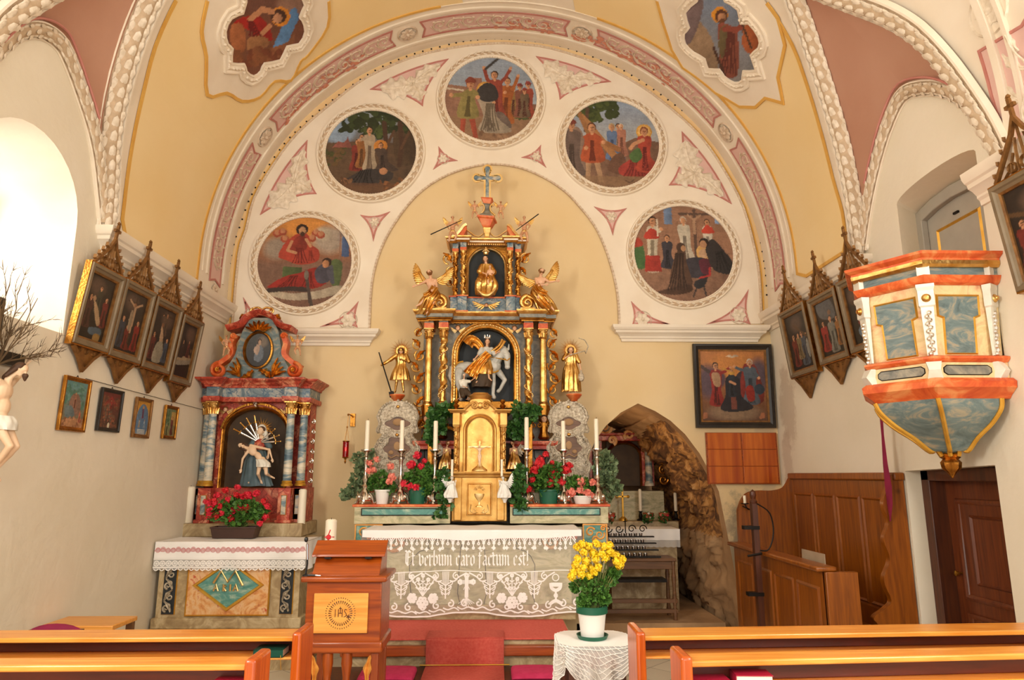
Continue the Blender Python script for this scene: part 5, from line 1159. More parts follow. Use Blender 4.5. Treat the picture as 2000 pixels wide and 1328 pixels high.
# columns
def capital(mb,c,r,h,z):
    mb.lathe([(r*.95,z),(r*1.0,z+h*.1),(r*1.15,z+h*.5),(r*1.55,z+h*.88),(r*1.5,z+h*.9)],(c[0],c[1],0),20)
    for k in range(10):
        a=2*PI*k/10; d=Vector((cos(a),sin(a),0)); p=Vector((c[0],c[1],0))+d*r
        mb.tube([p+Vector((0,0,z)),p+d*r*.12+Vector((0,0,z+h*.3)),p+d*r*.35+Vector((0,0,z+h*.5)),p+d*r*.6+Vector((0,0,z+h*.45))],[r*.3,r*.26,r*.2,r*.1],6)
    for k in range(4):
        a=PI/4+PI/2*k; d=Vector((cos(a),sin(a),0)); mb.ell(Vector((c[0],c[1],z+h*.78))+d*r*1.35,(r*.32,r*.32,r*.32),8,6)
    mb.bx(c[0]-r*1.5,c[0]+r*1.5,c[1]-r*1.5,c[1]+r*1.5,z+h*.9,z+h)
def cherub(t,name,c,s,wings=True,seed=1,hair='goldhair'):
    J={'head':Vector(c),'neck':Vector(c)+Vector((0,0,-.06*s/.13))}; H=s/.13
    m_=MB(1); h=Vector(c); m_.ell(h,(.052*H,.055*H,.06*H)); m_.ell(h+Vector((0,-.018*H,-.028*H)),(.038*H,.036*H,.034*H)); m_.cap(h+Vector((0,-.05*H,.01*H)),.008*H,h+Vector((0,-.062*H,-.01*H)),.011*H,7)
    for s_ in(-1,1): m_.ell(h+Vector((s_*.026*H,-.035*H,-.018*H)),.018*H,8,6)
    m_.ell(h+Vector((0,-.05*H,-.03*H)),(.012*H,.008*H,.005*H),7,5); hd=m_.build(name,'skin',t,remesh=max(.003,.008*H))
    e=MB(1); eyes(e,J,H); hairm(e,J,H,curls=16,seed=seed); e.build('hair',hair,hd)
    if wings:
        w=MB(1)
        for s_ in(-1,1): wing(w,h+Vector((s_*.03*H,.02*H,-.05*H)),(s_,0,.45),(s_*.4,0,-1),.16*H,6)
        w.build('wings','goldpale',hd)
for q,(off,tw) in enumerate(((xo_[0],0),(xo_[1],1))):
    for sg in (-1,1):
        x=CXA+sg*off; r=.036; yy=YF-.02+(.03 if q==0 else 0)
        c=MB(1); 
        z0=zP+.02; zb_=zC0+.04
        # console foot with a cherub head
        cb=MB(1); cb.lathe([(r*1.1,z0),(r*1.5,z0+.02),(r*1.0,z0+.07),(r*1.0,z0+.14),(r*1.5,zb_-.06),(r*1.6,zb_-.03),(r*1.6,zb_)],(x,yy,0),16,fl=.08,fk=6)
        for s2 in (-1,1): scrolltube(cb,spiral((x+s2*r*1.35,z0+.14),r*.8,PI/2,1.2,16,.2,s2),yy-.03,.010,.005)
        ft=cb.build('column_foot','gold2',T)
        cherub(ft,'cherub_head',(x,yy-.05,z0+.20),.075,False,seed=q*2+sg+9,hair='hair')
        if tw: c.twist((x,yy),zb_+.03,zC1-.03,r*.92,3.2 if sg<0 else -3.2,.28,14,64,.22)
        else:
            c.lathe([(r*.98,zb_+.03),(r,zb_+.1),(r*.98,zb_+.2),(r*.84,zC1-.03)],(x,yy,0),40,fl=.035,fk=14)
        c.lathe([(r*1.5,zb_),(r*1.5,zb_+.012),(r*1.25,zb_+.018),(r*1.35,zb_+.03),(r*1.0,zb_+.04)],(x,yy,0),20); c.lathe([(r*1.05,zC1-.055),(r*1.2,zC1-.045),(r*1.05,zC1-.035)],(x,yy,0),20)
        c.build('column','gold',T)
        if tw:
            lf=MB(1); turns=3.2*(-1 if sg>0 else 1)
            for k in range(46):
                t=k/46; a=2*PI*turns*t+PI/2; p=Vector((x+r*1.12*cos(a),yy+r*1.12*sin(a),zb_+.05+(zC1-.08-zb_-.05)*t)); lf.ell(p,(.012,.012,.008),6,5)
            lf.build('vine_wreath','goldpale',T)
        c=MB(1); capital(c,(x,yy),r*.95,.085,zC1-.035); c.build('capital','gold',T)
        # red impost over the capital
        c=MB(1); c.bx(x-.05,x+.05,yy-.05,7.05,zC1+.05,zE0+.085-.0); c.build('impost','orangem',T,bevel=.004)
        c=MB(1); zz=zE0+.1; c.bx(x-.045,x+.045,yy-.046,7.05,zz-.02,zE1-.07); c.build('frieze_block','greym',T)
        if tw: cherub(T,'cherub_head',(x,yy-.05,zz+.035),.045,False,seed=q+sg+3)
        else:
            f_=MB(1); rosette(f_,(x,zz+.03,yy-.05),.035,6,fn=lambda a,b_,d:(a,2*(yy-.05)-d,b_),d=.0); f_.build('rosette','gold',T)
# main entablature
pl_=ressaut(CXA,Wm*1.02,7.2,[(Wm*1.02,YF-.04),(Wm*.86,YF-.04),(Wm*.86,YF-.08),(Wm*.56,YF-.08),(Wm*.56,YF+.04)])
def slabpoly(mb,plan,z0,z1,o=0):
    mb.prism([(a,b_) for a,b_ in plan],z0,z1,fn=lambda x,y,z:(x,y,z))
b=MB(1); slabpoly(b,pl_,zE1-.10,zE1-.075); entab(b,pl_,[(0,0),(.012,0),(.016,.012),(.03,.022),(.034,.03),(0,.03)],zE1-.11); b.build('cornice_bed','gold2',T,smooth=25)
b=MB(1); slabpoly(b,pl_,zE1-.07,zE1-.01); entab(b,pl_,[(0,0),(.034,0),(.036,.035),(0,.035)],zE1-.075); b.build('cornice_band','greym',T,smooth=25)
b=MB(1); entab(b,pl_,[(0,0),(.038,0),(.045,.008),(.058,.02),(.064,.034),(.066,.044),(0,.044)],zE1-.04); b.build('cornice','gold',T,smooth=25)
b=MB(1); slabpoly(b,pl_,zE1-.012,zE1+.004); b.build('cornice_top','goldpaint',T)
dn=MB(1)
for i in range(26): x=CXA+(i-12.5)*.036; dn.ell((x,YF+.005,zE1-.115),(.012,.012,.008),6,4)
dn.build('bead_row','gold',T)
# niche frame with arch
nw=hp(893,1000,720,YF+.02); nzb=ZZ(783,YF+.02); ntop=ZZ(641,YF+.02,946)
arch_=[(CXA+nw,nzb),(CXA+nw,ntop-nw)]+arcpts(CXA,ntop-nw,nw,nw,0,180,24)[1:-1]+[(CXA-nw,ntop-nw),(CXA-nw,nzb)]
b=MB(1); b.rail(arch_,[(0,-.16),(0,.01),(-.012,.022),(-.02,.012),(-.035,.02),(-.05,.018),(-.06,.03),(-.072,.026),(-.074,-.04)],fn=lambda a,b_,d:(a,YF+.06-d,b_)); b.build('niche_frame','gold',T,smooth=30)
lf=MB(1); rp=resample([(a+(-.036 if False else 0),0,b_) for a,b_ in arch_],.03)
for i in range(1,len(rp)-1):
    p=rp[i]; tn=(rp[i+1]-rp[i-1]).normalized(); nn=Vector((tn.z,0,-tn.x)); c=p+nn*.042
    lf.ell((c.x,YF+.034,c.z),(.014,.010,.009),6,5,mtx=Matrix.Rotation(math.atan2(-tn.z,tn.x)+.5,3,'Y'))
lf.build('leaf_border','goldpale',T)
b=MB(1); b.bx(CXA-nw-.02,CXA+nw+.02,YF+.07,7.24,nzb-.06,nzb); b.bx(CXA-nw-.075,CXA+nw+.075,YF+.0,YF+.08,nzb-.075,nzb-.005); b.build('niche_sill','gold2',T,bevel=.005)
wallpl=MB(1); ov,tr=fill2d([(CXA-Wm*.6,nzb-.07),(CXA+Wm*.6,nzb-.07),(CXA+Wm*.6,zE1-.1),(CXA-Wm*.6,zE1-.1)],[arch_]); wallpl.add([(a,YF+.09,c) for a,c in ov],tr); wallpl.build('niche_wall','greym',T,smooth=0)
b=MB(1); b.rail(arch_,[(0,-.16),(-.004,-.16),(-.004,0),(0,0)],fn=lambda a,b_,d:(a,YF+.09-d,b_)); b.bx(CXA-nw-.01,CXA+nw+.01,7.012,7.018,nzb-.03,ntop+.02); b.build('niche_lining','dark',T)
for sg in (-1,1): cherub(T,'spandrel_angel',(CXA+sg*nw*1.05,YF+.03,ZZ(640,YF)),.055,True,seed=4+sg)
# side carvings
def carving(name,pxs,Y,m_='gold',flip=1,parent=T):
    c=MB(1)
    for i,(px,py,r,sg) in enumerate(pxs):
        p=XZ(px,py,Y); k=mpp(px,py,Y); scrolltube(c,spiral(p,r*k*1.15,PI/2*(1 if sg>0 else -1)+.3*i,1.35,22,.15,sg),Y,.35*r*k*.6,.1*r*k)
        acanthus(c,(p[0]-sg*r*k*.6,p[1]-r*k*.9),(p[0]+sg*r*k*1.1,p[1]+r*k*1.1),r*k*.42,.0,fn=lambda a,b_,d:(a,Y-.01-d,b_),lobes=3,d=.025,curl=.9*sg)
    c.build(name,m_,parent)
carving('side_carving',[(818,650,8,1),(815,672,9,-1),(820,695,10,1),(812,716,9,-1),(820,738,10,1),(812,760,9,-1),(820,784,10,1),(815,806,10,-1),(822,826,9,1)],YF+.04)
carving('side_carving',[(1083,650,8,-1),(1078,672,9,1),(1084,695,10,-1),(1078,716,9,1),(1084,738,10,-1),(1078,760,9,1),(1082,784,10,-1),(1074,806,8,1)],YF+.04)
# upper storey
W2=hp(884,1020,540,YF); z_=zE1
p2=ressaut(CXA,W2*1.04,7.2,[(W2*1.04,YF+.02),(W2*.82,YF+.02),(W2*.82,YF-.02),(W2*.56,YF-.02),(W2*.56,YF+.06)])
b=MB(1); slabpoly(b,p2,z_,zU1); b.build('upper_base','bluem',T,bevel=.003)
b=MB(1); entab(b,p2,[(0,0),(.012,.0),(.016,.012),(0,.016)],zU1-.01); entab(b,p2,[(0,0),(.012,.0),(.016,.014),(0,.018)],z_); b.build('upper_base_moulding','orangem',T,smooth=25)
b=MB(1); b.bx(CXA-W2*.9,CXA+W2*.9,7.0,7.24,zU1,zW1-.02); b.build('upper_core','greym',T)
for off,dy in ((hp(888,1012,540,YF),.05),(hp(902,994,540,YF),.0)):
    for sg in(-1,1):
        x=CXA+sg*off; yy=YF+.01+dy; r=.024; c=MB(1); c.twist((x,yy),zU1+.02,zV1-.05,r,3*sg,.25,12,50,.2); c.lathe([(r*1.4,zU1+.005),(r*1.4,zU1+.012),(r*1.1,zU1+.025)],(x,yy,0),16)
        for k in range(26): t=k/26; a=2*PI*3*sg*t+PI/2; c.ell((x+r*1.15*cos(a),yy+r*1.15*sin(a),zU1+.04+(zV1-.1-zU1)*t),.008,6,4)
        c.build('column','gold' if dy==0 else 'gold2',T)
        c=MB(1); capital(c,(x,yy),r*.9,.055,zV1-.052); c.build('capital','gold',T); c=MB(1); c.bx(x-.034,x+.034,yy-.034,7.02,zV1+.003,zV1+.035); c.build('impost','orangem',T,bevel=.003)
        c=MB(1); c.bx(x-.03,x+.03,yy-.03,7.02,zV1+.035,zW1-.03); c.build('frieze_block','bluem',T)
p3=ressaut(CXA,W2*1.08,7.2,[(W2*1.08,YF+.0),(W2*.84,YF+.0),(W2*.84,YF-.04),(W2*.56,YF-.04),(W2*.56,YF+.04)])
b=MB(1); entab(b,p3,[(0,0),(.01,0),(.02,.014),(.024,.02),(0,.02)],zW1-.055); b.build('cornice_bed','gold2',T,smooth=25)
b=MB(1); slabpoly(b,p3,zW1-.04,zW1-.005); entab(b,p3,[(0,0),(.022,0),(.024,.02),(0,.02)],zW1-.036); b.build('cornice_band','white',T,smooth=25)
b=MB(1); slabpoly(b,p3,zW1-.008,zW1+.003); entab(b,p3,[(0,0),(.026,0),(.04,.012),(.044,.024),(0,.024)],zW1-.018); b.build('cornice','gold',T,smooth=25)
dn=MB(1)
for i in range(24): dn.bx(CXA-.012+(i-11.5)*.022,CXA+.0+(i-11.5)*.022,YF+.02,YF+.05,zW1-.062,zW1-.05)
dn.build('dentil_row','goldpale',T)
nw2=hp(913,983,540,YF+.05); nb2=ZZ(577,YF+.05); nt2=ZZ(485,YF+.05)
ar2=[(CXA+nw2,nb2),(CXA+nw2,nt2-nw2)]+arcpts(CXA,nt2-nw2,nw2,nw2,0,180,20)[1:-1]+[(CXA-nw2,nt2-nw2),(CXA-nw2,nb2)]
b=MB(1); b.rail(ar2,[(0,-.05),(0,.012),(-.012,.02),(-.022,.012),(-.024,-.02)],fn=lambda a,b_,d:(a,YF+.09-d,b_)); b.build('niche_frame','goldpale',T,smooth=30)
b=MB(1); ov,tr=fill2d([(CXA-W2*.7,nb2-.02),(CXA+W2*.7,nb2-.02),(CXA+W2*.7,zW1-.05),(CXA-W2*.7,zW1-.05)],[ar2]); b.add([(a,YF+.1,c) for a,c in ov],tr); b.build('niche_wall','gold2',T,smooth=0)
b=MB(1); b.bx(CXA-nw2-.01,CXA+nw2+.01,6.995,7.0,nb2-.02,nt2+.02); b.build('niche_lining','dark',T)
f_=MB(1); w_=MB(1); zz=ZZ(596,YF)
for sg in(-1,1): wing(w_,(CXA+sg*.02,YF-.0,zz),(sg,0,.25),(sg*.5,0,-1),.12,5)
w_.build('cartouche_wings','gold',T); cherub(T,'cherub_head',(CXA,YF+.0,zz),.04,False,seed=8)
carving('side_volute',[(876,505,10,-1),(880,530,8,1),(878,552,7,-1)],YF+.08); carving('side_volute',[(1026,505,10,1),(1022,530,8,-1),(1024,552,7,1)],YF+.08)
# broken pediment, central pedestal and cross
for sg in(-1,1):
    c=MB(1); path=[(CXA+sg*hp(884,1026,460,YF),zW1+.005),(CXA+sg*hp(893,1017,460,YF),zW1+.02),(CXA+sg*hp(903,1007,455,YF),ZZ(452,YF)),(CXA+sg*hp(909,1000,450,YF),ZZ(443,YF)),(CXA+sg*hp(915,994,445,YF),ZZ(440,YF))]
    path=smoothpath(path,6); 
    c.prism([(path[0][0],zW1)]+path+[(path[-1][0],ZZ(448,YF)),(CXA+sg*hp(907,1004,460,YF),zW1)],YF+.0,YF+.18,fn=lambda x,z,y:(x,y,z)); c.build('broken_pediment','orangem',T,smooth=30)
    c=MB(1); c.rail(path,[(-.012,-.01),(-.012,.03),(.012,.035),(.012,-.01)],fn=lambda a,b_,d:(a,YF+.0-d,b_)); c.build('pediment_moulding','goldpale',T)
    g_=MB(1); g_.tube([(path[-1][0],YF+.02,ZZ(448,YF))]+smoothpath([(CXA+sg*.13,YF+.01,ZZ(460,YF)),(CXA+sg*.08,YF+.0,ZZ(462,YF)),(CXA+sg*.04,YF,ZZ(456,YF))],4),.009,7); g_.build('garland','goldpale',T)
b=MB(1); b.lathe([(.05,zW1),(.05,zW1+.02),(.035,zW1+.03),(.04,zW1+.06),(.05,zW1+.075),(.055,ZZ(446,YF)),(.06,ZZ(443,YF))],(CXA,YF+.05,0),4,mtx=Matrix.Rotation(PI/4,3,'Z')); b.build('pedestal_stem','gold',T,smooth=0,bevel=.004)
z0=ZZ(443,YF); z1=ZZ(423,YF); b=MB(1); b.lathe([(.06,z0),(.08,z0+.02),(.125,z1-.03),(.15,z1-.02),(.155,z1),(.0,z1)],(CXA,YF+.05,0),4,sy=.7,mtx=Matrix.Rotation(PI/4,3,'Z')); b.build('pedestal_bowl','orangem',T,smooth=0,bevel=.004)
z0=z1; z1=ZZ(397,YF); b=MB(1); b.lathe([(.115,z0),(.11,z0+.02),(.06,z0+.05),(.045,z0+.1),(.055,z1-.01),(.08,z1)],(CXA,YF+.05,0),4,sy=.7,mtx=Matrix.Rotation(PI/4,3,'Z')); b.build('pedestal_vase','greym',T,smooth=0)
c=MB(1)
for sg in(-1,1): c.tube(smoothpath([(CXA+sg*.085,YF,z0+.01),(CXA+sg*.07,YF,z0+.03),(CXA+sg*.04,YF,z0+.06),(CXA+sg*.032,YF,z1-.04),(CXA+sg*.055,YF,z1-.01),(CXA+sg*.07,YF,z1-.03)],5),.010,7)
c.build('pedestal_scroll','goldpale',T)
z0=z1; z1=ZZ(386,YF); b=MB(1); b.lathe([(.05,z0),(.06,z0+.01),(.085,z1-.01),(.1,z1),(.0,z1)],(CXA,YF+.05,0),4,sy=.8,mtx=Matrix.Rotation(PI/4,3,'Z')); b.build('pedestal_cap','orangem',T,smooth=0,bevel=.003)
zc0=z1; zc1=ZZ(323,YF); hc=(zc1-zc0); a_=.034
def bud(cx,cz,d):  # trefoil end
    return [(cx+.042*cos(R_(t)),cz+.042*sin(R_(t))) for t in range(d-140,d+141,20)]
xb=CXA; zb=zc0+hc*.64; hw=hc*.36; w=.027
outl=[(xb+w,zc0),(xb+w,zb-w)]+[(xb+hw-.045,zb-w)]+bud(xb+hw-.02,zb,0)+[(xb+hw-.045,zb+w),(xb+w,zb+w)]+[(xb+w,zc1-.055)]+bud(xb,zc1-.03,90)+[(xb-w,zc1-.055),(xb-w,zb+w),(xb-hw+.045,zb+w)]+bud(xb-hw+.02,zb,180)+[(xb-hw+.045,zb-w),(xb-w,zb-w),(xb-w,zc0)]
b=MB(1); b.prism(outl,YF+.035,YF+.06,fn=lambda x,z,y:(x,y,z)); b.build('top_cross','bluem',T)
b=MB(1); b.rail(outl,[(-.011,-.0),(-.011,.012),(.009,.012),(.009,0)],True,fn=lambda a,b_,d:(a,YF+.035-d,b_)); b.build('cross_border','goldpale',T)
# ---------- the rider group in the main niche ----------
NY=YF+.06
def PJ(d,Y): return jpx(d,Y)
t=thing('rider_statue','painted statue of a crowned horseman in flying gold cloak inside the main niche','statue',Q(946,783,NY))
k=mpp(946,720,NY)
h_=MB(1); P=lambda x,y,dy=0:Vector(Q(x,y,NY+dy))
h_.ell(P(912,722),(24*k,13*k,16*k)); h_.ell(P(935,720,-.01),(26*k,14*k,15*k)); h_.ell(P(962,714,-.02),(17*k,13*k,17*k)); h_.ell(P(900,722,.01),(15*k,12*k,16*k))
h_.cap(P(966,706,-.03),12*k,P(984,684,-.05),7.5*k); h_.cap(P(984,684,-.05),7.5*k,P(990,694,-.07),7*k); h_.cap(P(990,696,-.07),7*k,P(991,714,-.09),5*k); h_.ell(P(991,717,-.095),(5.5*k,5*k,4.5*k))
for a in (983,993): h_.cap(P(a,682,-.05),2.6*k,P(a+(1 if a>988 else -1),672,-.05),1.0*k)
h_.cap(P(960,725,-.03),8*k,P(964,748,-.05),4.5*k); h_.cap(P(964,748,-.05),4.5*k,P(963,770,-.05),3.2*k); h_.cap(P(963,770,-.05),3.5*k,P(965,776,-.06),4*k)
h_.cap(P(970,722,.01),8*k,P(986,742,-.01),4.5*k); h_.cap(P(986,742,-.01),4.3*k,P(977,760,-.0),3.2*k); h_.cap(P(977,760,0),3.3*k,P(973,764,-.01),3.8*k)
for dy,x2 in ((-.03,900),(.04,916)): h_.cap(P(898,728,dy),11*k,P(x2-6,750,dy),5*k); h_.cap(P(x2-6,750,dy),5*k,P(x2-1,764,dy),3.6*k); h_.cap(P(x2-1,764,dy),3.4*k,P(x2,780,dy),3.6*k)
h_.tube([P(890,715,.02),P(882,718,.02),P(879,735,.02),P(884,752,.02)],[4*k,6*k,6*k,2*k],8); h_.build('horse','horse',t,remesh=.0045)
m_=MB(1)
for i in range(9): m_.cap(P(968+i*2.2,700-i*2.6,-.06+.01*(i%2)),3.4*k,P(964+i*2.0,712-i*2,-.075),1.8*k,6)
for a in (986.5,994.5): m_.ell(P(a,690,-.105 if 0 else -.1),1.2*k,6,4)
m_.build('mane','horse',t)
br=MB(1); br.tube([P(985,700,-.105),P(990,704,-.12),P(996,700,-.105)],1.1*k,6); br.tube([P(992,704,-.115),P(975,700,-.1),P(960,698,-.07)],1.0*k,6); br.tube(smoothpath([P(950,716,-.09),P(962,727,-.09),P(974,724,-.08)],4),1.6*k,6); br.tube(smoothpath([P(888,715,-.05),P(896,708,-.075),P(905,706,-.08)],4),1.6*k,6); br.build('harness','goldpaint',t)
J=PJ({'head':(952,668,-.09),'neck':(951,677,-.07),'chest':(949,688,-.07),'waist':(946,700,-.06),'pelvis':(943,710,-.05),'shL':(942,682,-.06),'shR':(959,682,-.07),'elL':(935,692,-.09),'haL':(928,700,-.12),'elR':(965,692,-.1),'haR':(972,688,-.13),'hipL':(938,712,-.05),'knL':(940,720,-.14),'anL':(934,742,-.12),'toL':(930,747,-.15),'hipR':(950,712,-.05),'knR':(953,722,-.13),'anR':(955,738,-.13),'toR':(960,743,-.15)},NY)
man(t,J,.46,'skin','hair',long=1,bodyname='rider')
a=MB(1); a.ell(P(950,688,-.075),(10.5*k,8*k,12*k)); a.cap(P(941,683,-.065),5.5*k,P(936,691,-.09),4.5*k); a.cap(P(960,683,-.075),5.5*k,P(965,691,-.1),4.5*k); a.build('cuirass','horse',t,remesh=.004)
a=MB(1); swirl(a,[P(944,684,-.05),P(932,670,-.06),P(920,664,-.08),P(912,672,-.1)],(12*k,26*k),.006,2,3); swirl(a,[P(955,690,-.13),P(940,706,-.15),P(926,722,-.16),P(918,734,-.15)],(16*k,30*k),.006,3,4); robe(a,[(*P(947,702,-.07),11*k,9*k),(*P(945,712,-.07),15*k,13*k),(*P(944,724,-.08),18*k,15*k),(*P(944,732,-.09),16*k,14*k)],7,.22,2,48,4); swirl(a,[P(960,688,-.1),P(976,676,-.12),P(984,664,-.1)],(8*k,10*k),.005,1,5); a.build('cloak','gold',t)
a=MB(1); a.lathe([(4.5*k,0),(5*k,2*k),(5.5*k,3*k)],P(952,662,-.09),12)
for i in range(8): an=2*PI*i/8; a.cap(P(952,660,-.09)+Vector((5*k*cos(an),5*k*sin(an),0)),1.1*k,P(952,655,-.09)+Vector((6.2*k*cos(an),6.2*k*sin(an),0)),.6*k,6)
a.build('crown','silver',t)
a=MB(1); robe(a,[(*P(944,726,-.08),17*k,12*k),(*P(942,742,-.08),19*k,13*k),(*P(940,756,-.08),17*k,12*k)],9,.12,5,48,4); a.build('saddle_cloth','pew' if 0 else 'maroonbrown' if 'maroonbrown' in M else 'darkbrown',t)
t=thing('beggar_statue','small painted figure of a kneeling beggar in white shirt beneath the horse','statue',Q(912,783,NY-.1))
J=PJ({'head':(907,733,-.12),'neck':(906,741,-.11),'chest':(905,748,-.11),'waist':(905,756,-.1),'pelvis':(905,763,-.1),'shL':(899,744,-.11),'shR':(911,744,-.11),'elL':(901,753,-.14),'haL':(910,756,-.15),'elR':(918,745,-.13),'haR':(926,739,-.14),'hipL':(902,764,-.1),'knL':(903,774,-.16),'anL':(895,779,-.08),'toL':(892,781,-.08),'hipR':(909,764,-.1),'knR':(918,772,-.15),'anR':(912,780,-.1),'toR':(920,781,-.12)},NY)
man(t,J,.26,'skin','whitecloth',(.6,-1,.3),vox=.012)
a=MB(1); a.ell(P(905,750,-.11),(8*k,7*k,10*k)); a.cap(P(899,745,-.11),4*k,P(901,753,-.14),3*k); a.cap(P(911,745,-.11),4*k,P(917,745,-.13),3*k); a.build('shirt','whitecloth',t,remesh=.004)
a=MB(1); a.cap(P(904,763,-.1),8*k,P(904,773,-.15),5*k); a.cap(P(908,763,-.1),7*k,P(917,771,-.15),5*k); a.build('breeches','darkbrown',t,remesh=.004)
# ---------- madonna in the upper niche ----------
NY2=YF+.02; k=mpp(950,540,NY2); P=lambda x,y,dy=0:Vector(Q(x,y,NY2+dy))
t=thing('mother_and_child_statue','gilded crowned woman holding a child on a golden crescent in the upper niche','statue',Q(950,579,NY2))
J=PJ({'head':(948,506,-.02),'neck':(949,514,0),'chest':(950,524,0),'waist':(950,536,0),'pelvis':(950,547,0),'shL':(942,519,0),'shR':(958,519,0),'elL':(937,530,-.03),'haL':(946,534,-.08),'elR':(964,532,-.03),'haR':(957,540,-.08),'hipL':(946,550,0),'knL':(942,556,-.08),'anL':(943,572,-.06),'hipR':(955,550,0),'knR':(958,556,-.08),'anR':(956,572,-.06)},NY2)
man(t,J,.48,'skin','hair',long=1)
a=MB(1); robe(a,[(*P(950,517,.0),9*k,7*k),(*P(950,526,0),12*k,9*k),(*P(950,538,-.02),14*k,12*k),(*P(950,550,-.04),19*k,16*k),(*P(950,562,-.04),20*k,16*k),(*P(948,576,-.02),17*k,13*k)],8,.28,7,80,6); a.cap(P(942,520,0),6*k,P(937,530,-.03),6*k); a.cap(P(958,520,0),6*k,P(964,532,-.03),6*k); swirl(a,[P(936,540,-.09),P(948,548,-.12),P(962,545,-.1)],(14*k,14*k),.006,2,4); a.build('robe','gold',t)
a=MB(1); mo=[(950+19*cos(R_(an)),566+10-11*sin(R_(an))*-1*.0-9*(-sin(R_(an)))) for an in range(180,361,12)]
mo=[(950-18+36*i/14,565+12*sin(PI*i/14)) for i in range(15)]
a.tube([P(x,y,-.11) for x,y in mo],[k*(.8+4.2*sin(PI*i/14)) for i in range(15)],10); a.build('crescent','goldpale',t)
a=MB(1); a.lathe([(5*k,0),(4.6*k,2*k),(6*k,5*k)],P(949,498,-.01),14)
for i in range(8): an=2*PI*i/8; a.ell(P(949,491,-.01)+Vector((6*k*cos(an),6*k*sin(an),0)),1.4*k,6,5)
a.ell(P(949,489,-.01),(5*k,4.5*k,4*k)); a.ell(P(949,484,-.01),1.8*k); a.build('crown','goldpale',t)
J2=PJ({'head':(957,521,-.09),'neck':(957,526,-.08),'chest':(957,531,-.085),'waist':(957,537,-.08),'pelvis':(957,541,-.08),'shL':(953,529,-.08),'shR':(961,529,-.08),'elL':(951,535,-.1),'haL':(950,540,-.12),'elR':(964,534,-.1),'haR':(965,529,-.12),'hipL':(955,543,-.08),'knL':(953,549,-.13),'anL':(954,556,-.12),'hipR':(959,543,-.08),'knR':(961,549,-.13),'anR':(960,556,-.12)},NY2)
a=MB(1); body(a,J2,.24,1.25,False); a.build('child','skin',t,remesh=.004)
# ---------- flying angels, putti ----------
def angel(lab,cat,Y,jd,H,wings_,robe_,headdir=(0,-1,0),flesh='skin',grp=None,hair='goldhair',slim=1.0,base=None,swirls=(),wm='gold',rm='gold',fold=.25):
    bx_=base or jd['pelvis']; t=thing('angel_statue' if robe_ is not None else 'putto_statue',lab,cat,Q(bx_[0],bx_[1],Y),group=grp)
    J=jpx(jd,Y); man(t,J,H,flesh,hair,headdir,slim=slim)
    k=mpp(jd['chest'][0],jd['chest'][1],Y)
    if wings_:
        for (rx,ry),up,out,Ln in wings_:
            w=MB(1); wing(w,Q(rx,ry,Y+.03),up,out,Ln*k,9); w.build('wing',wm,t)
    if robe_:
        r=MB(1); robe(r,[(*Q(x,y,Y+dy),a*k,b_*k) for x,y,dy,a,b_ in robe_],8,fold,3,72,5)
        for pts,w in swirls: swirl(r,[Q(x,y,Y+dy) for x,y,dy in pts],(w[0]*k,w[1]*k),.006,2,5)
        r.build('robe',rm,t)
    return t
YA=YF-.06
angel('gilded winged angel seated on the left scroll of the cornice, gazing up left','statue',YA,{'head':(839,534,-.03),'neck':(841,543,0),'chest':(842,553,0),'waist':(843,564,0),'pelvis':(844,574,0),'shL':(834,548,-.01),'shR':(851,548,0),'elL':(825,553,-.05),'haL':(812,558,-.09),'elR':(853,560,-.04),'haR':(846,566,-.09),'hipL':(840,576,0),'knL':(829,586,-.08),'anL':(820,594,-.08),'toL':(813,598,-.1),'hipR':(849,576,0),'knR':(846,590,-.09),'anR':(838,606,-.06),'toR':(833,612,-.1)},.56,
 [((850,548),(.75,.1,.55),(.9,0,-.6),42),((833,550),(-.55,.1,.8),(-.7,0,-.3),42)],[(846,566,0,9,8),(844,576,-.02,15,13),(836,588,-.04,15,12),(829,602,-.02,13,10),(822,615,0,9,7)],(-.3,-1,.25),swirls=[([(850,560,-.06),(842,572,-.1),(828,578,-.11)],(16,12)),([(846,585,-.1),(838,600,-.1),(832,617,-.05)],(16,10))])
angel('gilded winged angel seated on the right scroll of the cornice, arms held out right','statue',YA,{'head':(1058,531,-.03),'neck':(1056,540,0),'chest':(1055,550,0),'waist':(1053,561,0),'pelvis':(1051,570,0),'shL':(1047,545,0),'shR':(1064,545,-.01),'elL':(1050,558,-.05),'haL':(1064,556,-.09),'elR':(1073,551,-.05),'haR':(1086,549,-.09),'hipL':(1047,572,0),'knL':(1052,580,-.09),'anL':(1064,586,-.08),'toL':(1070,589,-.1),'hipR':(1056,572,0),'knR':(1064,583,-.08),'anR':(1076,598,-.06),'toR':(1082,606,-.09)},.56,
 [((1062,548),(.6,.1,.8),(.9,0,-.1),46),((1047,550),(-.8,.1,.3),(-.6,0,-.8),36)],[(1050,562,0,10,8),(1052,573,-.02,15,13),(1060,584,-.04,15,12),(1070,598,-.02,14,10),(1080,612,0,10,7)],(.2,-1,.1),swirls=[([(1046,556,-.06),(1054,568,-.1),(1068,574,-.11)],(16,12)),([(1052,580,-.1),(1066,595,-.1),(1080,612,-.05)],(14,10))])
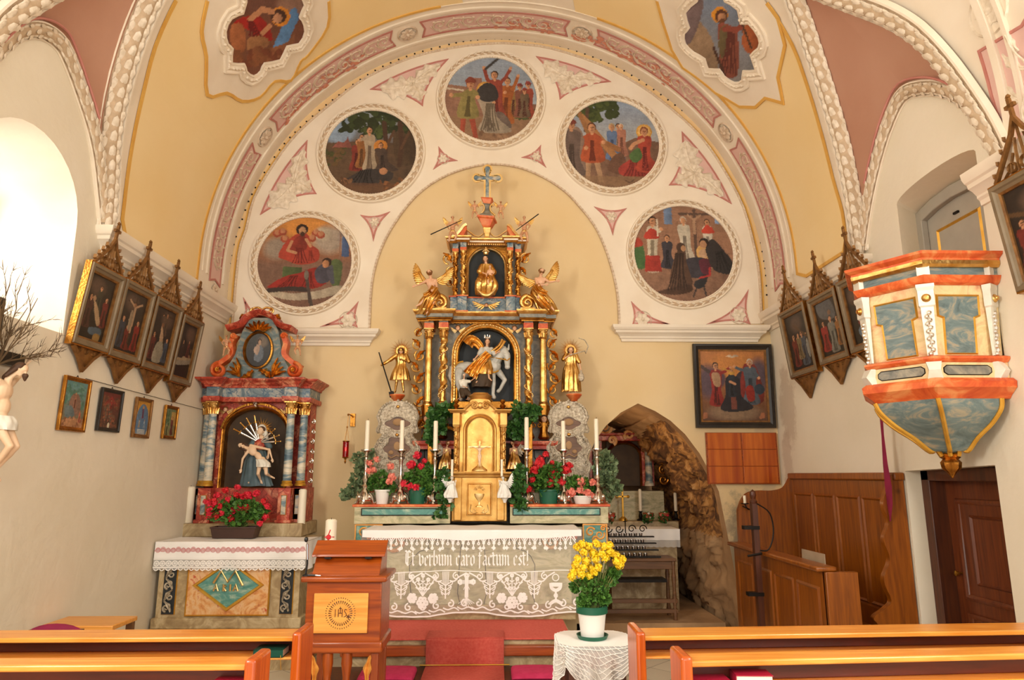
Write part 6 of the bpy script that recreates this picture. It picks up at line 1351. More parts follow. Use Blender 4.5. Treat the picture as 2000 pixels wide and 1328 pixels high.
# the two cornice scrolls they sit on belong to the altar
c=MB(1)
for cx_,sg in ((859,1),(1030,-1)):
    p=XZ(cx_,592,YA+.04); k=mpp(cx_,592,YA); scrolltube(c,spiral(p,14*k,PI*(.5),1.6,34,.12,-sg),YA+.02,5*k,2.2*k,10); c.tube([(p[0],YA+.02,p[1]+13*k),(p[0]-sg*14*k,YA+.03,p[1]+8*k),(p[0]-sg*22*k,YA+.03,p[1]-14*k)],[5*k,5*k,3*k],10); c.bx(p[0]-14*k,p[0]+14*k,YA-.02,YA+.12,zE1,zE1+.035)
c.build('cornice_scroll','gold',T)
def putto(lab,Y,cx_,cy,s,lean=0,lance=None,mir=1,wings_=True,grp=None):
    q=lambda x,y,dy=0:(cx_+mir*x*s,cy+y*s,dy)
    jd={'head':q(0,-17,-.02),'neck':q(0,-12),'chest':q(0,-6),'waist':q(0,0),'pelvis':q(0,5),'shL':q(-5,-9),'shR':q(5,-9),'elL':q(-9,-4,-.03),'haL':q(-6,1,-.06),'elR':q(9,-4,-.03),'haR':q(7,-9,-.06),'hipL':q(-3,7),'knL':q(-5,13,-.04),'anL':q(-6,22,-.02),'hipR':q(3,7),'knR':q(6,12,-.05),'anR':q(3,20,-.04)}
    if mir<0:
        for a in ('sh','el','ha','hip','kn','an'): jd[a+'L'],jd[a+'R']=jd[a+'R'],jd[a+'L']
    k=mpp(cx_,cy,Y); H=40*s*k*1.12
    t=thing('putto_statue',lab,'statue',Q(cx_,cy+22*s,Y),group=grp); J=jpx(jd,Y); man(t,J,H,'putto','goldhair',slim=1.3,seed=int(cx_))
    a=MB(1); a.ell(J['pelvis'],(.11*H,.09*H,.06*H)); a.build('loincloth','goldpale',t,remesh=.005)
    if wings_:
        for sg in(-1,1):
            w=MB(1); wing(w,Q(cx_+sg*4*s,cy-8*s,Y+.03),(sg*.75,0,.6),(sg*.7,0,-.7),15*s*k,7); w.build('wing','gold',t)
    if lance:
        l=MB(1); l.tube([Q(*lance[0],Y-.09),Q(*lance[1],Y-.09)],[.006,.004],7); l.build('lance','iron',t)
    return t
putto('small putto with a long lance on the left of the broken pediment',YF-.03,884,446,1.2,lance=((841,458),(902,430)))
putto('small putto with a long lance on the right of the broken pediment',YF-.03,1024,446,1.2,mir=-1,lance=((1052,418),(1008,450)))
putto('tiny putto to the left of the pedestal under the top cross',YF-.02,927,408,.82)
putto('tiny putto to the right of the pedestal under the top cross',YF-.02,978,409,.82,mir=-1)
# ---------- the two saints on pedestals ----------
YS=6.95
def saint(lab,cx_,ytop,ybot,left):
    k=mpp(cx_,720,YS); H=(ybot-ytop)*k
    t=thing('saint_statue',lab,'statue',Q(cx_,ybot,YS)); x,y,z=Q(cx_,ybot,YS)
    if left:
        J=stand_j(x,y,z,H,{'head':(.0,-.03,.90),'elL':(-.22,-.02,.72),'haL':(-.34,-.06,.63),'elR':(.17,-.05,.68),'haR':(.06,-.13,.70),'knL':(-.07,-.04,.27),'anL':(-.10,0,.045),'knR':(.05,-.05,.27),'anR':(.08,-.03,.045)}); man(t,J,H,'gold','hair',(.1,-1,-.1),long=1)
        f_=MB(1); h=J['head']; f_.ell(h+Vector((0,-.012*H,0)),(.045*H,.048*H,.056*H)); f_.build('face','skin',t)
        r=MB(1); robe(r,[(x,y,z+.85*H,.07*H,.05*H),(x,y,z+.78*H,.115*H,.08*H),(x,y,z+.62*H,.10*H,.075*H),(x,y,z+.5*H,.15*H,.11*H),(x,y,z+.4*H,.18*H,.13*H),(x,y,z+.29*H,.2*H,.14*H)],11,.16,4,80,6); r.cap(J['shL'],.045*H,J['elL'],.045*H); r.cap(J['shR'],.045*H,J['elR'],.045*H); r.cap(J['elL'],.04*H,J['haL'],.035*H); r.build('tunic','gold',t)
        s_=MB(1); s_.tube([Q(740,688,YS-.05),Q(765,768,YS-.03)],[.006,.007],8); s_.build('staff','iron',t); s_=MB(1); s_.obox(Q(765,770,YS-.03),.05,.012,.06,Matrix.Rotation(-.25,3,'Y')); s_.build('spade_blade','iron',t,bevel=.004)
    else:
        J=stand_j(x,y,z,H,{'head':(.0,-.03,.91),'elL':(-.16,-.03,.72),'haL':(-.04,-.12,.79),'elR':(.17,-.04,.66),'haR':(.2,-.07,.5)}); man(t,J,H,'skin','hair',(-.1,-1,-.15),long=1)
        r=MB(1); robe(r,[(x,y,z+.85*H,.08*H,.06*H),(x,y,z+.78*H,.12*H,.085*H),(x,y,z+.62*H,.12*H,.085*H),(x,y,z+.5*H,.15*H,.11*H),(x,y,z+.3*H,.17*H,.13*H),(x,y,z+.12*H,.18*H,.13*H),(x,y,z+.04*H,.19*H,.12*H)],9,.22,6,80,6); r.cap(J['shL'],.045*H,J['elL'],.045*H); r.cap(J['shR'],.045*H,J['elR'],.045*H); r.build('robe','gold',t)
        c_=MB(1); g0=J['haR']+Vector((.0,-.01,-.07)); c_.lathe([(.01,.06),(.012,.04),(.03,.01),(.034,-.02),(.02,-.05),(.004,-.055)],g0,14); c_.tube([J['haR'],g0+Vector((0,0,.05))],.004,6); c_.build('gourd_flask','tarnish',t)
        s_=MB(1); 
        s_.tube([J['haL']+Vector((-.0,-.02,0)),J['haL']+Vector((.16,.02,.05)),Q(cx_+28,690,YS),Q(cx_+33,676,YS),Q(cx_+26,664,YS),Q(cx_+14,660,YS)],[.006,.006,.006,.006,.005,.004],7); s_.build('crook','tarnish',t)
    n_=MB(1); hc=J['head']+Vector((0,.05*H,.01)); rays_(n_,hc,.02*H,.27*H,40,0,.016*H); n_.lathe([(.0,-.003),(.11*H,-.003),(.11*H,.003),(.0,.003)],hc,24,mtx=Matrix.Rotation(PI/2,3,'X')); n_.build('ray_halo','gold',t,smooth=0)
    return t
sL=saint('gilded saint with ray halo resting on a long staff, left of the altar columns',781,676,770,True)
sR_=saint('gilded saint in long robe with ray halo and hanging flask, right of the altar columns',1116,676,769,False)
for cx_,yt,nm in ((776,771,'left'),(1121,770,'right')):
    p=Vector(Q(cx_,yt,YS)); k=mpp(cx_,yt,YS)
    t=thing('statue_pedestal','red marbled bracket pedestal under the saint %s'%('with the staff' if nm=='left' else 'with the flask'),'pedestal',(p.x,7.29,p.z-.4))
    b=MB(1); b.lathe([(0,p.z),(15*k,p.z),(15.5*k,p.z-2*k),(11*k,p.z-8*k),(8*k,p.z-10*k),(6*k,p.z-14*k)],(p.x,YS,0),24); b.build('cap','orangem',t,smooth=30)
    b=MB(1); b.lathe([(6*k,p.z-13*k),(7*k,p.z-20*k),(9*k,p.z-60*k),(12*k,zA+.05),(12*k,zA)],(p.x,YS+.08,0),16); b.bx(p.x-.03,p.x+.03,YS,7.29,p.z-.08,p.z-.04); b.build('shaft','greym',t)
# ---------- gradine (candle ledge) and mensa ----------
zF=.44; YG=6.42; xl=XX(690,990,YG); xr=XX(1190,990,YG); zG=ZZ(985,YG); zGb=ZZ(1018,YG)
t=thing('altar_ledge','long green marbled altar ledge with red edge carrying the candlesticks and flowers','ledge',((xl+xr)/2,6.6,0))
for u0,u1 in ((xl+.01,XX(880,1000,6.5)),(XX(996,1000,6.5),xr-.01)): b=MB(1); b.bx(u0,u1,YG+.012,6.95,zGb-.02,zG-.02); b.build('ledge_body','greenm',t)
for u0,u1 in ((xl-.01,XX(880,1000,6.5)),(XX(996,1000,6.5),xr+.01)): b=MB(1); b.bx(u0,u1,YG,6.95,zG-.022,zG); b.build('ledge_top','orangem',t,bevel=.004)
for xa,xb in ((706,870),(1002,1172)):
    a0,a1=XX(xa,1000,YG),XX(xb,1000,YG); z0,z1=ZZ(1006,YG),ZZ(993,YG); b=MB(1); b.bx(a0,a1,YG+.004,YG+.014,z0,z1); b.build('teal_panel','tealm',t); b=MB(1); b.rail([(a0,z0),(a1,z0),(a1,z1),(a0,z1)],[(-.004,0),(-.004,.006),(.004,.006),(.004,0)],True,fn=lambda a,b_,d:(a,YG+.006-d,b_)); b.build('panel_outline','iron',t)
b=MB(1); zS=ZZ(957,6.7); [b.bx(u0,u1,6.66,6.95,zG,zS-.02) for u0,u1 in ((xl+.12,XX(868,1000,6.7)),(XX(1008,1000,6.7),xr-.12))]; b.build('upper_step','greenm',t); b=MB(1); [b.bx(u0,u1,6.645,6.95,zS-.02,zS) for u0,u1 in ((xl+.1,XX(868,1000,6.7)),(XX(1008,1000,6.7),xr-.1))]; b.build('upper_step_top','orangem',t,bevel=.003)
b=MB(1); b.bx(xl+.03,xr-.03,YG+.05,6.95,zF,zGb-.055); b.build('altar_block','greenm',t)
for xa,xb in ((693,745),(1140,1186)):
    a0,a1=XX(xa,1040,YG),XX(xb,1040,YG); z0,z1=ZZ(1062,YG),ZZ(1025,YG)
    b=MB(1); b.bx(a0,a1,YG+.03,YG+.06,z0,z1); b.build('scroll_panel','tealm',t); c=MB(1)
    for u,v,r,sg in ((.3,.6,.045,1),(.7,.45,.045,-1),(.5,.2,.03,1),(.85,.8,.025,1)): scrolltube(c,spiral((a0+(a1-a0)*u,z0+(z1-z0)*v),r,.5,1.4,20,.15,sg),YG+.026,.009,.005)
    c.rail([(a0,z0),(a1,z0),(a1,z1),(a0,z1)],[(-.006,0),(-.006,.01),(.006,.01),(.006,0)],True,fn=lambda a,b_,d:(a,YG+.03-d,b_)); c.build('scroll_carving','maple',t)
# mensa
YM=5.86; mx0,mx1=XX(716,1040,YM),XX(1128,1040,YM); zM=ZZ(1036,YM); zF=.44
t=thing('altar_table','grey green marbled altar table seen through the lace cloth','altar',((mx0+mx1)/2,6.1,zF))
b=MB(1); b.bx(mx0,mx1,YM,6.42,zM-.07,zM); b.build('table_slab','orangem',t,bevel=.01)
b=MB(1); b.bx(mx0+.05,mx1-.05,YM+.07,6.42,zF+.12,zM-.06); b.build('table_body','greenm',t)
b=MB(1); b.bx(mx0+.02,mx1-.02,YM+.03,6.42,zF,zF+.12); b.build('plinth','sandm',t,bevel=.01)
pm=(mx0+mx1)/2; c=MB(1)
for sg in (-1,1):
    q=[(pm+sg*.12,.62),(pm+sg*.12,.50),(pm+sg*.5,.50),(pm+sg*.5,.60),(pm+sg*.52,.82),(pm+sg*.44,.92),(pm+sg*.36,.94),(pm+sg*.36,1.0),(pm+sg*.1,1.0),(pm+sg*.1,.94)]
    q=[(a,zF+.02+(b_-.45)*1.1) for a,b_ in q]; c.rail(smoothpath(q,2,True),[(-.003,0),(0,.005),(.003,0)],True,fn=lambda a,b_,d:(a,YM+.07-d,b_))
c.build('panel_outline','iron',t)
c=MB(1)
for sg in(-1,1): scrolltube(c,spiral((pm+sg*.66,zF+.62),.085,0,1.8,40,.1,sg),YM+.055,.018,.010)
c.build('corner_volute','salmonm',t)
# ---------- tabernacle ----------
YT=6.5; TX=XX(937,880,YT); t=thing('tabernacle','gilded tabernacle with arched door and crucifix at the centre of the altar','tabernacle',(TX,YT+.1,ZZ(1012,YT)))
w1=hp(882,995,980,YT); w2=hp(886,990,900,YT); zb=ZZ(1014,YT); z1=ZZ(932,YT); z2=ZZ(922,YT); zt=ZZ(802,YT)
b=MB(1); b.bx(TX-w1*.96,TX+w1*.96,YT,YT+.36,zb-.02,z1); b.build('lower_case','goldmatte',t,bevel=.006)
dl_,dr_,db_,dt_=TX-hp(911,960,980,YT),TX+hp(911,960,980,YT),ZZ(1007,YT),ZZ(943,YT)
b=MB(1); b.bx(dl_,dr_,YT-.012,YT+.01,db_,dt_); d_=b.build('lower_door','goldmatte',t,bevel=.004)
c=MB(1); c.rail([(dl_+.012,db_+.012),(dr_-.012,db_+.012),(dr_-.012,dt_-.012),(dl_+.012,dt_-.012)],[(-.004,0),(0,.008),(.004,0)],True,fn=lambda a,b_,d:(a,YT-.012-d,b_))
c.lathe([(.035,0),(.03,.01),(.008,.02),(.008,.05),(.03,.075),(.045,.1),(.046,.12)],(TX,YT-.012,(db_+dt_)/2-.07),16,sy=.3); 
for i in range(13): a=R_(20+140*i/12); c.cap((TX+.03*cos(a),YT-.016,(db_+dt_)/2+.07+.03*sin(a)),.003,(TX+.055*cos(a),YT-.016,(db_+dt_)/2+.07+.055*sin(a)),.002,5)
for sg in(-1,1):
    scrolltube(c,spiral((TX+sg*.05,db_+.04),.022,PI/2,1.2,16,.2,sg),YT-.014,.006,.003); c.tube([(TX+sg*.015,YT-.014,db_+.03),(TX+sg*.05,YT-.014,db_+.02),(TX+sg*.085,YT-.014,db_+.045),(TX+sg*.075,YT-.014,db_+.1)],.005,6)
c.build('chalice_relief','goldpale',d_)
for sg in(-1,1):
    b=MB(1); b.bx(TX+sg*w1*.74-.035,TX+sg*w1*.74+.035,YT-.03,YT+.02,zb-.01,z1); b.build('base_pilaster','goldmatte',t,bevel=.006)
pt=ressaut(TX,w1,YT+.36,[(w1,YT-.035),(w1*.6,YT-.035),(w1*.6,YT-.005)])
b=MB(1); slabpoly(b,pt,z1,z2); entab(b,pt,[(0,0),(.008,0),(.014,.02),(.028,.035),(.03,.05),(0,.05)],z1); b.build('middle_cornice','goldmatte',t,smooth=25)
b=MB(1); b.bx(TX-w2*.98,TX+w2*.98,YT+.05,YT+.38,z2,zt); 
# bowed centre bay
prof=[(-.2,.0),(-.19,.05),(-.12,.08),(0,.095),(.12,.08),(.19,.05),(.2,0)]
bow=[(TX+a,YT+.05-d*.6) for a,d in prof]; b.loft([[(x,y,z2) for x,y in bow],[(x,y,zt+.0) for x,y in bow]],closed=True); b.build('body_case','goldmatte',t,smooth=40)
dw=hp(912,962,880,YT); dz0=z2+.01; dz1=ZZ(816,YT)
bowy=lambda x:YT+.05-.6*.095*max(0,1-((x-TX)/.2)**2)
ap=[(TX+dw,dz0),(TX+dw,dz1-dw)]+arcpts(TX,dz1-dw,dw,dw,0,180,20)[1:-1]+[(TX-dw,dz1-dw),(TX-dw,dz0)]
b=MB(1); b.rail(ap,[(0,0),(0,.02),(-.01,.03),(-.02,.018),(-.03,.024),(-.038,.02),(-.04,0)],fn=lambda a,b_,d:(a,bowy(a)-d,b_)); b.build('door_arch','goldmatte',t,smooth=30)
b=MB(1); rings=[[(TX+u*dw,bowy(TX+u*dw)-.004,dz0+(( (dz1-dw)+ (dw*math.sqrt(max(0,1-u*u))))-dz0)*v) for v in [i/8 for i in range(9)]] for u in [i/10-1 for i in range(21)]]
b.loft(rings,closed=False,capped=False); d_=b.build('door','goldmatte',t,smooth=60)
c=MB(1); cz=ZZ(880,YT-.04); cy=YT-.02
c.bx(TX-.006,TX+.006,cy-.005,cy+.005,dz0+.1,cz+.09); c.bx(TX-.105,TX+.105,cy-.005,cy+.005,cz+.03,cz+.042); rays_(c,(TX,cy+.012,cz+.08),.015,.06,16,0,.004)
c.lathe([(.075,0),(.07,.015),(.05,.03),(.03,.05),(.02,.09),(.0,.1)],(TX,YT+.0,dz0),16,sy=.6); c.build('crucifix','goldpale',d_)
J=stand_j(TX,cy-.02,cz-.155,.21,{'head':(-.01,-.04,.92),'elL':(-.22,-.01,.88),'haL':(-.40,.0,.93),'elR':(.22,-.01,.88),'haR':(.40,0,.93),'knL':(-.03,-.07,.3),'anL':(-.01,-.03,.07),'knR':(.03,-.07,.3),'anR':(.01,-.04,.07)})
c=MB(1); body(c,J,.21,.9,False,(-.2,-1,-.4)); c.build('corpus','pale',d_,remesh=.0035)
for sg in(-1,1):
    x=TX+sg*hp(892,985,880,YT); c=MB(1); c.twist((x,YT+.0),z2+.06,ZZ(842,YT),.017,4*sg,.25,12,54,.25); c.lathe([(.03,z2+.02),(.03,z2+.03),(.02,z2+.04),(.026,z2+.06)],(x,YT,0),14); c.build('twisted_column','goldmatte',t); c=MB(1); capital(c,(x,YT),.02,.05,ZZ(842,YT)); c.build('capital','goldmatte',t)
    c=MB(1); c.bx(x-.035,x+.035,YT-.03,YT+.1,ZZ(830,YT)-.005,ZZ(806,YT)); c.build('entablature_block','goldmatte',t,bevel=.005)
zq=ZZ(806,YT); pt=[(TX-w1*1.02,YT+.36),(TX-w1*1.02,YT-.04),(TX-w1*.62,YT-.04),(TX-w1*.62,YT+.0)]; 
for mir in (1,-1):
    b=MB(1); pq=pt if mir>0 else [(2*TX-a,c) for a,c in pt[::-1]]; entab(b,pq,[(0,0),(.006,0),(.014,.012),(.026,.022),(.028,.032),(0,.032)],zq-.005); x0,x1=sorted((TX-mir*w1*1.02,TX-mir*w1*.6)); b.bx(x0,x1,YT-.03,YT+.36,zq,zq+.025); b.build('top_cornice','goldmatte',t,smooth=25)
zs0=ZZ(806,YT); zs1=ZZ(780,YT); top=[(TX-w1*.62,zs0),(TX-w1*.5,zs0+.03),(TX-w1*.40,zs0+.075),(TX-w1*.28,zs1-.0),(TX+w1*.28,zs1-.0),(TX+w1*.40,zs0+.075),(TX+w1*.5,zs0+.03),(TX+w1*.62,zs0)]
b=MB(1); b.prism(smoothpath(top,5)+[(TX+w1*.6,zs0-.06),(TX-w1*.6,zs0-.06)],YT+.01,YT+.34,fn=lambda x,z,y:(x,y,z)); b.build('dome','goldmatte',t,smooth=40)
c=MB(1)
for sg in(-1,1):
    scrolltube(c,spiral((TX+sg*.055,ZZ(792,YT)),.034,PI/2,1.5,24,.15,sg),YT-.005,.012,.006); c.tube([(TX+sg*.06,YT,ZZ(792,YT)+.036),(TX+sg*.10,YT,ZZ(792,YT)+.01),(TX+sg*.15,YT,zs0+.03),(TX+sg*.185,YT,zs0+.012)],[.014,.014,.013,.012],8)
c.ell((TX,YT+.0,ZZ(792,YT)),(.03,.02,.032)); c.build('scroll_pediment','goldmatte',t)
b=MB(1); b.lathe([(.0,0),(.115,0),(.12,.015),(.1,.025),(.11,.045),(.115,.055),(.08,.075),(.075,.085),(.0,.085)],(TX,YT+.12,zs1-.01),28,sy=.7); b.build('crowning_cap','goldmatte',t)
for px in (891,982):
    b=MB(1); x=XX(px,790,YT+.02); b.lathe([(.02,0),(.022,.008),(.012,.018),(.024,.03),(.03,.042),(.018,.056),(.010,.062),(.02,.07),(.026,.085),(.02,.1),(.004,.105)],(x,YT+.02,zq+.026),16); b.build('finial','gold2',t)
# arched side niches beside the tabernacle with kneeling angels
for sg,px in ((-1,873),(1,1003)):
    xx=XX(px,860,6.72); b=MB(1); z0,z1_=ZZ(925,6.72),ZZ(838,6.72); hw=.11
    a2=[(xx+hw,z0),(xx+hw,z1_-hw)]+arcpts(xx,z1_-hw,hw,hw,0,180,14)[1:-1]+[(xx-hw,z1_-hw),(xx-hw,z0)]
    b.rail(a2,[(0,-.1),(0,.01),(-.014,.016),(-.028,.01),(-.03,-.1)],fn=lambda a,b_,d:(a,6.72-d,b_)); b.bx(xx-hw-.05,xx+hw+.05,6.70,6.95,z0-.07,z0); b.build('side_niche_arch','gold2',T,smooth=30)
    b=MB(1); b.bx(xx-hw-.02,xx+hw+.02,6.86,6.98,z0-.01,z1_+.06); b.build('side_niche_back','darkbrown',T)
    b=MB(1); b.bx(xx-hw-.075,xx-hw-.03,6.7,6.98,z0-.1,z1_+.05); b.bx(xx+hw+.03,xx+hw+.075,6.7,6.98,z0-.1,z1_+.05); b.build('side_niche_pilaster','gold2',T,bevel=.005)
    q=lambda x,y,dy=0:(px+sg*x,y,dy); YN=6.72
    jd={'head':q(-2,866,-.03),'neck':q(0,873),'chest':q(1,880),'waist':q(2,889),'pelvis':q(2,896),'shL':(px-6,877,0),'shR':(px+6,877,0),'elL':(px-7,886,-.04),'haL':(px-1-sg*3,880,-.08),'elR':(px+7,886,-.04),'haR':(px+1-sg*3,880,-.08),'hipL':(px-4,897,0),'knL':(px-4,906,-.07),'anL':(px-3,914,0),'hipR':(px+4,897,0),'knR':(px+4,906,-.07),'anR':(px+4,914,0)}
    t2=angel('gilded kneeling angel in the niche %s of the tabernacle'%('left' if sg<0 else 'right'),'statue',YN,jd,.34,[((px+sg*5,880),(sg*.6,.2,.8),(sg*.5,0,-1),30)],[(px,878,0,6,5),(px+sg*1,890,0,8,7),(px+sg*2,902,-.02,11,10),(px+sg*2,916,-.02,15,11)],(-sg*.8,-1,0),wm='tarnish',rm='goldpale',base=(px,916,0))
# ---------- silver reliquaries ----------
def reliquary(lab,cx_,yt,yb,Y):
    k=mpp(cx_,(yt+yb)/2,Y); x,_,zb_=Q(cx_,yb,Y); Hh=(yb-yt)*k; t=thing('reliquary',lab,'reliquary',(x,Y,zb_))
    hwf=lambda v: (.26+.03*sin(v*9)) if v<.08 else (.19+.035*sin(v*7)) if v<.2 else (.235+.02*sin(v*30)) if v<.58 else (.20-.03*abs(sin((v-.58)*30))) if v<.64 else (.225+.012*sin(v*40)) if v<.84 else .225*math.sqrt(max(0,1-((v-.84)/.16)**2))+.0
    L_=[(x+hwf(v)*Hh,zb_+v*Hh) for v in [i/60 for i in range(61)]]; outl=L_+[(2*x-a,b_) for a,b_ in L_[::-1][1:]]
    h1=[(x+.13*Hh*cos(a)*(1+.1*cos(4*a)),zb_+.745*Hh+.065*Hh*sin(a)*(1+.15*cos(4*a))) for a in [i*PI/14 for i in range(28)]]
    h2=[(x+.13*Hh*cos(a)*(1+.18*cos(6*a)),zb_+.47*Hh+.13*Hh*sin(a)*(1+.12*cos(6*a))) for a in [i*PI/14 for i in range(28)]]
    h3=[(x-.09*Hh,zb_+.02*Hh),(x+.09*Hh,zb_+.02*Hh),(x+.085*Hh,zb_+.14*Hh),(x+.05*Hh,zb_+.19*Hh),(x-.05*Hh,zb_+.19*Hh),(x-.085*Hh,zb_+.14*Hh)]
    b=MB(1); ov,tr=fill2d(outl,[h1,h2],.02)
    r=random.Random(int(cx_)); fr=lambda a,c:Y-.02-.012*abs(mn.noise(Vector((a*45,c*45,cx_))))-.02*abs(mn.noise(Vector((a*16,c*16,cx_+4))))
    b.add([(a,fr(a,c),c) for a,c in ov],tr); b.build('silver_relief','tarnish',t,smooth=80)
    b=MB(1); b.rail(outl,[(0,-.02),(0,.008),(.012,.008),(.012,-.02)],True,fn=lambda a,b_,d:(a,Y-.02-d,b_)); 
    for h in (h1,h2): b.rail(h,[(-.002,-.02),(-.002,.012),(-.014,.016),(-.016,-.0)],True,fn=lambda a,b_,d:(a,Y-.02-d,b_))
    b.build('relief_edge','tarnish',t)
    b=MB(1)
    for i in range(len(outl)):
        a,c=outl[i]; xi=x+(a-x)*.9
        if c>zb_+.05*Hh: b.ell((xi,Y-.035,c),(.014,.012,.014),7,5)
    for v in (.3,.38,.56,.62):
        for sg in(-1,1): scrolltube(b,spiral((x+sg*hwf(v)*Hh*.78,zb_+v*Hh),.028,0,1.3,18,.2,sg),Y-.038,.008,.004)
    for sg in(-1,1): scrolltube(b,spiral((x+sg*.2*Hh,zb_+.03*Hh),.03,0,1.4,18,.2,sg),Y-.035,.011,.006)
    b.build('beading','tarnish',t)
    b=MB(1); ov,tr=fill2d([(a+(x-a)*.06,c) for a,c in outl]); b.add([(a,Y-.018,c) for a,c in ov],tr); b.bx(x-.12*Hh,x+.12*Hh,Y+.0,Y+.06,zb_,zb_+.5*Hh); b.build('backing_board','nichewood',t)
    b=MB(1); b.ell((x,Y-.026,zb_+.5*Hh),(.032,.008,.042)); b.ell((x,Y-.024,zb_+.76*Hh),(.05,.01,.035)); 
    for sg in(-1,1): b.ell((x+sg*.055,Y-.026,zb_+.43*Hh),(.025,.008,.02)); b.tube([(x,Y-.028,zb_+.40*Hh),(x+sg*.05,Y-.028,zb_+.37*Hh),(x+sg*.09,Y-.028,zb_+.40*Hh)],.006,6)
    b.build('relic','nicheplaster',t)
    b=MB(1)
    for v in (.62,.93): b.ell((x,Y-.045,zb_+v*Hh),(.018,.012,.016))
    b.build('gilt_boss','gold',t)
    return t
reliquary('ornate silver relief reliquary board standing at the left end of the altar ledge',773,784,962,6.8)
reliquary('ornate silver relief reliquary board standing at the right end of the altar ledge',1112,786,924+34,6.8)
# ---------- candlesticks ----------
def candlestick(lab,px,yb,ys,yc,Y,grp):
    x,_,z0=Q(px,yb,Y); z0=zG; zs=ZZ(ys,Y,px); zc=ZZ(yc,Y,px); h=zs-z0
    t=thing('candlestick',lab,'candlestick',(x,Y,z0),group=grp); b=MB(1)
    b.lathe([(.055,.05*h+.0),(.062,.08*h),(.05,.16*h),(.032,.24*h),(.018,.28*h),(.02,.30*h),(.03,.33*h),(.018,.36*h),(.014,.38*h),(.022,.42*h),(.028,.46*h),(.018,.50*h),(.013,.55*h),(.014,.7*h),(.018,.78*h),(.022,.80*h),(.014,.82*h),(.014,.85*h),(.03,.87*h),(.014,.89*h),(.016,.92*h),(.04,.96*h),(.052,.98*h),(.052,1.0*h),(.0,1.0*h)],(x,Y,z0),24); b.build('stem','silver',t)
    b=MB(1)
    for k_ in range(3):
        a=-PI/2+2*PI*k_/3+.0; d=Vector((cos(a),sin(a),0)); c=Vector((x,Y,z0)); b.tube(smoothpath([c+d*.03+Vector((0,0,.2*h)),c+d*.06+Vector((0,0,.14*h)),c+d*.075+Vector((0,0,.06*h)),c+d*.085+Vector((0,0,.02*h)),c+d*.105+Vector((0,0,.012))],4),[.018]*9+[.014]*4+[.012]*4,8); b.ell(c+d*.105+Vector((0,0,.012)),.014,8,6)
    for k_ in range(6): a=2*PI*k_/6+.5; d=Vector((cos(a),sin(a),0)); b.ell(Vector((x,Y,z0+.13*h))+d*.055,(.02,.02,.022),8,6)
    b.build('tripod_foot','silver',t)
    t2=thing('altar_candle','tall white candle in the '+lab.split('silver ')[1] if 0 else lab.replace('silver candlestick','white candle in the silver holder'),'candle',(x,Y,zs),group='altar candles'); b=MB(1); b.lathe([(.0,-.005),(.0215,-.005),(.0205,zc-zs-.01),(.017,zc-zs),(.0,zc-zs-.004)],(x,Y,zs),20); b.build('wax','candle',t2); b=MB(1); b.cap((x,Y,zc-.004),.0025,(x+.003,Y,zc+.014),.002,6); b.build('wick','wick',t2)
for lab,px,ys,yc in (('silver candlestick at the far left end of the altar ledge',712,878,821),('silver candlestick behind the left coral and red flowers',781,878,821),('silver candlestick just left of the tabernacle, beside red geraniums',848,878,822),('silver candlestick just right of the tabernacle above the lowest red bloom',1029,876,815),('silver candlestick rising behind the large red geranium',1102,878,822),('silver candlestick at the far right end of the altar ledge',1168,876,818)):
    candlestick(lab,px,981,ys,yc,6.53,'silver altar candlesticks')
# small white angels holding candles at the tabernacle
for sg,px,lab in ((-1,881,'white porcelain candle angel against the left edge of the tabernacle base'),(1,984,'white porcelain candle angel against the right edge of the tabernacle base')):
    Y=6.36; k=mpp(px,950,Y); q=lambda x,y,dy=0:(px+x,y,dy)
    jd={'head':q(-sg*2,934,-.02),'neck':q(-sg*1,939),'chest':q(0,944),'waist':q(0,951),'pelvis':q(sg*1,957),'shL':q(-6,942),'shR':q(6,942),'elL':q(-8,948,-.03),'haL':q(-3-sg*6,941,-.04),'elR':q(8,948,-.03),'haR':q(3-sg*6,941,-.04),'hipL':q(-3,958),'knL':q(-4,965,-.05),'anL':q(-4,973,0),'hipR':q(4,958),'knR':q(4,965,-.05),'anR':q(4,973,0)}
    t=angel(lab,'statue',Y,jd,.25,[((px+sg*5,945),(sg*.55,.1,.85),(sg*.5,0,-1),22)],[(px,945,0,7,6),(px,955,0,9,8),(px+sg*1,965,-.01,12,10),(px,972,-.01,12,9)],(-sg*.8,-1,0),flesh='potwhite',hair='potwhite',wm='potwhite',rm='potwhite',base=(px,974,0))
    b=MB(1); c0=Vector(Q(px+sg*2,973,Y)); b.lathe([(.0,0),(.035,0),(.02,-.015),(.012,-.04),(.0,-.04)],c0,14); b.tube([c0+Vector((0,0,-.02)),(TX+sg*w1*.9,YT+.01,c0.z-.03)],.010,7); b.build('bracket','potwhite',t)
    b=MB(1); xx,_,zz=Q(px-sg*(-1)*-2 if 0 else px+(2 if sg<0 else -4),930,Y-.02); b.lathe([(0,-.01),(.018,-.005),(.02,0),(.012,.004)],(xx,Y-.04,zz),12); b.build('socket','silver',t)
    t2=thing('small_candle','short white candle held by the porcelain angel %s of the tabernacle'%('left' if sg<0 else 'right'),'candle',(xx,Y-.04,zz)); b=MB(1); b.lathe([(0,0),(.011,0),(.011,.15),(0,.15)],(xx,Y-.04,zz),14); b.build('wax','candle',t2)
    b=MB(1); b.cap((xx,Y-.04,zz+.15),.002,(xx,Y-.04,zz+.165),.0015,5); b.build('wick','wick',t2)
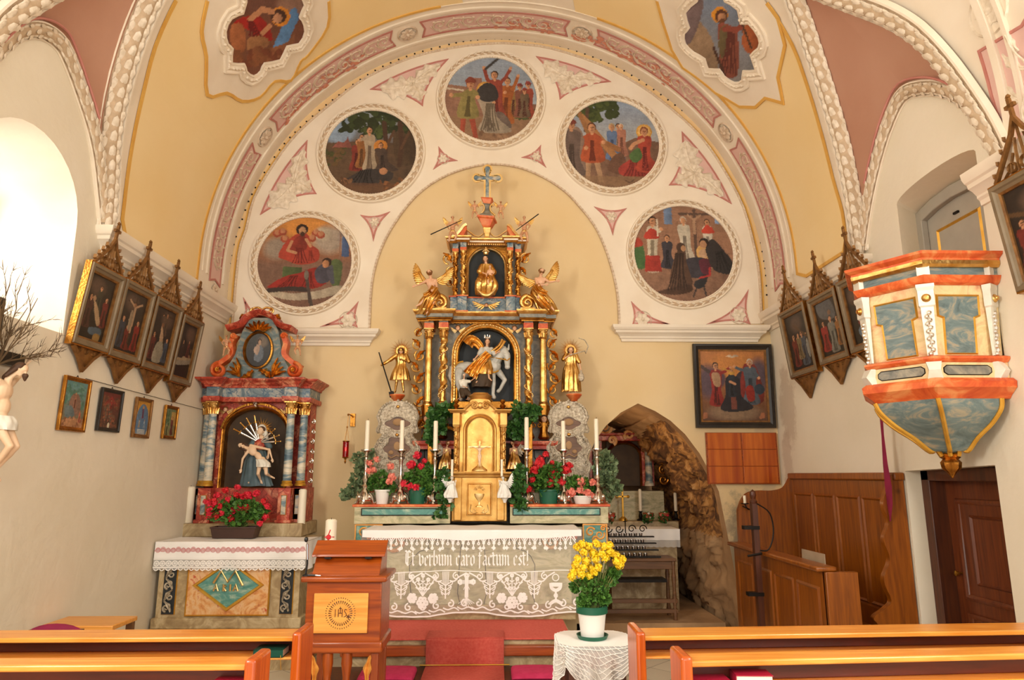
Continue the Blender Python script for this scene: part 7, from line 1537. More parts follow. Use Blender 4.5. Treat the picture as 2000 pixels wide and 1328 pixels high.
# ================= cloth and lace helpers =================
def sheet(name,m_,parent,fn,nu,nv,solid=0):
    b=MB(1); b.v=[fn(i/(nu-1),j/(nv-1)) for j in range(nv) for i in range(nu)]; b.f=[(j*nu+i,j*nu+i+1,(j+1)*nu+i+1,(j+1)*nu+i) for j in range(nv-1) for i in range(nu-1)]
    return b.build(name,m_,parent,smooth=80,solid=solid)
def strip(mb,fn,pts,w,lift=.002):
    w*=1.35
    """narrow flat ribbon following surface fn(u,v) in (x,z)-like metric coordinates"""
    P=pts; n=len(P); rings=[]
    for i in range(n):
        a=Vector(P[max(0,i-1)]); c=Vector(P[min(n-1,i+1)]); d=(c-a)
        if d.length<1e-9: d=Vector((1,0))
        d.normalize(); nn=Vector((-d.y,d.x))*w/2; p=Vector(P[i]); q0=fn(*(p+nn),lift); q1=fn(*(p-nn),lift); rings.append([q0,q1])
    mb.loft(rings,closed=False,capped=False)
def nib(mb,fn,pts,w=.25,lift=.002,ang=40):
    c,s_=cos(R_(ang))*w/2,sin(R_(ang))*w/2
    for (x0,y0),(x1,y1) in zip(pts,pts[1:]):
        q=[(x0-c,y0-s_),(x0+c,y0+s_),(x1+c,y1+s_),(x1-c,y1-s_)]; mb.add([fn(a,b_,lift) for a,b_ in q],[(0,1,2,3)])
GL={'t':([[(.02,1.3),(.12,1.15),(.12,.15),(.28,0),(.42,.12)],[(-.08,.98),(.4,.98)]],.5),'v':([[(.0,1.15),(.12,.98),(.12,.2),(.32,0),(.56,.22),(.56,.8),(.38,1)]],.74),
'e':([[(.5,.18),(.3,0),(.12,.18),(.12,.82),(.32,1),(.5,.78),(.16,.46)]],.64),'r':([[(.0,1.08),(.12,.95),(.12,.12),(.24,0)],[(.12,.8),(.34,1),(.46,.86)]],.56),
'b':([[(.1,1.55),(.1,.18),(.3,0),(.52,.18),(.52,.82),(.34,1),(.12,.84)]],.7),'u':([[(.0,1.08),(.12,.95),(.12,.18),(.28,0),(.5,.2)],[(.4,1.06),(.52,.94),(.52,.12),(.64,0)]],.78),
'm':([[(.0,1.08),(.12,.95),(.12,0)],[(.12,.82),(.36,1.02),(.48,.9),(.48,0)],[(.48,.82),(.72,1.02),(.84,.9),(.84,.12),(.96,0)]],1.1),'c':([[(.5,.82),(.34,1),(.12,.82),(.12,.18),(.3,0),(.5,.16)]],.62),
'a':([[(.12,.86),(.32,1),(.5,.84),(.5,.14),(.62,0)],[(.5,.56),(.24,.46),(.12,.2),(.28,0),(.5,.16)]],.74),'o':([[(.12,.82),(.12,.18),(.32,0),(.54,.18),(.54,.82),(.34,1),(.12,.82)]],.72),
'f':([[(.46,1.4),(.32,1.52),(.14,1.32),(.14,-.3)],[(-.04,.98),(.4,.98)]],.5),'s':([[(.5,.84),(.32,1),(.14,.78),(.5,.26),(.32,0),(.1,.14)]],.64),
'E':([[(.72,1.3),(.42,1.52),(.12,1.2),(.12,.3),(.42,0),(.76,.22)],[(.36,1.45),(.36,.08)],[(.36,.8),(.68,.86)],[(.0,1.5),(.2,1.42),(.1,1.1)]],.92),'!':([[(.14,1.5),(.14,.42)],[(.1,.08),(.18,.0)]],.4),' ':([],.42)}
def script(mb,fn,text,x,z,s_,w=.22):
    for ch in text:
        st,ad=GL[ch]
        for p in st: nib(mb,fn,[(x+a*s_,z+b_*s_) for a,b_ in p],w*s_)
        x+=ad*s_
    return x
def circ(x,z,r,n=12): return [(x+r*cos(2*PI*i/n),z+r*sin(2*PI*i/n)) for i in range(n+1)]
# ---------- altar cloth of the main table ----------
t=thing('altar_cloth','white linen and sheer lace altar cloth lettered in blackletter, over the main table','cloth',((mx0+mx1)/2,YM,zM))
x0,x1=mx0-.03,mx1+.03; W_=x1-x0; zT=zM+.006; zH=ZZ(1196,YM-.02)
def fc(x,z,l=0): # front hanging sheet: metric coordinates
    u=(x-x0)/W_; d=zT-z
    return (x,YM-.022-.010*sin(x*21)*min(1,d*3)-.006*sin(x*47+1)*min(1,d*2)-l,z-.012*sin(PI*2*u)*0)
top_=lambda u,v:(x0+u*W_,YM-.02+v*.56,zT+.004*sin(u*30)*sin(v*5))
b=sheet('linen_top','linen',t,top_,60,14)
sag=lambda u:.055+.022*sin(PI*u*1.0)**2+.006*sin(u*17)
sheet('linen_fall','linen',t,lambda u,v:fc(x0+u*W_,zT-v*sag(u),.001),80,8)
hem=lambda u:(zT-zH)+.035*abs(sin(PI*u*4.0))*0+.03*(1-cos(2*PI*(u*2.02+.02)))*.6
sheet('lace_net','net',t,lambda u,v:fc(x0+u*W_,zT-.02-v*(hem(u)-.02)),120,30)
sd=lambda u,v:(x1+.004+.012*sin(u*9)*v,YM-.02+u*.5,zT-v*(.60-.06*u)); sheet('side_fall','net2',t,sd,30,20); sheet('side_linen','linen',t,lambda u,v:(x1+.007+.004*sin(u*9)*v,YM-.02+u*.5,zT-v*.16),20,6)
sheet('side_fall','net2',t,lambda u,v:(x0-.004-.012*sin(u*9)*v,YM-.02+u*.5,zT-v*(.5-.06*u)),30,20); sheet('side_linen','linen',t,lambda u,v:(x0-.007-.004*sin(u*9)*v,YM-.02+u*.5,zT-v*.2),20,6)
L_=MB(1); k=mpp(920,1100,YM); PXm=lambda px:XX(px,1100,YM-.02); PZm=lambda py:ZZ(py,YM-.02)
n=20; z0=PZm(1048)
for i in range(n):
    xa=x0+.07+(W_-.12)*i/n; w=(W_-.12)/n
    strip(L_,fc,[(xa,z0-.03),(xa+w*.2,z0-.0),(xa+w*.5,z0+.02),(xa+w*.8,z0),(xa+w,z0-.03)],.007); strip(L_,fc,[(xa,z0-.05),(xa+w*.3,z0-.015),(xa+w*.5,z0-.0),(xa+w*.7,z0-.015),(xa+w,z0-.05)],.005); strip(L_,fc,[(xa+w*.5,z0+.01),(xa+w*.5,z0-.05)],.006); strip(L_,fc,circ(xa+w*.5,z0-.055,.009,8),.007); strip(L_,fc,circ(xa,z0-.05,.008,8),.008); strip(L_,fc,[(xa,z0-.03),(xa,z0-.085)],.007); strip(L_,fc,circ(xa,z0-.09,.008,8),.008)
strip(L_,fc,[(x0+.05+(W_-.1)*i/40,z0+.032) for i in range(41)],.006)
zs_=PZm(1071)
for i in range(14):
    xa=x0+.2+(W_-.38)*i/13; zz=zs_-.006*sin(i*.5)
    for a in range(4): d=.019 if a%2==0 else .013; c,s_=cos(PI/4*a)*d,sin(PI/4*a)*d; strip(L_,fc,[(xa-c,zz-s_),(xa+c,zz+s_)],.005)
L_.build('arcade_and_stars','thread',t)
L2=MB(1); s_=k*16.5; xe=PXm(791); script(L2,fc,'Et verbum caro factum est!',0,0,1) if 0 else None
tw=sum(GL[c][1] for c in 'Et verbum caro factum est!'); s_=(PXm(1034)-xe)/tw; zb_=PZm(1104)
xx=script(L2,lambda a,b_,l:fc(a,(b_-zb_)*1.28+zb_,.003),'Et verbum caro factum est!',xe,zb_,s_,.215); L2.build('blackletter_text','thread',t)
L3=MB(1); zq=PZm(1116); strip(L3,fc,[(x0+.01+(W_-.02)*i/60,zq-.008*sin(i*.2)) for i in range(61)],.005)
for i,px in enumerate((785,871,957,1043)):
    xc=PXm(px)
    for q in range(-2,3): strip(L3,fc,[(xc+q*.012,zq),(xc+q*.010,zq-.10)],.004)
    for q in range(3):
        zz=zq-.09-q*.035
        for sg in(-1,1): strip(L3,fc,smoothpath([(xc,zz-.02),(xc+sg*.03,zz+.0),(xc+sg*(.055-q*.01),zz+.012),(xc+sg*(.05-q*.01),zz-.01),(xc+sg*.02,zz-.022)],3),.006)
    strip(L3,fc,[(xc,zq-.1),(xc,zq-.21)],.008)
    for sg in(-1,1):
        strip(L3,fc,spiral((xc+sg*.085,zq-.035),.03,PI/2,1.3,16,.2,sg),.007); strip(L3,fc,smoothpath([(xc+sg*.03,zq-.07),(xc+sg*.07,zq-.075),(xc+sg*.11,zq-.04),(xc+sg*.17,zq-.008)],4),.008)
for px in (827,1000):
    xc=PXm(px); zz=zq-.22
    for dx,dz,r in ((0,-.02,.045),(-.085,.015,.035),(.085,.015,.035)):
        for a in range(6): strip(L3,fc,circ(xc+dx+r*.65*cos(a*PI/3),zz+dz+r*.65*sin(a*PI/3),r*.30,8),.015)
        strip(L3,fc,circ(xc+dx,zz+dz,r*.3,8),.012)
    for a,l in ((-.5,.15),(-.2,.13),(0,.16),(.22,.13),(.5,.14)):
        strip(L3,fc,smoothpath([(xc,zz+.03),(xc+a*.08,zz+.03+l*.4),(xc+a*.2,zz+.03+l)],3),.006); strip(L3,fc,circ(xc+a*.2,zz+.03+l,.011,8),.011)
        for q in (.4,.7): strip(L3,fc,[(xc+a*.2*q-.018,zz+.04+l*q),(xc+a*.2*q,zz+.025+l*q),(xc+a*.2*q+.018,zz+.04+l*q)],.007)
for px in (742,914,1087):
    xc=PXm(px); zz=zq-.24
    for sg in(-1,1):
        pass
xc=PXm(912); zz=zq-.05
strip(L3,fc,[(xc,zz+.02),(xc,zz-.15)],.022); strip(L3,fc,[(xc-.055,zz-.03),(xc+.055,zz-.03)],.022)
for a,c in ((0,.02),(-.055,-.03),(.055,-.03)): strip(L3,fc,circ(xc+a,zz+c,.013,8),.012)
for a in range(-4,5): strip(L3,fc,[(xc,zz-.15),(xc+a*.016,zz-.22+abs(a)*.006)],.004)
for a in range(8): strip(L3,fc,[(xc+.04*cos(PI/8+a*PI/4),zz-.03+.04*sin(PI/8+a*PI/4)),(xc+.065*cos(PI/8+a*PI/4),zz-.03+.065*sin(PI/8+a*PI/4))],.003)
xc=PXm(1085); strip(L3,fc,circ(xc,zz-.0,.026,16),.006); strip(L3,fc,smoothpath([(xc-.04,zz-.04),(xc-.034,zz-.08),(xc,zz-.1),(xc+.034,zz-.08),(xc+.04,zz-.04)],4),.02); strip(L3,fc,[(xc-.036,zz-.055),(xc+.036,zz-.055)],.024); strip(L3,fc,[(xc,zz-.1),(xc,zz-.19)],.012); strip(L3,fc,circ(xc,zz-.14,.012,8),.01); strip(L3,fc,smoothpath([(xc-.05,zz-.205),(xc,zz-.18),(xc+.05,zz-.205)],4),.02)
pts=[(x0+.03+(W_-.06)*i/90,0) for i in range(91)]; strip(L3,fc,[(a,zT-hem((a-x0)/W_)+.004) for a,_ in pts],.009)
for i in range(16):
    xa=x0+.05+(W_-.1)*i/15; zz=zT-hem((xa-x0)/W_)+.075; sg=1 if i%2 else -1
    strip(L3,fc,spiral((xa,zz),.03,PI/2,1.1,14,.25,sg),.009); strip(L3,fc,smoothpath([(xa-.06,zz-.03),(xa-.02,zz-.045),(xa+.03,zz-.03),(xa+.07,zz-.05)],3),.008)
L3.build('flower_lace','thread',t)
# ================= left side altar =================
YC=6.82; S=lambda px,py,Y=YC:XZ(px,py,Y)
cxl=(XX(413,850,YC)+XX(566,850,YC))/2; zs=lambda py,Y=YC:ZZ(py,Y,490); hx=lambda a,c,py=850,Y=YC:(XX(c,py,Y)-XX(a,py,Y))/2
YTb=6.2; tx0,tx1=max(XL+.03,XX(297,1150,YTb)),XX(588,1150,YTb); zt_=ZZ(1064,YTb,440); zf_=ZZ(1224,YTb,440); tc=(tx0+tx1)/2; tw_=(tx1-tx0)/2
t=thing('side_altar_table','salmon marbled side altar table with a diamond panel bearing gilt letters','altar',(tc,6.5,0))
b=MB(1); b.bx(tx0+.02,tx1-.02,YTb+.02,6.9,zf_+.07,zt_); b.build('table_block','sandm',t); b=MB(1); b.bx(tx0-.01,tx1+.01,YTb,6.9,zf_-.02,zf_+.07); b.build('plinth','sandm',t,bevel=.01); b=MB(1); b.bx(max(XL+.01,tx0-.05),tx1+.05,YTb-.02,6.95,0,zf_-.02); b.build('step','sandm',t)
b=MB(1); b.bx(tx0-.0,tx1+.0,YTb-.01,6.95,zt_,zt_+.02); b.build('table_top','sandm',t)
fY=lambda d0:(lambda a,b_,d:(a,YTb+.02-d0-d,b_)); zc_=zf_+.09; zd_=zt_-.04
b=MB(1); b.bx(tc-.43*tw_*1.3,tc+.43*tw_*1.3,YTb+.005,YTb+.03,zc_,zd_); b.build('centre_panel','salmonm',t); b=MB(1); w=.43*tw_*1.3
b.rail([(tc-w,zc_),(tc+w,zc_),(tc+w,zd_),(tc-w,zd_)],[(-.008,0),(0,.012),(.008,0)],True,fn=fY(.012)); 
mz=ZZ(1143,YTb,440); dh=ZZ(1096,YTb,440)-ZZ(1190,YTb,440); dw_=hx(372,502,1143,YTb); dm_=[(tc,mz-dh/2),(tc+dw_,mz),(tc,mz+dh/2),(tc-dw_,mz)]
b.rail(dm_,[(-.014,0),(-.008,.014),(.008,.014),(.014,0)],True,fn=fY(.018)); b.build('gilt_moulding','goldpaint',t); b=MB(1); b.add([(a,YTb+.0,c) for a,c in dm_],[(0,1,2,3)]); b.build('diamond_panel','tealm',t,smooth=0)
b=MB(1)
def bar3(mb,pts,r=.009,y=YTb-.014): mb.tube([(a,y,c) for a,c in pts],r,6,.6)
u=.055
for x,g in ((-2.2,'A'),(-.75,'R'),(.55,'I'),(1.6,'A')):
    X=tc+x*u*.8; z=mz-.045
    if g=='A': bar3(b,[(X-u*.35,z),(X,z+u),(X+u*.35,z)]); bar3(b,[(X-u*.2,z+u*.4),(X+u*.2,z+u*.4)],.006)
    elif g=='R': bar3(b,[(X,z),(X,z+u),(X+u*.35,z+u*.8),(X,z+u*.5),(X+u*.4,z)])
    else: bar3(b,[(X,z),(X,z+u)])
bar3(b,[(tc-.12,mz+.02),(tc-.06,mz+.12),(tc,mz+.03),(tc+.06,mz+.12),(tc+.13,mz-.0)],.011,YTb-.018); b.build('gilt_letters','goldpale',t)
for sg in(-1,1):
    xx=tc+sg*tw_*.80; w=.052; b=MB(1); b.bx(xx-w,xx+w,YTb+.006,YTb+.02,zc_+.01,zd_); b.build('carved_recess','dark',t); b=MB(1); b.rail([(xx-w,zc_+.01),(xx+w,zc_+.01),(xx+w,zd_),(xx-w,zd_)],[(-.006,0),(0,.012),(.006,0)],True,fn=fY(.0)); b.build('recess_moulding','goldpaint',t)
    b=MB(1)
    for q in range(5):
        z=zc_+.06+q*(zd_-zc_-.08)/5; g=1 if q%2 else -1; scrolltube(b,spiral((xx+g*.012,z),.03,PI/2*g,1.3,16,.2,g),YTb-.0,.009,.005); acanthus(b,(xx-g*.03,z-.03),(xx+g*.035,z+.06),.016,.0,fn=lambda a,c,d:(a,YTb-.006-d,c),lobes=2,d=.012,curl=.8*g)
    b.build('silver_tendrils','tarnish',t)
# cloth
t=thing('side_altar_cloth','white cloth with rose embroidery and a lace border on the side altar','cloth',(tc,YTb,zt_)); x0,x1=max(XL+.02,XX(292,1070,YTb-.04)),XX(598,1070,YTb-.04); W_=x1-x0; zT=zt_+.03
zL=ZZ(1110,YTb-.04,440)
def fs(x,z,l=0): return (x+.02*(1 if x>tc else -1)*0,YTb-.036-.012*sin(x*17)*min(1,(zT-z)*5)-l,z)
sheet('linen_top','linen',t,lambda u,v:(x0+u*W_,YTb-.035+v*.44,zT+.002*sin(u*20)),40,8); zE=zT-(zT-zL)*.62
sheet('linen_fall','linen',t,lambda u,v:fs(x0+u*W_,zT-v*(zT-zE)),70,8); sheet('lace_fall','net2',t,lambda u,v:fs(x0+u*W_,zE-v*(zE-zL+.012*abs(sin(u*PI*16)))),160,6)
for X,sg in ((x0,-1),(x1,1)): sheet('side_fall','linen',t,lambda u,v:(X+sg*(.004+.03*v*sin(u*7)**2),YTb-.035+u*.5,zT-v*(.24-.05*u)),24,8)
e=MB(1); zm=zT-(zT-zE)*.5
for i in range(30):
    xa=x0+.03+(W_-.06)*i/29; 
    for r in (.020,.013,.006): strip(e,fs,circ(xa,zm+.006*sin(i*2),r,10),.003,.004)
    strip(e,fs,smoothpath([(xa-.03,zm-.012),(xa,zm+.018),(xa+.03,zm-.012)],3),.004,.005)
e.build('rose_embroidery','pinkthread',t); e=MB(1)
for i in range(26):
    xa=x0+.03+(W_-.06)*i/25; zz=(zE+zL)/2; strip(e,fs,circ(xa,zz,.021,10),.006,.003)
    for a in range(3): strip(e,fs,[(xa-.016*cos(a*1.05),zz-.016*sin(a*1.05)),(xa+.016*cos(a*1.05),zz+.016*sin(a*1.05))],.004,.003)
    strip(e,fs,[(xa-.02,zL-.0),(xa-.01,zL-.012),(xa,zL-.016),(xa+.01,zL-.012),(xa+.02,zL)],.006,.003)
for z in (zE-.006,zL+.01): strip(e,fs,[(x0+W_*i/40,z) for i in range(41)],.008,.003)
e.build('lace_rings','thread',t)
# retable
R0=thing('side_altar_retable','red and blue marbled left side altar retable with four columns and an oval picture','altar',(cxl,7.0,zt_))
wi=hx(413,566); wo=hx(404,596)*1.0; zB0=zs(1045); zB1=zs(1021); zp=zs(953); zk=zs(948); zc0=zs(806); zc1=zs(785); ze0=zs(784); ze1=zs(775); ze2=zs(757); ze3=zs(740)
b=MB(1); b.bx(cxl-wo-.1,cxl+wo+.1,YC-.1,7.28,zt_+.021,zB1); b.bx(cxl-wo,cxl+wo,6.97,7.28,0,zt_+.03); b.build('base','sandm',R0,bevel=.008)
b=MB(1); b.bx(cxl-wo-.05,cxl+wo+.05,YC+.06,7.28,zB1,zp); b.build('predella','redm',R0)
b=MB(1); b.bx(cxl-wo-.03,cxl+wo+.03,7.06,7.28,zp,ze0+.02); b.build('back','redm',R0)
for off,yy in ((wi,YC),(wo,YC+.12)):
    for sg in(-1,1):
        x=cxl+sg*off; b=MB(1); b.bx(x-.06,x+.06,yy-.06,7.05,zB1,zp); b.bx(x-.075,x+.075,yy-.075,7.05,zB1,zB1+.03); b.build('pedestal','redm',R0,bevel=.004); b=MB(1); b.bx(x-.022,x+.022,yy-.066,yy-.05,zB1+.08,zp-.07); b.build('pedestal_panel','bandm',R0); b=MB(1); b.rail([(x-.024,zB1+.078),(x+.024,zB1+.078),(x+.024,zp-.068),(x-.024,zp-.068)],[(-.004,0),(0,.008),(.004,0)],True,fn=lambda a,c,d:(a,yy-.06-d,c)); b.build('panel_moulding','goldpaint',R0)
        b=MB(1); b.lathe([(.052,zk+.0),(.052,zk+.012),(.044,zk+.02),(.048,zk+.035),(.04,zk+.045),(.04,zk+.3),(.036,zc0-.01),(.0,zc0-.01)],(x,yy,0),24); b.build('column','bandm',R0); b=MB(1); b.lathe([(.054,zk-.006),(.056,zk+.01),(.046,zk+.02),(.05,zk+.034),(.042,zk+.046)],(x,yy,0),20); b.build('column_base','goldpaint',R0)
        b=MB(1); capital(b,(x,yy),.040,zc1-zc0+.015,zc0-.012); b.build('capital','gold',R0); b=MB(1); b.bx(x-.05,x+.05,yy-.05,7.08,ze0,ze2); b.build('frieze_block','bluem',R0)
pl_=ressaut(cxl,wo+.06,7.28,[(wo+.06,YC+.06),(wi+.06,YC+.06),(wi+.06,YC-.06),(wi-.06,YC-.06),(wi-.06,YC+.04)])
b=MB(1); slabpoly(b,pl_,ze0,ze1); entab(b,pl_,[(0,0),(.014,0),(.02,.02),(.02,ze1-ze0),(0,ze1-ze0)],ze0); b.build('architrave','redm',R0,smooth=25)
b=MB(1); slabpoly(b,pl_,ze1,ze2); b.build('frieze','bluem',R0)
b=MB(1); slabpoly(b,pl_,ze2,ze3-.002); entab(b,pl_,[(0,0),(.015,0),(.02,.02),(.04,.035),(.05,.05),(.085,.07),(.09,.082),(.09,ze3-ze2),(0,ze3-ze2)],ze2); b.build('cornice','redm',R0,smooth=25)
nw=hx(433,555); nb_=zs(952); nt=zs(797); a3=[(cxl+nw,nb_),(cxl+nw,nt-nw*.75)]+arcpts(cxl,nt-nw*.75,nw,nw*.75,0,180,18)[1:-1]+[(cxl-nw,nt-nw*.75),(cxl-nw,nb_)]
fR=lambda a,c,d:(a,YC+.14-d,c)
b=MB(1); b.rail(a3,[(0,-.09),(0,.01),(-.01,.02),(-.02,.012),(-.03,.018),(-.032,0)],True,fn=fR); b.build('niche_frame','gold2',R0,smooth=30)
b=MB(1); ov,tr=fill2d([(cxl-wi,nb_-.03),(cxl+wi,nb_-.03),(cxl+wi,ze0),(cxl-wi,ze0)],[a3]); b.add([(a,YC+.14,c) for a,c in ov],tr); b.build('niche_wall','redm',R0,smooth=0)
b=MB(1); b.bx(cxl-nw,cxl+nw,7.04,7.055,nb_,nt); b.build('niche_back','darkbrown',R0)
b=MB(1); b.rail([(cxl+nw*1.05,nt-nw*.62)]+arcpts(cxl,nt-nw*.75,nw*1.12,nw*.95,8,172,16)+[(cxl-nw*1.05,nt-nw*.62)],[(-.012,0),(-.006,.03),(.016,.03),(.018,0)],fn=fR); b.build('arch_band','gold2',R0)
for sg in(-1,1): cherub(R0,'cherub_head',(cxl+sg*nw*1.0,YC+.1,zs(798)),.05,True,seed=sg+20)
c=MB(1); acanthus(c,(cxl,nt+.02),(cxl,nt+.09),.03,.03,fn=fR,lobes=2,d=.03); c.build('keystone_leaf','silver',R0)
# attic
b=MB(1); bk=[(cxl-wi*.98,ze3),(cxl+wi*.98,ze3),(cxl+wi*.62,zs(690)),(cxl+wi*.48,zs(645)),(cxl+wi*.3,zs(618)),(cxl-wi*.3,zs(618)),(cxl-wi*.48,zs(645)),(cxl-wi*.62,zs(690))]; b.prism(bk,YC+.06,YC+.2,fn=lambda x,z,y:(x,y,z)); b.build('attic_back','slatem',R0)
cxo=(XX(515.5,681,YC)+XX(506,700,YC))/2; cxo=cxl
for sg in(-1,1):
    c=MB(1); P3=smoothpath([(cxl+sg*wi*.62,zs(652)),(cxl+sg*wi*.72,zs(668)),(cxl+sg*wi*.7,zs(690)),(cxl+sg*wi*.92,zs(706)),(cxl+sg*wi*1.15,zs(716))],6); c.rail(P3,[(-.024,-.06),(-.024,.04),(.024,.04),(.024,-.06)],fn=lambda a,d,e:(a,YC+.05-e,d)); sp=spiral((cxl+sg*wi*.98,zs(722)),.074,PI/2,1.7,36,.15,-sg); c.tube([(a,YC+.03,d) for a,d in sp],[.024-.012*i/36 for i in range(37)],10,2.0); c.tube([(a,YC+.02,d) for a,d in spiral((cxl+sg*wi*.66,zs(655)),.03,0,1.3,18,.2,sg)],.014,8,2.0); c.build('scroll_bracket','orangem',R0)
    c=MB(1); rosette(c,(cxl+sg*wi*.98,zs(722),.0),.03,8,fn=lambda a,d,e:(a,YC-.02-e,d),d=.02)
    for q in range(4): acanthus(c,(cxl+sg*wi*.42,zs(735)),(cxl+sg*wi*(.55+.08*q),zs(697+q*9)),.02,.0,fn=lambda a,d,e:(a,YC+.02-e,d),lobes=2,d=.02,curl=.6*sg)
    acanthus(c,(cxl+sg*.03,zs(722)),(cxl+sg*.15,zs(738)),.035,.0,fn=lambda a,d,e:(a,YC+.02-e,d),lobes=3,d=.03,curl=.6)
    c.build('gilt_foliage','gold',R0)
top=[(cxl-wi*.86,zs(640)),(cxl-wi*.5,zs(632)),(cxl-wi*.34,zs(618)),(cxl,zs(609)),(cxl+wi*.34,zs(618)),(cxl+wi*.5,zs(632)),(cxl+wi*.86,zs(640))]
c=MB(1); c.rail(smoothpath(top,5),[(-.028,-.16),(-.028,.03),(-.01,.06),(.02,.08),(.026,.08),(.026,-.16)],fn=lambda a,d,e:(a,YC+.06-e,d)); c.build('attic_cornice','redm',R0,smooth=30)
c=MB(1)
for q in range(7): a=R_(25+130*q/6); acanthus(c,(cxl+.04*cos(a),zs(648)+.02*sin(a)),(cxl+.15*cos(a),zs(648)+.12*sin(a)),.022,.0,fn=lambda u,d,e:(u,YC+.0-e,d),lobes=1,d=.03,curl=0)
for sg in(-1,1):
    scrolltube(c,spiral((cxl+sg*.09,zs(605)),.03,PI/2,1.3,18,.2,-sg),YC+.06,.012,.006); c.tube(smoothpath([(cxl+sg*.09,YC+.06,zs(605)+.03),(cxl+sg*.04,YC+.06,zs(598)),(cxl,YC+.06,zs(603))],4),.012,7); acanthus(c,(cxl+sg*.13,zs(615)),(cxl+sg*.21,zs(622)),.025,.0,fn=lambda u,d,e:(u,YC+.03-e,d),lobes=2,d=.03,curl=.5*sg)
c.build('shell_crest','gold',R0)
oz=zs(682); orx=hx(491,540); orz=.17*1.0; orx=.125
c=MB(1); c.rail([(cxl+orx*cos(a*PI/20),oz+orz*sin(a*PI/20)) for a in range(40)],[(0,.0),(0,.02),(-.01,.035),(-.024,.03),(-.026,0)],True,fn=lambda a,d,e:(a,YC+.05-e,d)); c.build('oval_frame','gold2',R0)
def pov(c): c.grad('4A4A48','2E2A28'); c.ell(.3,.5,.5,.4,'7A6A5A',soft=.7); c.poly([(-.3,-.3),(0,.3),(.35,.1),(.4,-.4),(.1,-.7),(-.3,-.6)],'6A7078'); c.poly([(-.4,.0),(-.1,.35),(.1,.1),(-.1,-.3)],'B09480'); c.ell(.05,.5,.18,.2,'3A2A20'); c.ell(.06,.45,.13,.16,'B89478')
canvasdisc('oval_painting',20,lambda x,y:(cxl+x*orx,YC+.045,oz+y*orz),R0,pov,71,'paint')
# carved side wings of the retable
c=MB(1)
for q in range(7): z=zs(820+q*20); scrolltube(c,spiral((cxl+wo+.065+.01*(q%2),z),.022,PI/2,1.2,14,.2,1 if q%2 else -1),7.05,.010,.005)
c.build('side_carving','silver',R0)
for px,lab,mr in ((442,'rosy putto standing on the left scroll of the side altar',1),(581,'rosy putto standing on the right scroll of the side altar',-1)): putto(lab,YC-.0,px,673,.95,mir=mr)
# pieta
PYY=YC+.02; k=mpp(500,880,PYY); P=lambda x,y,dy=0:Vector(Q(x,y,PYY+dy)); t=thing('pieta_statue','painted group of a veiled seated woman pierced by swords holding a pale dead man','statue',Q(497,950,PYY))
J=PJ({'head':(510,842,-.02),'neck':(509,851,0),'chest':(507,862,0),'waist':(505,875,0),'pelvis':(503,888,0),'shL':(498,858,0),'shR':(517,858,0),'elL':(490,872,-.04),'haL':(484,880,-.08),'elR':(526,872,-.04),'haR':(524,888,-.08),'hipL':(496,892,0),'knL':(491,905,-.1),'anL':(490,940,-.06),'hipR':(510,892,0),'knR':(514,905,-.1),'anR':(514,940,-.06)},PYY)
man(t,J,.62,'pale','hair',(-.15,-1,-.2))
a=MB(1); a.ell(P(511,840,.01),(10*k,9*k,12*k)); a.cap(P(502,844,.0),4*k,P(499,860,.0),5*k); a.cap(P(519,844,0),4*k,P(520,860,0),5*k); a.build('veil','whitecloth',t,remesh=.006)
fm=MB(1); fm.ell(J['head']+Vector((-.004,-.022,-.002)),(6*k,5*k,8*k)); fm.build('face','pale',t)
a=MB(1); robe(a,[(*P(508,857,0),9*k,7*k),(*P(507,868,-.01),11*k,9*k),(*P(506,878,-.02),11*k,9*k)],6,.12,3,40,4); a.build('red_bodice','redpet' if 0 else 'redm',t)
a=MB(1); robe(a,[(*P(504,880,-.02),15*k,12*k),(*P(502,895,-.04),20*k,16*k),(*P(500,920,-.05),23*k,15*k),(*P(500,949,-.04),30*k,16*k)],9,.18,4,80,5); a.cap(P(498,859,0),6*k,P(490,872,-.04),6*k); a.cap(P(517,859,0),6*k,P(526,872,-.04),6*k); a.build('blue_robe','cloak',t)
JC=PJ({'head':(473,871,-.16),'neck':(480,874,-.15),'chest':(493,880,-.16),'waist':(504,890,-.17),'pelvis':(513,900,-.17),'shL':(484,882,-.17),'shR':(490,870,-.15),'elL':(474,896,-.18),'haL':(471,915,-.18),'elR':(526,878,-.17),'haR':(531,895,-.17),'hipL':(508,905,-.17),'knL':(504,925,-.2),'anL':(509,938,-.12),'toL':(512,944,-.13),'hipR':(518,902,-.17),'knR':(520,925,-.2),'anR':(528,930,-.12),'toR':(536,934,-.13)},PYY)
tt=MB(1); body(tt,JC,.50,.95,True,(-.3,-1,.3)); tt.build('reclining_man','pale',t,remesh=.0042); h=MB(1); hairm(h,JC,.5,(-.3,-1,.3),1); h.build('hair','hair',t,remesh=.005)
a=MB(1); robe(a,[(*P(509,897,-.17),9*k,8*k),(*P(514,904,-.17),12*k,10*k),(*P(515,912,-.18),12*k,10*k)],7,.2,4,48,4); a.build('loincloth','whitecloth',t)
for x,y in ((457,838),(470,826),(482,817),(497,812),(537,838),(545,850),(548,862)):
    s_=MB(1); c0=P(506,864,-.05); d=(P(x,y,-.06)-c0); s_.tube([c0+d*.12,c0+d*.72],[.005,.009],6,.4); sw=s_.build('sword','silver',t); s_=MB(1); s_.tube([c0+d*.72,c0+d],.006,6); nn=Vector((-d.z,0,d.x)).normalized(); s_.tube([c0+d*.76-nn*.022,c0+d*.76+nn*.022],.005,6); s_.ell(c0+d*1.0,.009,7,5); s_.build('hilt','gold',sw)
a=MB(1); rays_(a,P(511,838,.03),.05,.13,22,0,.006); a.build('ray_halo','gold',t,smooth=0)
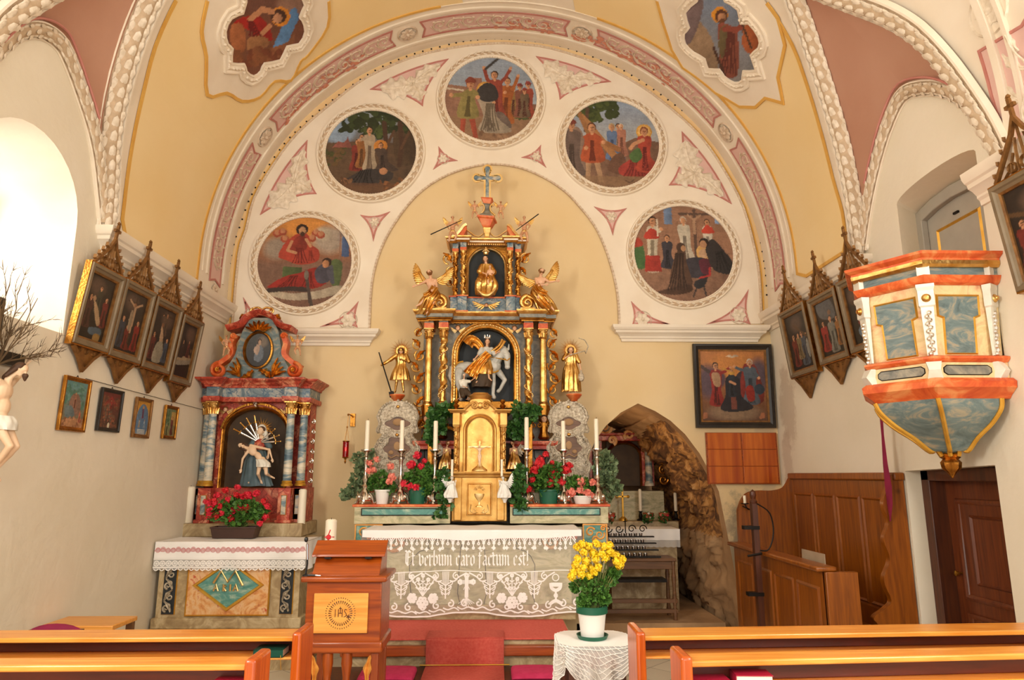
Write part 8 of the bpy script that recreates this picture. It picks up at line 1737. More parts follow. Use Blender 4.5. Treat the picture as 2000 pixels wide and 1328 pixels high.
# candles, flower box
def candle(lab,px,yb,yt,Y,r,grp=None):
    x,_,z0=Q(px,yb,Y); zt=ZZ(yt,Y,px); t=thing('candle',lab,'candle',(x,Y,z0),group=grp); b=MB(1); b.lathe([(0,0),(r,0),(r,zt-z0-.012),(r*.7,zt-z0),(0,zt-z0-.006)],(x,Y,z0),22); b.build('wax','candle',t); b=MB(1); b.cap((x,Y,zt-.006),.002,(x,Y,zt+.01),.0018,5); b.build('wick','wick',t); return t
candle('thick ivory candle at the left end of the side altar shelf',367,1021,950,YC-.02,.042); candle('thick ivory candle at the right end of the side altar shelf',588,1023,955,YC-.02,.037)
def plant(lab,cat,px,yb,Y,potf,cl,leafm,petm,heads,hr,nleaf,ls,seed,potm,leafname='foliage',petals=26,stems=True,zbase=None,pw=.42,pn=5):
    ls*=.72; nleaf=int(nleaf*1.7); petals=int(petals*1.5)
    """cl: foliage clusters (px,py,radius px), heads: flower heads (px,py)"""
    k=mpp(px,yb,Y); r=random.Random(seed); x,_,z0=Q(px,yb,Y); z0=zbase if zbase is not None else z0
    t=thing('potted_plant',lab,cat,(x,Y,z0)); ztop=potf(t,x,Y,z0)
    b=MB(1); leafcloud(b,[(Vector(Q(a,c,Y+r.uniform(-.04,.04))),rr*k) for a,c,rr in cl],ls,r,nleaf); b.build(leafname,leafm,t,smooth=0)
    if stems:
        b=MB(1)
        for hh in heads: p=Vector(Q(hh[0],hh[1],Y)); b.tube([(x+(p.x-x)*.15,Y,ztop-.02),((x+p.x)/2+.01,Y-.02,(ztop+p.z)/2),p+Vector((0,-.03,-.01))],.003,5)
        b.build('stems','stem',t)
    for i,hd in enumerate(heads):
        a,c=hd[0],hd[1]; R=(hd[2] if len(hd)>2 else hr)*k; p=Vector(Q(a,c,Y+r.uniform(-.07,-.03))); b=MB(1)
        for q in range(petals):
            d=Vector((r.gauss(0,1),r.gauss(-.4,1),r.gauss(.25,.8))).normalized(); e=d.orthogonal().normalized(); e.rotate(Matrix.Rotation(r.uniform(0,6.3),3,d)); f=d.cross(e); o=p+d*R*r.uniform(.5,.85); w=R*pw*.8
            for s5 in range(5):
                an=2*PI*s5/5; u=(e*cos(an)+f*sin(an)); v=(-e*sin(an)+f*cos(an)); b.add([o,o+u*w*.6+v*w*.35+d*w*.25,o+u*w+d*w*.3,o+u*w*.6-v*w*.35+d*w*.25],[(0,1,2,3)])
        b.ell(p,R*.56,10,7); b.build('flower_head',petm if isinstance(petm,str) else petm[i%len(petm)],t,smooth=0)
    return t
def potround(m_,r0,r1,h,rim=.006,saucer=None):
    def f(t,x,Y,z0):
        b=MB(1); b.lathe([(0,.0),(r0,0),(r1,h*.86),(r1+rim,h*.88),(r1+rim,h),(r1-.004,h),(r1-.01,h-.03),(0,h-.03)],(x,Y,z0+(.012 if saucer else 0)),24); b.build('pot',m_,t)
        if saucer: b=MB(1); b.lathe([(0,0),(r0*1.25,0),(r0*1.4,.02),(r0*1.32,.02),(r0*1.2,.008),(0,.008)],(x,Y,z0),24); b.build('saucer',saucer,t)
        return z0+h
    return f
def boxpot(t,x,Y,z0):
    b=MB(1); w,d,h=.20,.08,.10
    b.loft([[(x-w*s_,Y-d*s_,z),(x+w*s_,Y-d*s_,z),(x+w*s_,Y+d*s_,z),(x-w*s_,Y+d*s_,z)] for s_,z in ((.9,z0),(1,z0+h*.85),(1.03,z0+h*.86),(1.03,z0+h),(.96,z0+h),(.95,z0+h-.02))]); b.build('planter','potbrown',t,bevel=.004); return z0+h
rr=random.Random(12); hd=[(rr.uniform(402,520),rr.uniform(962,1012)) for _ in range(20)]+[(410,985),(425,968),(440,958),(465,952),(500,965),(515,980),(522,990),(465,985),(478,992),(455,1000),(508,1022),(430,990),(446,975),(486,970),(452,1012),(412,1000)]
plant('brown planter full of crimson geraniums on the left side altar','plant',460,1048,6.48,boxpot,[(420,1000,14),(450,990,20),(480,990,20),(505,1000,18),(460,1010,22)],'leaf',['crimson','redpet','crimson'],hd,8.5,900,.05,3,'potbrown',petals=14,zbase=zt_+.035)
# pots on the main ledge
Yp=6.56
plant('coral geranium in a white pot behind the two left candlesticks','plant',746,981,Yp,potround('potwhite',.05,.066,.13),[(742,935,16),(757,950,13),(730,945,12),(748,960,10)],'leaf','coral',[(722,905,8),(735,898,8),(728,918,9),(720,920,8),(763,911,9),(766,932,10),(760,940,9)],8,420,.05,5,'potwhite',petals=22,zbase=zG)
plant('bright red geranium in a dark green pot left of the tabernacle','plant',815,981,Yp+.02,potround('potgreen',.07,.085,.15),[(815,930,22),(835,925,18),(800,940,14),(830,950,16)],'leaf','crimson',[(803,908,11),(815,890,10),(822,912,9),(790,944,11),(812,952,10),(802,950,9),(829,900,6)],9,600,.05,6,'potgreen',petals=24,zbase=zG)
plant('large scarlet geranium in a green pot right of the tabernacle','plant',1072,981,Yp+.02,potround('potgreen',.08,.095,.13),[(1060,925,20),(1075,935,24),(1050,940,18),(1085,920,16),(1070,955,20)],'leaf','redpet',[(1053,905,13),(1045,918,12),(1066,888,8),(1079,904,6),(1080,924,13),(1073,945,12),(1096,940,12),(1040,937,7),(1105,918,13),(1111,910,10),(1055,898,9),(1028,955,12),(1103,972,10)],10,700,.05,7,'potgreen',petals=26,zbase=zG)
plant('coral geranium in a low white bowl near the right end of the ledge','plant',1138,981,Yp-.02,potround('potwhite',.07,.09,.075),[(1135,945,15),(1150,950,14),(1120,945,14),(1140,960,14)],'leaf','coral',[(1134,941,11),(1157,943,9),(1116,961,11),(1132,958,9),(1147,963,10),(1154,967,8)],9,450,.045,8,'potwhite',petals=26,zbase=zG)
# ivy
def ivy(lab,cl,Y,m_,n,sz,seed,base,potm=None,vines=()):
    r=random.Random(seed); p=Q(*base,Y); t=thing('ivy_plant',lab,'plant',p); b=MB(1); leafcloud(b,[(Vector(Q(a,c,Y+r.uniform(-.03,.03))),rr*mpp(a,c,Y)) for a,c,rr in cl],sz,r,n); b.build('leaves',m_,t,smooth=0); b=MB(1)
    for a,c,_ in cl[::2]: q=Vector(Q(a,c,Y)); b.tube([p,(Vector(p)+q)/2+Vector((.01,.02,.02)),q],.003,5)
    b.build('stems','stem',t)
ivy('grey green ivy trailing off the left end of the altar ledge',[(700,895,10),(706,915,12),(697,935,10),(690,950,9),(684,960,8),(674,966,6),(720,890,9),(715,905,9),(705,950,10)],6.75,'ivy2',620,.045,11,(712,975))
ivy('grey green ivy bushing out at the right end of the altar ledge',[(1178,895,14),(1188,905,14),(1190,922,12),(1182,935,12),(1196,945,10),(1204,955,8),(1175,915,12),(1188,968,8)],6.75,'ivy2',760,.045,12,(1178,975))
ivy('dark ivy cluster hanging over the left niche beside the tabernacle',[(856,803,13),(872,800,11),(848,815,13),(858,822,12),(842,835,10),(838,850,8),(880,798,8),(862,838,8),(845,862,6)],6.66,'ivy',760,.045,13,(865,840))
ivy('dark ivy cluster hanging over the right niche beside the tabernacle',[(1012,800,12),(1028,802,12),(1035,812,12),(1015,818,12),(1005,832,10),(1012,848,9),(1022,835,10),(1002,845,7),(1045,800,9)],6.66,'ivy',760,.045,14,(1008,850))
ivy('low dark ivy between the left altar candlesticks and the tabernacle foot',[(862,940,12),(866,960,12),(870,985,10),(862,1000,9),(855,1004,8),(866,925,10)],6.44,'ivy',420,.045,15,(862,975))
ivy('low dark ivy filling the gap right of the tabernacle foot',[(1012,935,12),(1012,955,12),(1014,980,11),(1020,992,8),(1016,920,9),(1025,990,6)],6.44,'ivy',420,.045,16,(1012,975))
# sanctuary lamp
t=thing('sanctuary_lamp','small ruby glass sanctuary lamp hanging from a gilt wall arm','lamp',Q(675,915,7.15)); Y=7.15; k=mpp(677,880,Y); x,_,z=Q(676,862,Y)
b=MB(1); b.bx(*sorted((XX(685,820,7.29),XX(694,820,7.29))),7.27,7.3,ZZ(833,7.29,690),ZZ(808,7.29,690)); b.tube(smoothpath([(XX(690,815,7.27),7.28,ZZ(815,7.27,690)),(XX(686,812,7.2),7.2,ZZ(811,7.2,686)),(XX(680,808,Y),Y,ZZ(809,Y,680)),(x+.01,Y,ZZ(812,Y,680))],4),.007,7); b.build('wall_arm','gold2',t)
b=MB(1); zt=ZZ(834,Y,678)
b.tube([(x+.012,Y,ZZ(811,Y,680)),(x+.005,Y,zt)],.0025,5); b.ell((x+.005,Y,zt),.009,7,5)
for a in range(3): b.tube([(x+.005,Y,zt),(x+.028*cos(a*2.1),Y+.028*sin(a*2.1),z)],.0018,5)
b.lathe([(.034,z-.004),(.036,z),(.034,z+.006)],(x,Y,0),18); zb=ZZ(892,Y,676); b.lathe([(.03,zb),(.036,zb-.004),(.03,zb-.012),(.012,zb-.02),(.008,zb-.04),(.012,zb-.05),(.002,zb-.07)],(x,Y,0),16); b.build('chains_and_mount','gold2',t)
b=MB(1); b.lathe([(.031,zb),(.031,z),(.027,z),(.027,zb+.004),(.0,zb+.004)],(x,Y,0),20); b.build('ruby_glass','redglass',t); b=MB(1); b.ell((x,Y,(z+zb)/2),(.009,.009,.022)); b.build('flame','flame',t)
# ================= steps, carpet, cushions =================
sx0,sx1=XX(700,1260,5.3)-.1,XX(1112,1260,5.3)+.02
t=thing('altar_platform','stepped wooden platform with worn nosing carrying the main altar','platform',((sx0+sx1)/2,5.6,0))
b=MB(1); b.bx(sx0,sx1,5.25,7.0,0,zF); b.build('platform_body','sandm',t); b=MB(1); b.bx(sx0-.01,sx1+.01,5.20,5.30,.335,.405); b.build('nosing','lect',t,bevel=.008)
b=MB(1); b.bx(sx0-.1,sx1+.1,4.72,5.25,0,.235); b.build('lower_step_body','oldwood',t); b=MB(1); b.bx(sx0-.12,sx1+.12,4.70,5.25,.235,.262); b.build('lower_tread','oldwood',t,bevel=.006)
t=thing('floor_carpet','plain red carpet lying on the altar platform','carpet',((sx0+sx1)/2,5.5,zF)); b=MB(1); b.bx(sx0+.01,sx1-.01,5.22,YM+.02,zF,zF+.012); b.build('carpet_cloth','carpet',t,bevel=.004)
t=thing('stair_runner','narrow red ribbed carpet runner falling over the altar steps','carpet',(-.2,5.2,zF)); xa,xb=XX(832,1280,5.2),XX(984,1280,5.2)
prof=[(5.42,zF+.02),(5.20,zF+.02),(5.185,zF+.012),(5.182,.30),(5.17,.275),(4.70,.275),(4.685,.265),(4.685,.05)]
b=MB(1); pp=[]
for (y0,z0),(y1,z1) in zip(prof,prof[1:]):
    for q in range(12): pp.append((y0+(y1-y0)*q/12,z0+(z1-z0)*q/12))
pp.append(prof[-1]); b.loft([[(x,y-.0015*(j%2),z+.0015*(j%2)) for j,(y,z) in enumerate(pp)] for x in [xa+(xb-xa)*i/3 for i in range(4)]],closed=False,capped=False); b.build('runner_cloth','carpet',t,solid=.01)
b=MB(1); b.tube([(xa-.04,5.168,.288),(xb+.04,5.168,.288)],.005,8); b.build('stair_rod','brass',t)
for xa_,xb_,lab in ((704,812,'flat magenta kneeling cushion on the step left of the runner'),(998,1090,'flat magenta kneeling cushion on the step right of the runner')):
    x0,x1=XX(xa_,1310,5.0),XX(xb_,1310,5.0); t=thing('kneeling_cushion',lab,'cushion',((x0+x1)/2,4.98,.262)); b=MB(1); rings=[]
    for u,h in ((0,.3),(.02,.8),(.06,1),(.5,1.05),(.94,1),(.98,.8),(1,.3)):
        x=x0+(x1-x0)*u; e=(1-h)*.03; rings.append([(x,4.84+e,.267),(x,4.82+e,.262+.025*h),(x,4.85+e,.262+.05*h),(x,5.11-e,.262+.05*h),(x,5.14-e,.262+.025*h),(x,5.12-e,.267)])
    b.loft(rings); b.build('cover','cushion',t,sub=1)
# ================= pews =================
def pew(lab,x0,x1,Y,zt,ends,slant=0,dep=.17,knob=False):
    t=thing('pew',lab,'pew',((x0+x1)/2,Y,0),group='pine pews'); sl=lambda x:slant*(x-x0)
    def brd(name,y0,y1,z0,z1,m_,xa=x0,xb=x1,bv=.006):
        b=MB(1); b.add([(xa,y0+sl(xa),z0),(xb,y0+sl(xb),z0),(xb,y1+sl(xb),z0),(xa,y1+sl(xa),z0),(xa,y0+sl(xa),z1),(xb,y0+sl(xb),z1),(xb,y1+sl(xb),z1),(xa,y1+sl(xa),z1)],[(0,3,2,1),(4,5,6,7),(0,1,5,4),(1,2,6,5),(2,3,7,6),(3,0,4,7)]); return b.build(name,m_,t,bevel=bv,seg=3)
    brd('top_rail',Y,Y+dep,zt-.022,zt,'pew'); brd('back_panel',Y+dep*.7,Y+dep*.85,zt-.09,zt-.018,'pewdark'); brd('book_shelf',Y+.0,Y+dep*.85,zt-.1,zt-.088,'pew')
    if zt>.9: brd('lower_panel',Y+dep*.8,Y+dep*.95,.40,zt-.1,'pewdark')
    else: brd('foot_rail',Y+.03,Y+.08,.12,.17,'pewdark')
    for xe in ends:
        b=MB(1); b.bx(xe-.021,xe+.021,Y-.03+sl(xe),Y+dep+.03+sl(xe),0,zt+.022); b.build('end_board','pewend',t,bevel=.012,seg=3)
    return t
pew('front left pew rail with an open shelf holding a green book, nearer the altar',-2.85,-.91,3.33,.88,(-.89,-2.86),.0)
pew('front right pew rail with light orange top, nearer the altar',.68,2.9,3.30,.88,(.665,2.9),.04)
pew('second left pew, nearest the viewer on the left with a red book',-2.85,-.87,2.59,.95,(-.845,-2.86),0,.11)
pew('second right pew, nearest the viewer on the right with two red books',.70,2.9,2.59,.95,(.68,2.9),.06,.11)
def book(lab,x0,x1,y0,y1,z,h,m_,rz=0,ribbon=False,spine=True):
    t=thing('book',lab,'book',((x0+x1)/2,(y0+y1)/2,z)); w,d=(x1-x0)/2,(y1-y0)/2
    b=MB(); b.bx(-w,w,-d,d,0,.003); b.bx(-w,w,-d,d,h-.003,h); (b.bx(-w,w,-d,-d+.003,0,h) if spine else b.bx(-w,-w+.003,-d,d,0,h)); b.build('cover',m_,t,bevel=.001); b=MB(); b.bx(-w+.003,w-.004,-d+.003,d-.003,.003,h-.003); b.build('pages','paper',t); t.rotation_euler=(0,0,rz)
    if ribbon: b=MB(); b.tube([(w-.01,-d,.01),(w-.008,-d-.004,-.01),(w-.004,-d-.004,-.05)],.0015,5); b.build('ribbon','goldpaint',t)
xs=lambda px,py,Y: XX(px,py,Y)
book('green book with a ribbon lying on the front left pew shelf',xs(497,1268,3.34),xs(555,1268,3.34),3.325,3.43,.792,.034,'green_book',0,True)
book('dark red book on the nearest left pew shelf',xs(415,1320,2.6),xs(490,1320,2.6),2.58,2.66,.862,.03,'red_book')
book('thin red book on the nearest right pew shelf, left of the white-edged one',xs(1352,1315,2.6),xs(1425,1315,2.6),2.585,2.67,.862,.024,'red_book')
book('red book with thick white pages on the nearest right pew shelf',xs(1436,1312,2.6),xs(1508,1312,2.6),2.585,2.67,.862,.04,'red_book',-.06,False,False)
# small desk by the left wall
t=thing('prayer_desk','small light brown desk against the left wall behind the pews','desk',(-2.62,4.9,0)); b=MB(1); p=PZ_=None
zd=.66; c=[]
for px,py in ((80,1221),(220,1222),(226,1206),(176,1203)):
    d=ray(px,py); q=d*((zd-EYE)/d.z); c.append((q.x,q.y))
xs0=max(-2.9,min(a for a,_ in c)); b.bx(xs0,max(a for a,_ in c),min(e for _,e in c),max(e for _,e in c),zd-.03,zd); b.build('desk_top','maple',t,bevel=.005)
xm=max(a for a,_ in c)-.03; y0_=min(e for _,e in c); y1_=max(e for _,e in c)
for a in (xs0+.03,xm):
    for e in (y0_+.03,y1_-.03): b=MB(1); b.bx(a-.02,a+.02,e-.02,e+.02,0,zd-.03); b.build('leg','nichewood',t)
t=thing('seat_cushion','dark red padded chair back showing above the front left pew','chair',(-2.4,4.1,0)); b=MB(1); d=ray(110,1222); q=d*(4.1/d.y); b.ell((q.x,4.1,q.z+EYE-.05),(.16,.025,.062),20,10); b.build('back_pad','maroon',t)
for sg in(-1,1): b=MB(1); b.bx(q.x+sg*.13-.015,q.x+sg*.13+.015,4.09,4.12,0,q.z+EYE-.02); b.build('leg','oldwood',t)
# ================= lectern =================
LY=4.2; t=thing('lectern','reddish wooden lectern with a sloped desk and a pale carved IHS board','lectern',(-.88,LY+.17,0)); lx0,lx1=-1.09,-.655
b=MB(1); b.bx(lx0,lx1,LY,LY+.34,.66,.99); b.build('body','lect',t,bevel=.005); b=MB(1); b.bx(lx0-.015,lx1+.015,LY-.012,LY+.35,.60,.665); b.build('lower_moulding','lect',t,bevel=.012); b=MB(1); b.bx(lx0-.03,lx1+.03,LY-.03,LY+.37,.99,1.022); b.build('desk_ledge','lect',t,bevel=.01)
b=MB(1); b.add([(lx0+.02,LY+.02,1.02),(lx1-.02,LY+.02,1.02),(lx1-.02,LY+.30,1.02),(lx0+.02,LY+.30,1.02),(lx0+.02,LY+.10,1.115),(lx1-.02,LY+.10,1.115),(lx1-.02,LY+.30,1.19),(lx0+.02,LY+.30,1.19)],[(0,3,2,1),(4,5,6,7),(0,1,5,4),(1,2,6,5),(2,3,7,6),(3,0,4,7)]); b.build('desk_box','lect',t,bevel=.004)
b=MB(1); b.add([(lx0,LY+.075,1.12),(lx1,LY+.075,1.12),(lx1,LY+.20,1.195),(lx0,LY+.20,1.195),(lx0,LY+.08,1.135),(lx1,LY+.08,1.135),(lx1,LY+.195,1.208),(lx0,LY+.195,1.208)],[(0,3,2,1),(4,5,6,7),(0,1,5,4),(1,2,6,5),(2,3,7,6),(3,0,4,7)]); b.build('lid','lect',t,bevel=.003)
for sg in(-1,1): b=MB(1); b.bx(-.872+sg*.12-.02,-.872+sg*.12+.02,LY+.068,LY+.08,1.11,1.12); b.build('hinge','iron',t)
bx0,bx1,bz0,bz1=XX(613,1195,LY),XX(719,1195,LY),ZZ(1236,LY,660),ZZ(1158,LY,660); b=MB(1); b.bx(bx0,bx1,LY-.014,LY,bz0,bz1); bd=b.build('carved_board','maple',t,bevel=.003); b=MB(1); cx_,cz_=(bx0+bx1)/2-.0,(bz0+bz1)/2
for i in range(40): a=2*PI*i/40; b.cap((cx_+.082*cos(a),LY-.0145,cz_+.082*sin(a)),.0022,(cx_+.086*cos(a),LY-.0145,cz_+.086*sin(a)),.0015,5)
for i in range(32): a=2*PI*i/32; b.cap((cx_+.052*cos(a),LY-.0145,cz_+.052*sin(a)),.0012,(cx_+.066*cos(a),LY-.0145,cz_+.066*sin(a)),.003,5)
for pts in ([(-.03,-.02),(-.03,.022)],[(-.012,-.02),(-.012,.022)],[(.01,-.02),(.01,.022)],[(-.012,.0),(.01,.0)],[(-.001,.0),(-.001,.036)],[(-.009,.026),(.007,.026)],[(.036,.018),(.026,.022),(.022,.012),(.034,-.004),(.032,-.016),(.02,-.02)]): b.tube([(cx_+a,LY-.0145,cz_+c) for a,c in pts],.0022,5)
for i in range(5): a=2*PI*i/5; b.cap((cx_+.045,LY-.0155,cz_-.018),.004,(cx_+.045+.012*cos(a),LY-.0155,cz_-.018+.012*sin(a)),.001,5)
b.build('burnt_engraving','oldwood',bd)
for xx in (lx0+.03,lx1-.03):
    for yy in (LY+.03,LY+.31): b=MB(1); b.bx(xx-.022,xx+.022,yy-.022,yy+.022,0,.6); b.build('leg','lectv',t,bevel=.004)
for xx in (-.955,-.845): b=MB(1); b.lathe([(.018,.05),(.026,.1),(.018,.2),(.02,.42),(.024,.44),(.02,.46),(.026,.5),(.032,.54),(.03,.6)],(xx,LY+.03,0),16); b.build('baluster','lectv',t)
for sg in(-1,1): b=MB(1); acanthus(b,(-.872+sg*.15,.44),(-.872+sg*.165,.59),.02,.0,fn=lambda a,c,d:(a,LY+.005-d,c),lobes=2,d=.02,curl=.4*sg); b.build('leaf_bracket','maple',t)
t=thing('microphone','thin black and chrome gooseneck microphone at the left side of the lectern','microphone',(-1.105,LY+.0,1.022)); b=MB(1); xq=lambda px,py:(XX(px,py,LY+.02),LY+.0,ZZ(py,LY+.02,px)); b.lathe([(.018,1.022),(.018,1.03),(.006,1.036)],(-1.10,LY+.0,0),14); b.tube([(-1.10,LY,1.03),xq(602,1100),xq(602,1080)],.006,7); b.build('stem','blackp',t); b=MB(1); b.tube([xq(602,1092),xq(602,1062)],.008,8); b.build('chrome_neck','chrome',t); b=MB(1); b.ell(xq(600,1053),(.012,.012,.016)); b.build('capsule','blackp',t)
t=thing('pen','short dark pen lying on the lectern ledge','pen',(-1.06,LY-.01,1.022)); b=MB(1); b.tube([(-1.09,LY-.005,1.028),(-1.04,LY-.01,1.028)],.006,8); b.build('barrel','blackp',t); b=MB(1); b.tube([(-1.04,LY-.01,1.028),(-1.01,LY-.012,1.026)],.004,8); b.build('tip','chrome',t)
# large candle on a stand behind
t=thing('candle_stand','dark wooden stand behind the lectern carrying the decorated candle','stand',(XX(645,1060,5.5),5.5,0)); zc=ZZ(1064,5.5,645); xc=XX(645,1060,5.5); b=MB(1); b.lathe([(.16,0),(.16,.04),(.04,.08),(.03,.5),(.045,.6),(.03,.8),(.07,zc-.03),(.09,zc)],(xc,5.5,0),20); b.build('turned_post','oldwood',t)
cd=candle('broad ivory candle with a red wax emblem behind the lectern',645,1064,1014,5.5,.043); b=MB(1); z5=ZZ(1049,5.46,643)
b.lathe([(0,0),(.02,0),(.016,.006),(0,.007)],(xc-.005,5.458,z5),10,mtx=Matrix.Rotation(PI/2,3,'X')); b.tube([(xc-.04,5.468,z5),(xc-.005,5.456,z5+.002),(xc+.036,5.47,z5)],.004,6); b.tube([(xc-.005,5.456,z5-.045),(xc-.005,5.456,z5+.02),(xc+.006,5.456,z5+.055)],.004,6); b.build('wax_emblem','redpet',cd)
# ================= table with chrysanthemum =================
tz=.73; t=thing('plant_table','small dark wooden table under a crocheted cloth at the right front pew','table',(.54,3.93,0)); b=MB(1); b.bx(.38,.70,3.79,4.09,tz-.03,tz-.004); b.build('table_top','oldwood',t)
for a in (.41,.67):
    for e in (3.82,4.06): b=MB(1); b.bx(a-.018,a+.018,e-.018,e+.018,0,tz-.03); b.build('leg','oldwood',t)
b=MB(1); b.bx(.42,.66,3.81,3.83,tz-.12,tz-.03); b.build('apron','lect',t)
t=thing('crochet_cloth','white crocheted cloth with pointed lace folds on the small plant table','cloth',(.54,3.93,tz)); cN=96
def rim(a,ex): 
    c,s_=cos(a),sin(a); k=1/max(abs(c)/.19,abs(s_)/.175); k=min(k,.215); return Vector((.54+k*c,3.94+k*s_,0))
rings=[]
for v in range(16):
    t_=v/15; row=[]
    for i in range(cN+1):
        a=2*PI*i/cN; e=rim(a,0); o=Vector((cos(a),sin(a),0)); drop=.19+.075*cos(4*(a+PI/4)+PI)+.02*cos(12*a); row.append((e.x+o.x*(.012+.022*sin(a*13)*t_),e.y+o.y*(.012+.022*sin(a*13)*t_),tz+.002-drop*t_+.006*cos(a*36)*(t_>.9)))
    rings.append(row)
b=MB(1); b.loft(rings,closed=False,capped=False); b.build('lace_skirt','net2',t,smooth=80); b=MB(1); b.v=[(.54,3.94,tz+.003)]+rings[0][:-1]; b.f=[(0,1+i,1+(i+1)%cN) for i in range(cN)]; b.build('linen_top','linen',t)
b=MB(1)
for v in range(1,16,2):
    b.tube([(Vector(p)+Vector(((p[0]-.54),(p[1]-3.94),0))*.012) for p in rings[v]],.0022,4)
for i in range(0,cN,2):
    for v in range(0,14,3): b.tube([Vector(rings[v][i])*1.0+Vector((rings[v][i][0]-.54,rings[v][i][1]-3.94,0))*.015,Vector(rings[min(15,v+3)][(i+3)%cN])+Vector((rings[v][i][0]-.54,rings[v][i][1]-3.94,0))*.015],.0018,4)
b.build('crochet_threads','thread',t)
rr=random.Random(9); hd=[(1150,1068),(1165,1062),(1180,1068),(1140,1078),(1158,1080),(1175,1082),(1192,1078),(1128,1092),(1145,1095),(1163,1092),(1182,1090),(1203,1085),(1215,1093),(1124,1104),(1140,1108),(1155,1110),(1205,1097),(1120,1118),(1135,1122),(1150,1125),(1168,1108),(1128,1068),(1138,1063),(1190,1066),(1117,1126),(1210,1104),(1160,1118),(1132,1112)]
plant('yellow chrysanthemum in a white pot with green rim on the crochet cloth','plant',1157,1243,3.93,lambda t,x,Y,z0:(potround('potwhite',.062,.078,.155,.002,'potgreen')(t,x,Y,z0),(lambda b:(b.lathe([(.082,z0+.13),(.086,z0+.132),(.086,z0+.168),(.076,z0+.168),(.074,z0+.15)],(x,Y,0),24),b.build('pot_rim','potgreen',t)))(MB(1)))[0],[(1150,1165,16),(1165,1160,18),(1175,1140,16),(1145,1140,14),(1125,1145,10),(1190,1130,14),(1160,1130,16),(1140,1175,12),(1180,1170,12),(1200,1118,10)],'leaf','yellowpet',hd,10.5,1500,.026,10,'potwhite',petals=60,zbase=tz+.004,pw=.3)
# ================= choir stall on the right =================
t=thing('choir_stall','high backed brown wooden choir stall against the right wall with a panelled front desk','stall',(2.7,6.0,0))
b=MB(1); b.bx(2.97,3.02,5.1,6.9,.35,1.60); b.build('back','stall',t); b=MB(1); b.bx(2.94,3.025,5.06,6.93,1.56,1.62); b.build('cornice','stall',t,bevel=.012)
for i in range(4):
    y0=5.22+i*.42; b=MB(1); b.rail([(y0,.62),(y0+.36,.62),(y0+.36,1.42),(y0,1.42)],[(-.014,0),(0,.012),(.014,0)],True,fn=lambda a,c,d:(2.97-d,a,c)); b.build('back_panel_moulding','stall',t)
b=MB(1); b.bx(2.58,2.98,5.12,6.88,.42,.46); b.build('seat','stall',t,bevel=.01); b=MB(1); b.bx(2.93,2.97,5.14,6.86,.46,.6); b.build('seat_rail','stall',t)
scr=smoothpath([(2.40,0),(2.40,1.1),(2.42,1.30),(2.50,1.42),(2.62,1.45),(2.76,1.45),(2.88,1.48),(2.95,1.58),(3.0,1.62)],4)+[(3.0,0)]
b=MB(1); b.prism(scr,6.88,6.93,fn=lambda x,z,y:(x,y,z)); b.build('far_end_panel','stall',t,bevel=.004)
near=smoothpath([(2.74,0),(2.74,.5),(2.70,.6),(2.78,.66),(2.84,.72),(2.80,.86),(2.86,1.0),(2.83,1.14),(2.88,1.26),(2.85,1.38),(2.89,1.5),(2.92,1.6)],4)+[(3.02,1.62),(3.02,0)]
b=MB(1); b.prism(near,5.08,5.13,fn=lambda x,z,y:(x,y,z)); b.build('near_end_panel','stall',t,bevel=.004)
b=MB(1); b.bx(2.33,2.37,5.0,6.85,.0,.93); b.build('front_desk','stall',t); b=MB(1); b.bx(2.27,2.42,4.98,6.87,.93,.965); b.build('desk_capping','stall',t,bevel=.012); b=MB(1); b.bx(2.33,2.56,4.97,5.02,0,.93); b.build('desk_end','stall',t,bevel=.004)
for i in range(4):
    y0=5.1+i*.43; b=MB(1); b.rail([(y0,.2),(y0+.35,.2),(y0+.35,.8),(y0,.8)],[(-.014,0),(0,.012),(.014,0)],True,fn=lambda a,c,d:(2.33-d,a,c)); b.build('front_panel_moulding','stall',t)
t=thing('banner_pole','dark carved wooden post with iron brackets in front of the choir stall','post',(2.27,6.0,0)); b=MB(1); b.bx(2.21,2.256,5.97,6.03,0,1.36); b.lathe([(.03,1.36),(.034,1.38),(.02,1.4),(.028,1.43),(.024,1.46),(.0,1.48)],(2.233,6.0,0),10); b.build('post','oldwood',t,bevel=.006)
b=MB(1)
for z in (.62,1.16): b.bx(2.13,2.262,5.965,6.035,z-.015,z+.015)
b.tube(smoothpath([(2.25,5.96,1.36),(2.35,5.95,1.28),(2.37,5.95,1.12),(2.32,5.95,.985),(2.25,5.96,.975)],4),.006,6); b.tube([(2.26,5.96,.95),(2.14,5.96,.93)],.010,6); b.build('iron_fittings','iron',t)
t=thing('paper_sheet','plain brownish sheet of card standing on the choir stall desk','paper',(2.42,5.35,.965)); a0,a1=PX(1570,1100,2.46),PX(1614,1100,2.46); b=MB(1); b.bx(2.45,2.455,min(a0.y,a1.y),max(a0.y,a1.y),.80,PX(1590,1077,2.46).z); b.build('sheet','note',t)
t=thing('wall_sconce','small iron candle bracket fixed to the far end of the choir stall','sconce',(2.40,6.85,1.38)); x,_,z=Q(1455,985,6.8); b=MB(1); b.lathe([(0,0),(.035,.004),(.04,.012),(.012,.01)],(x,6.8,z),14); b.tube(smoothpath([(x,6.8,z),(x+.02,6.8,z-.04),(x+.06,6.84,z-.05),(2.45,6.88,z-.02)],4),.006,6); b.build('bracket','iron',t)
t2=thing('candle_stub','short white candle on the iron bracket of the choir stall','candle',(x,6.8,z)); b=MB(1); b.lathe([(0,0.005),(.014,.005),(.014,.085),(0,.085)],(x,6.8,z),14); b.build('wax','candle',t2)
t=thing('maroon_ribbon','long narrow maroon cloth ribbon hanging beneath the pulpit','ribbon',(2.9,5.05,2.25)); b=MB(1); R3=[]
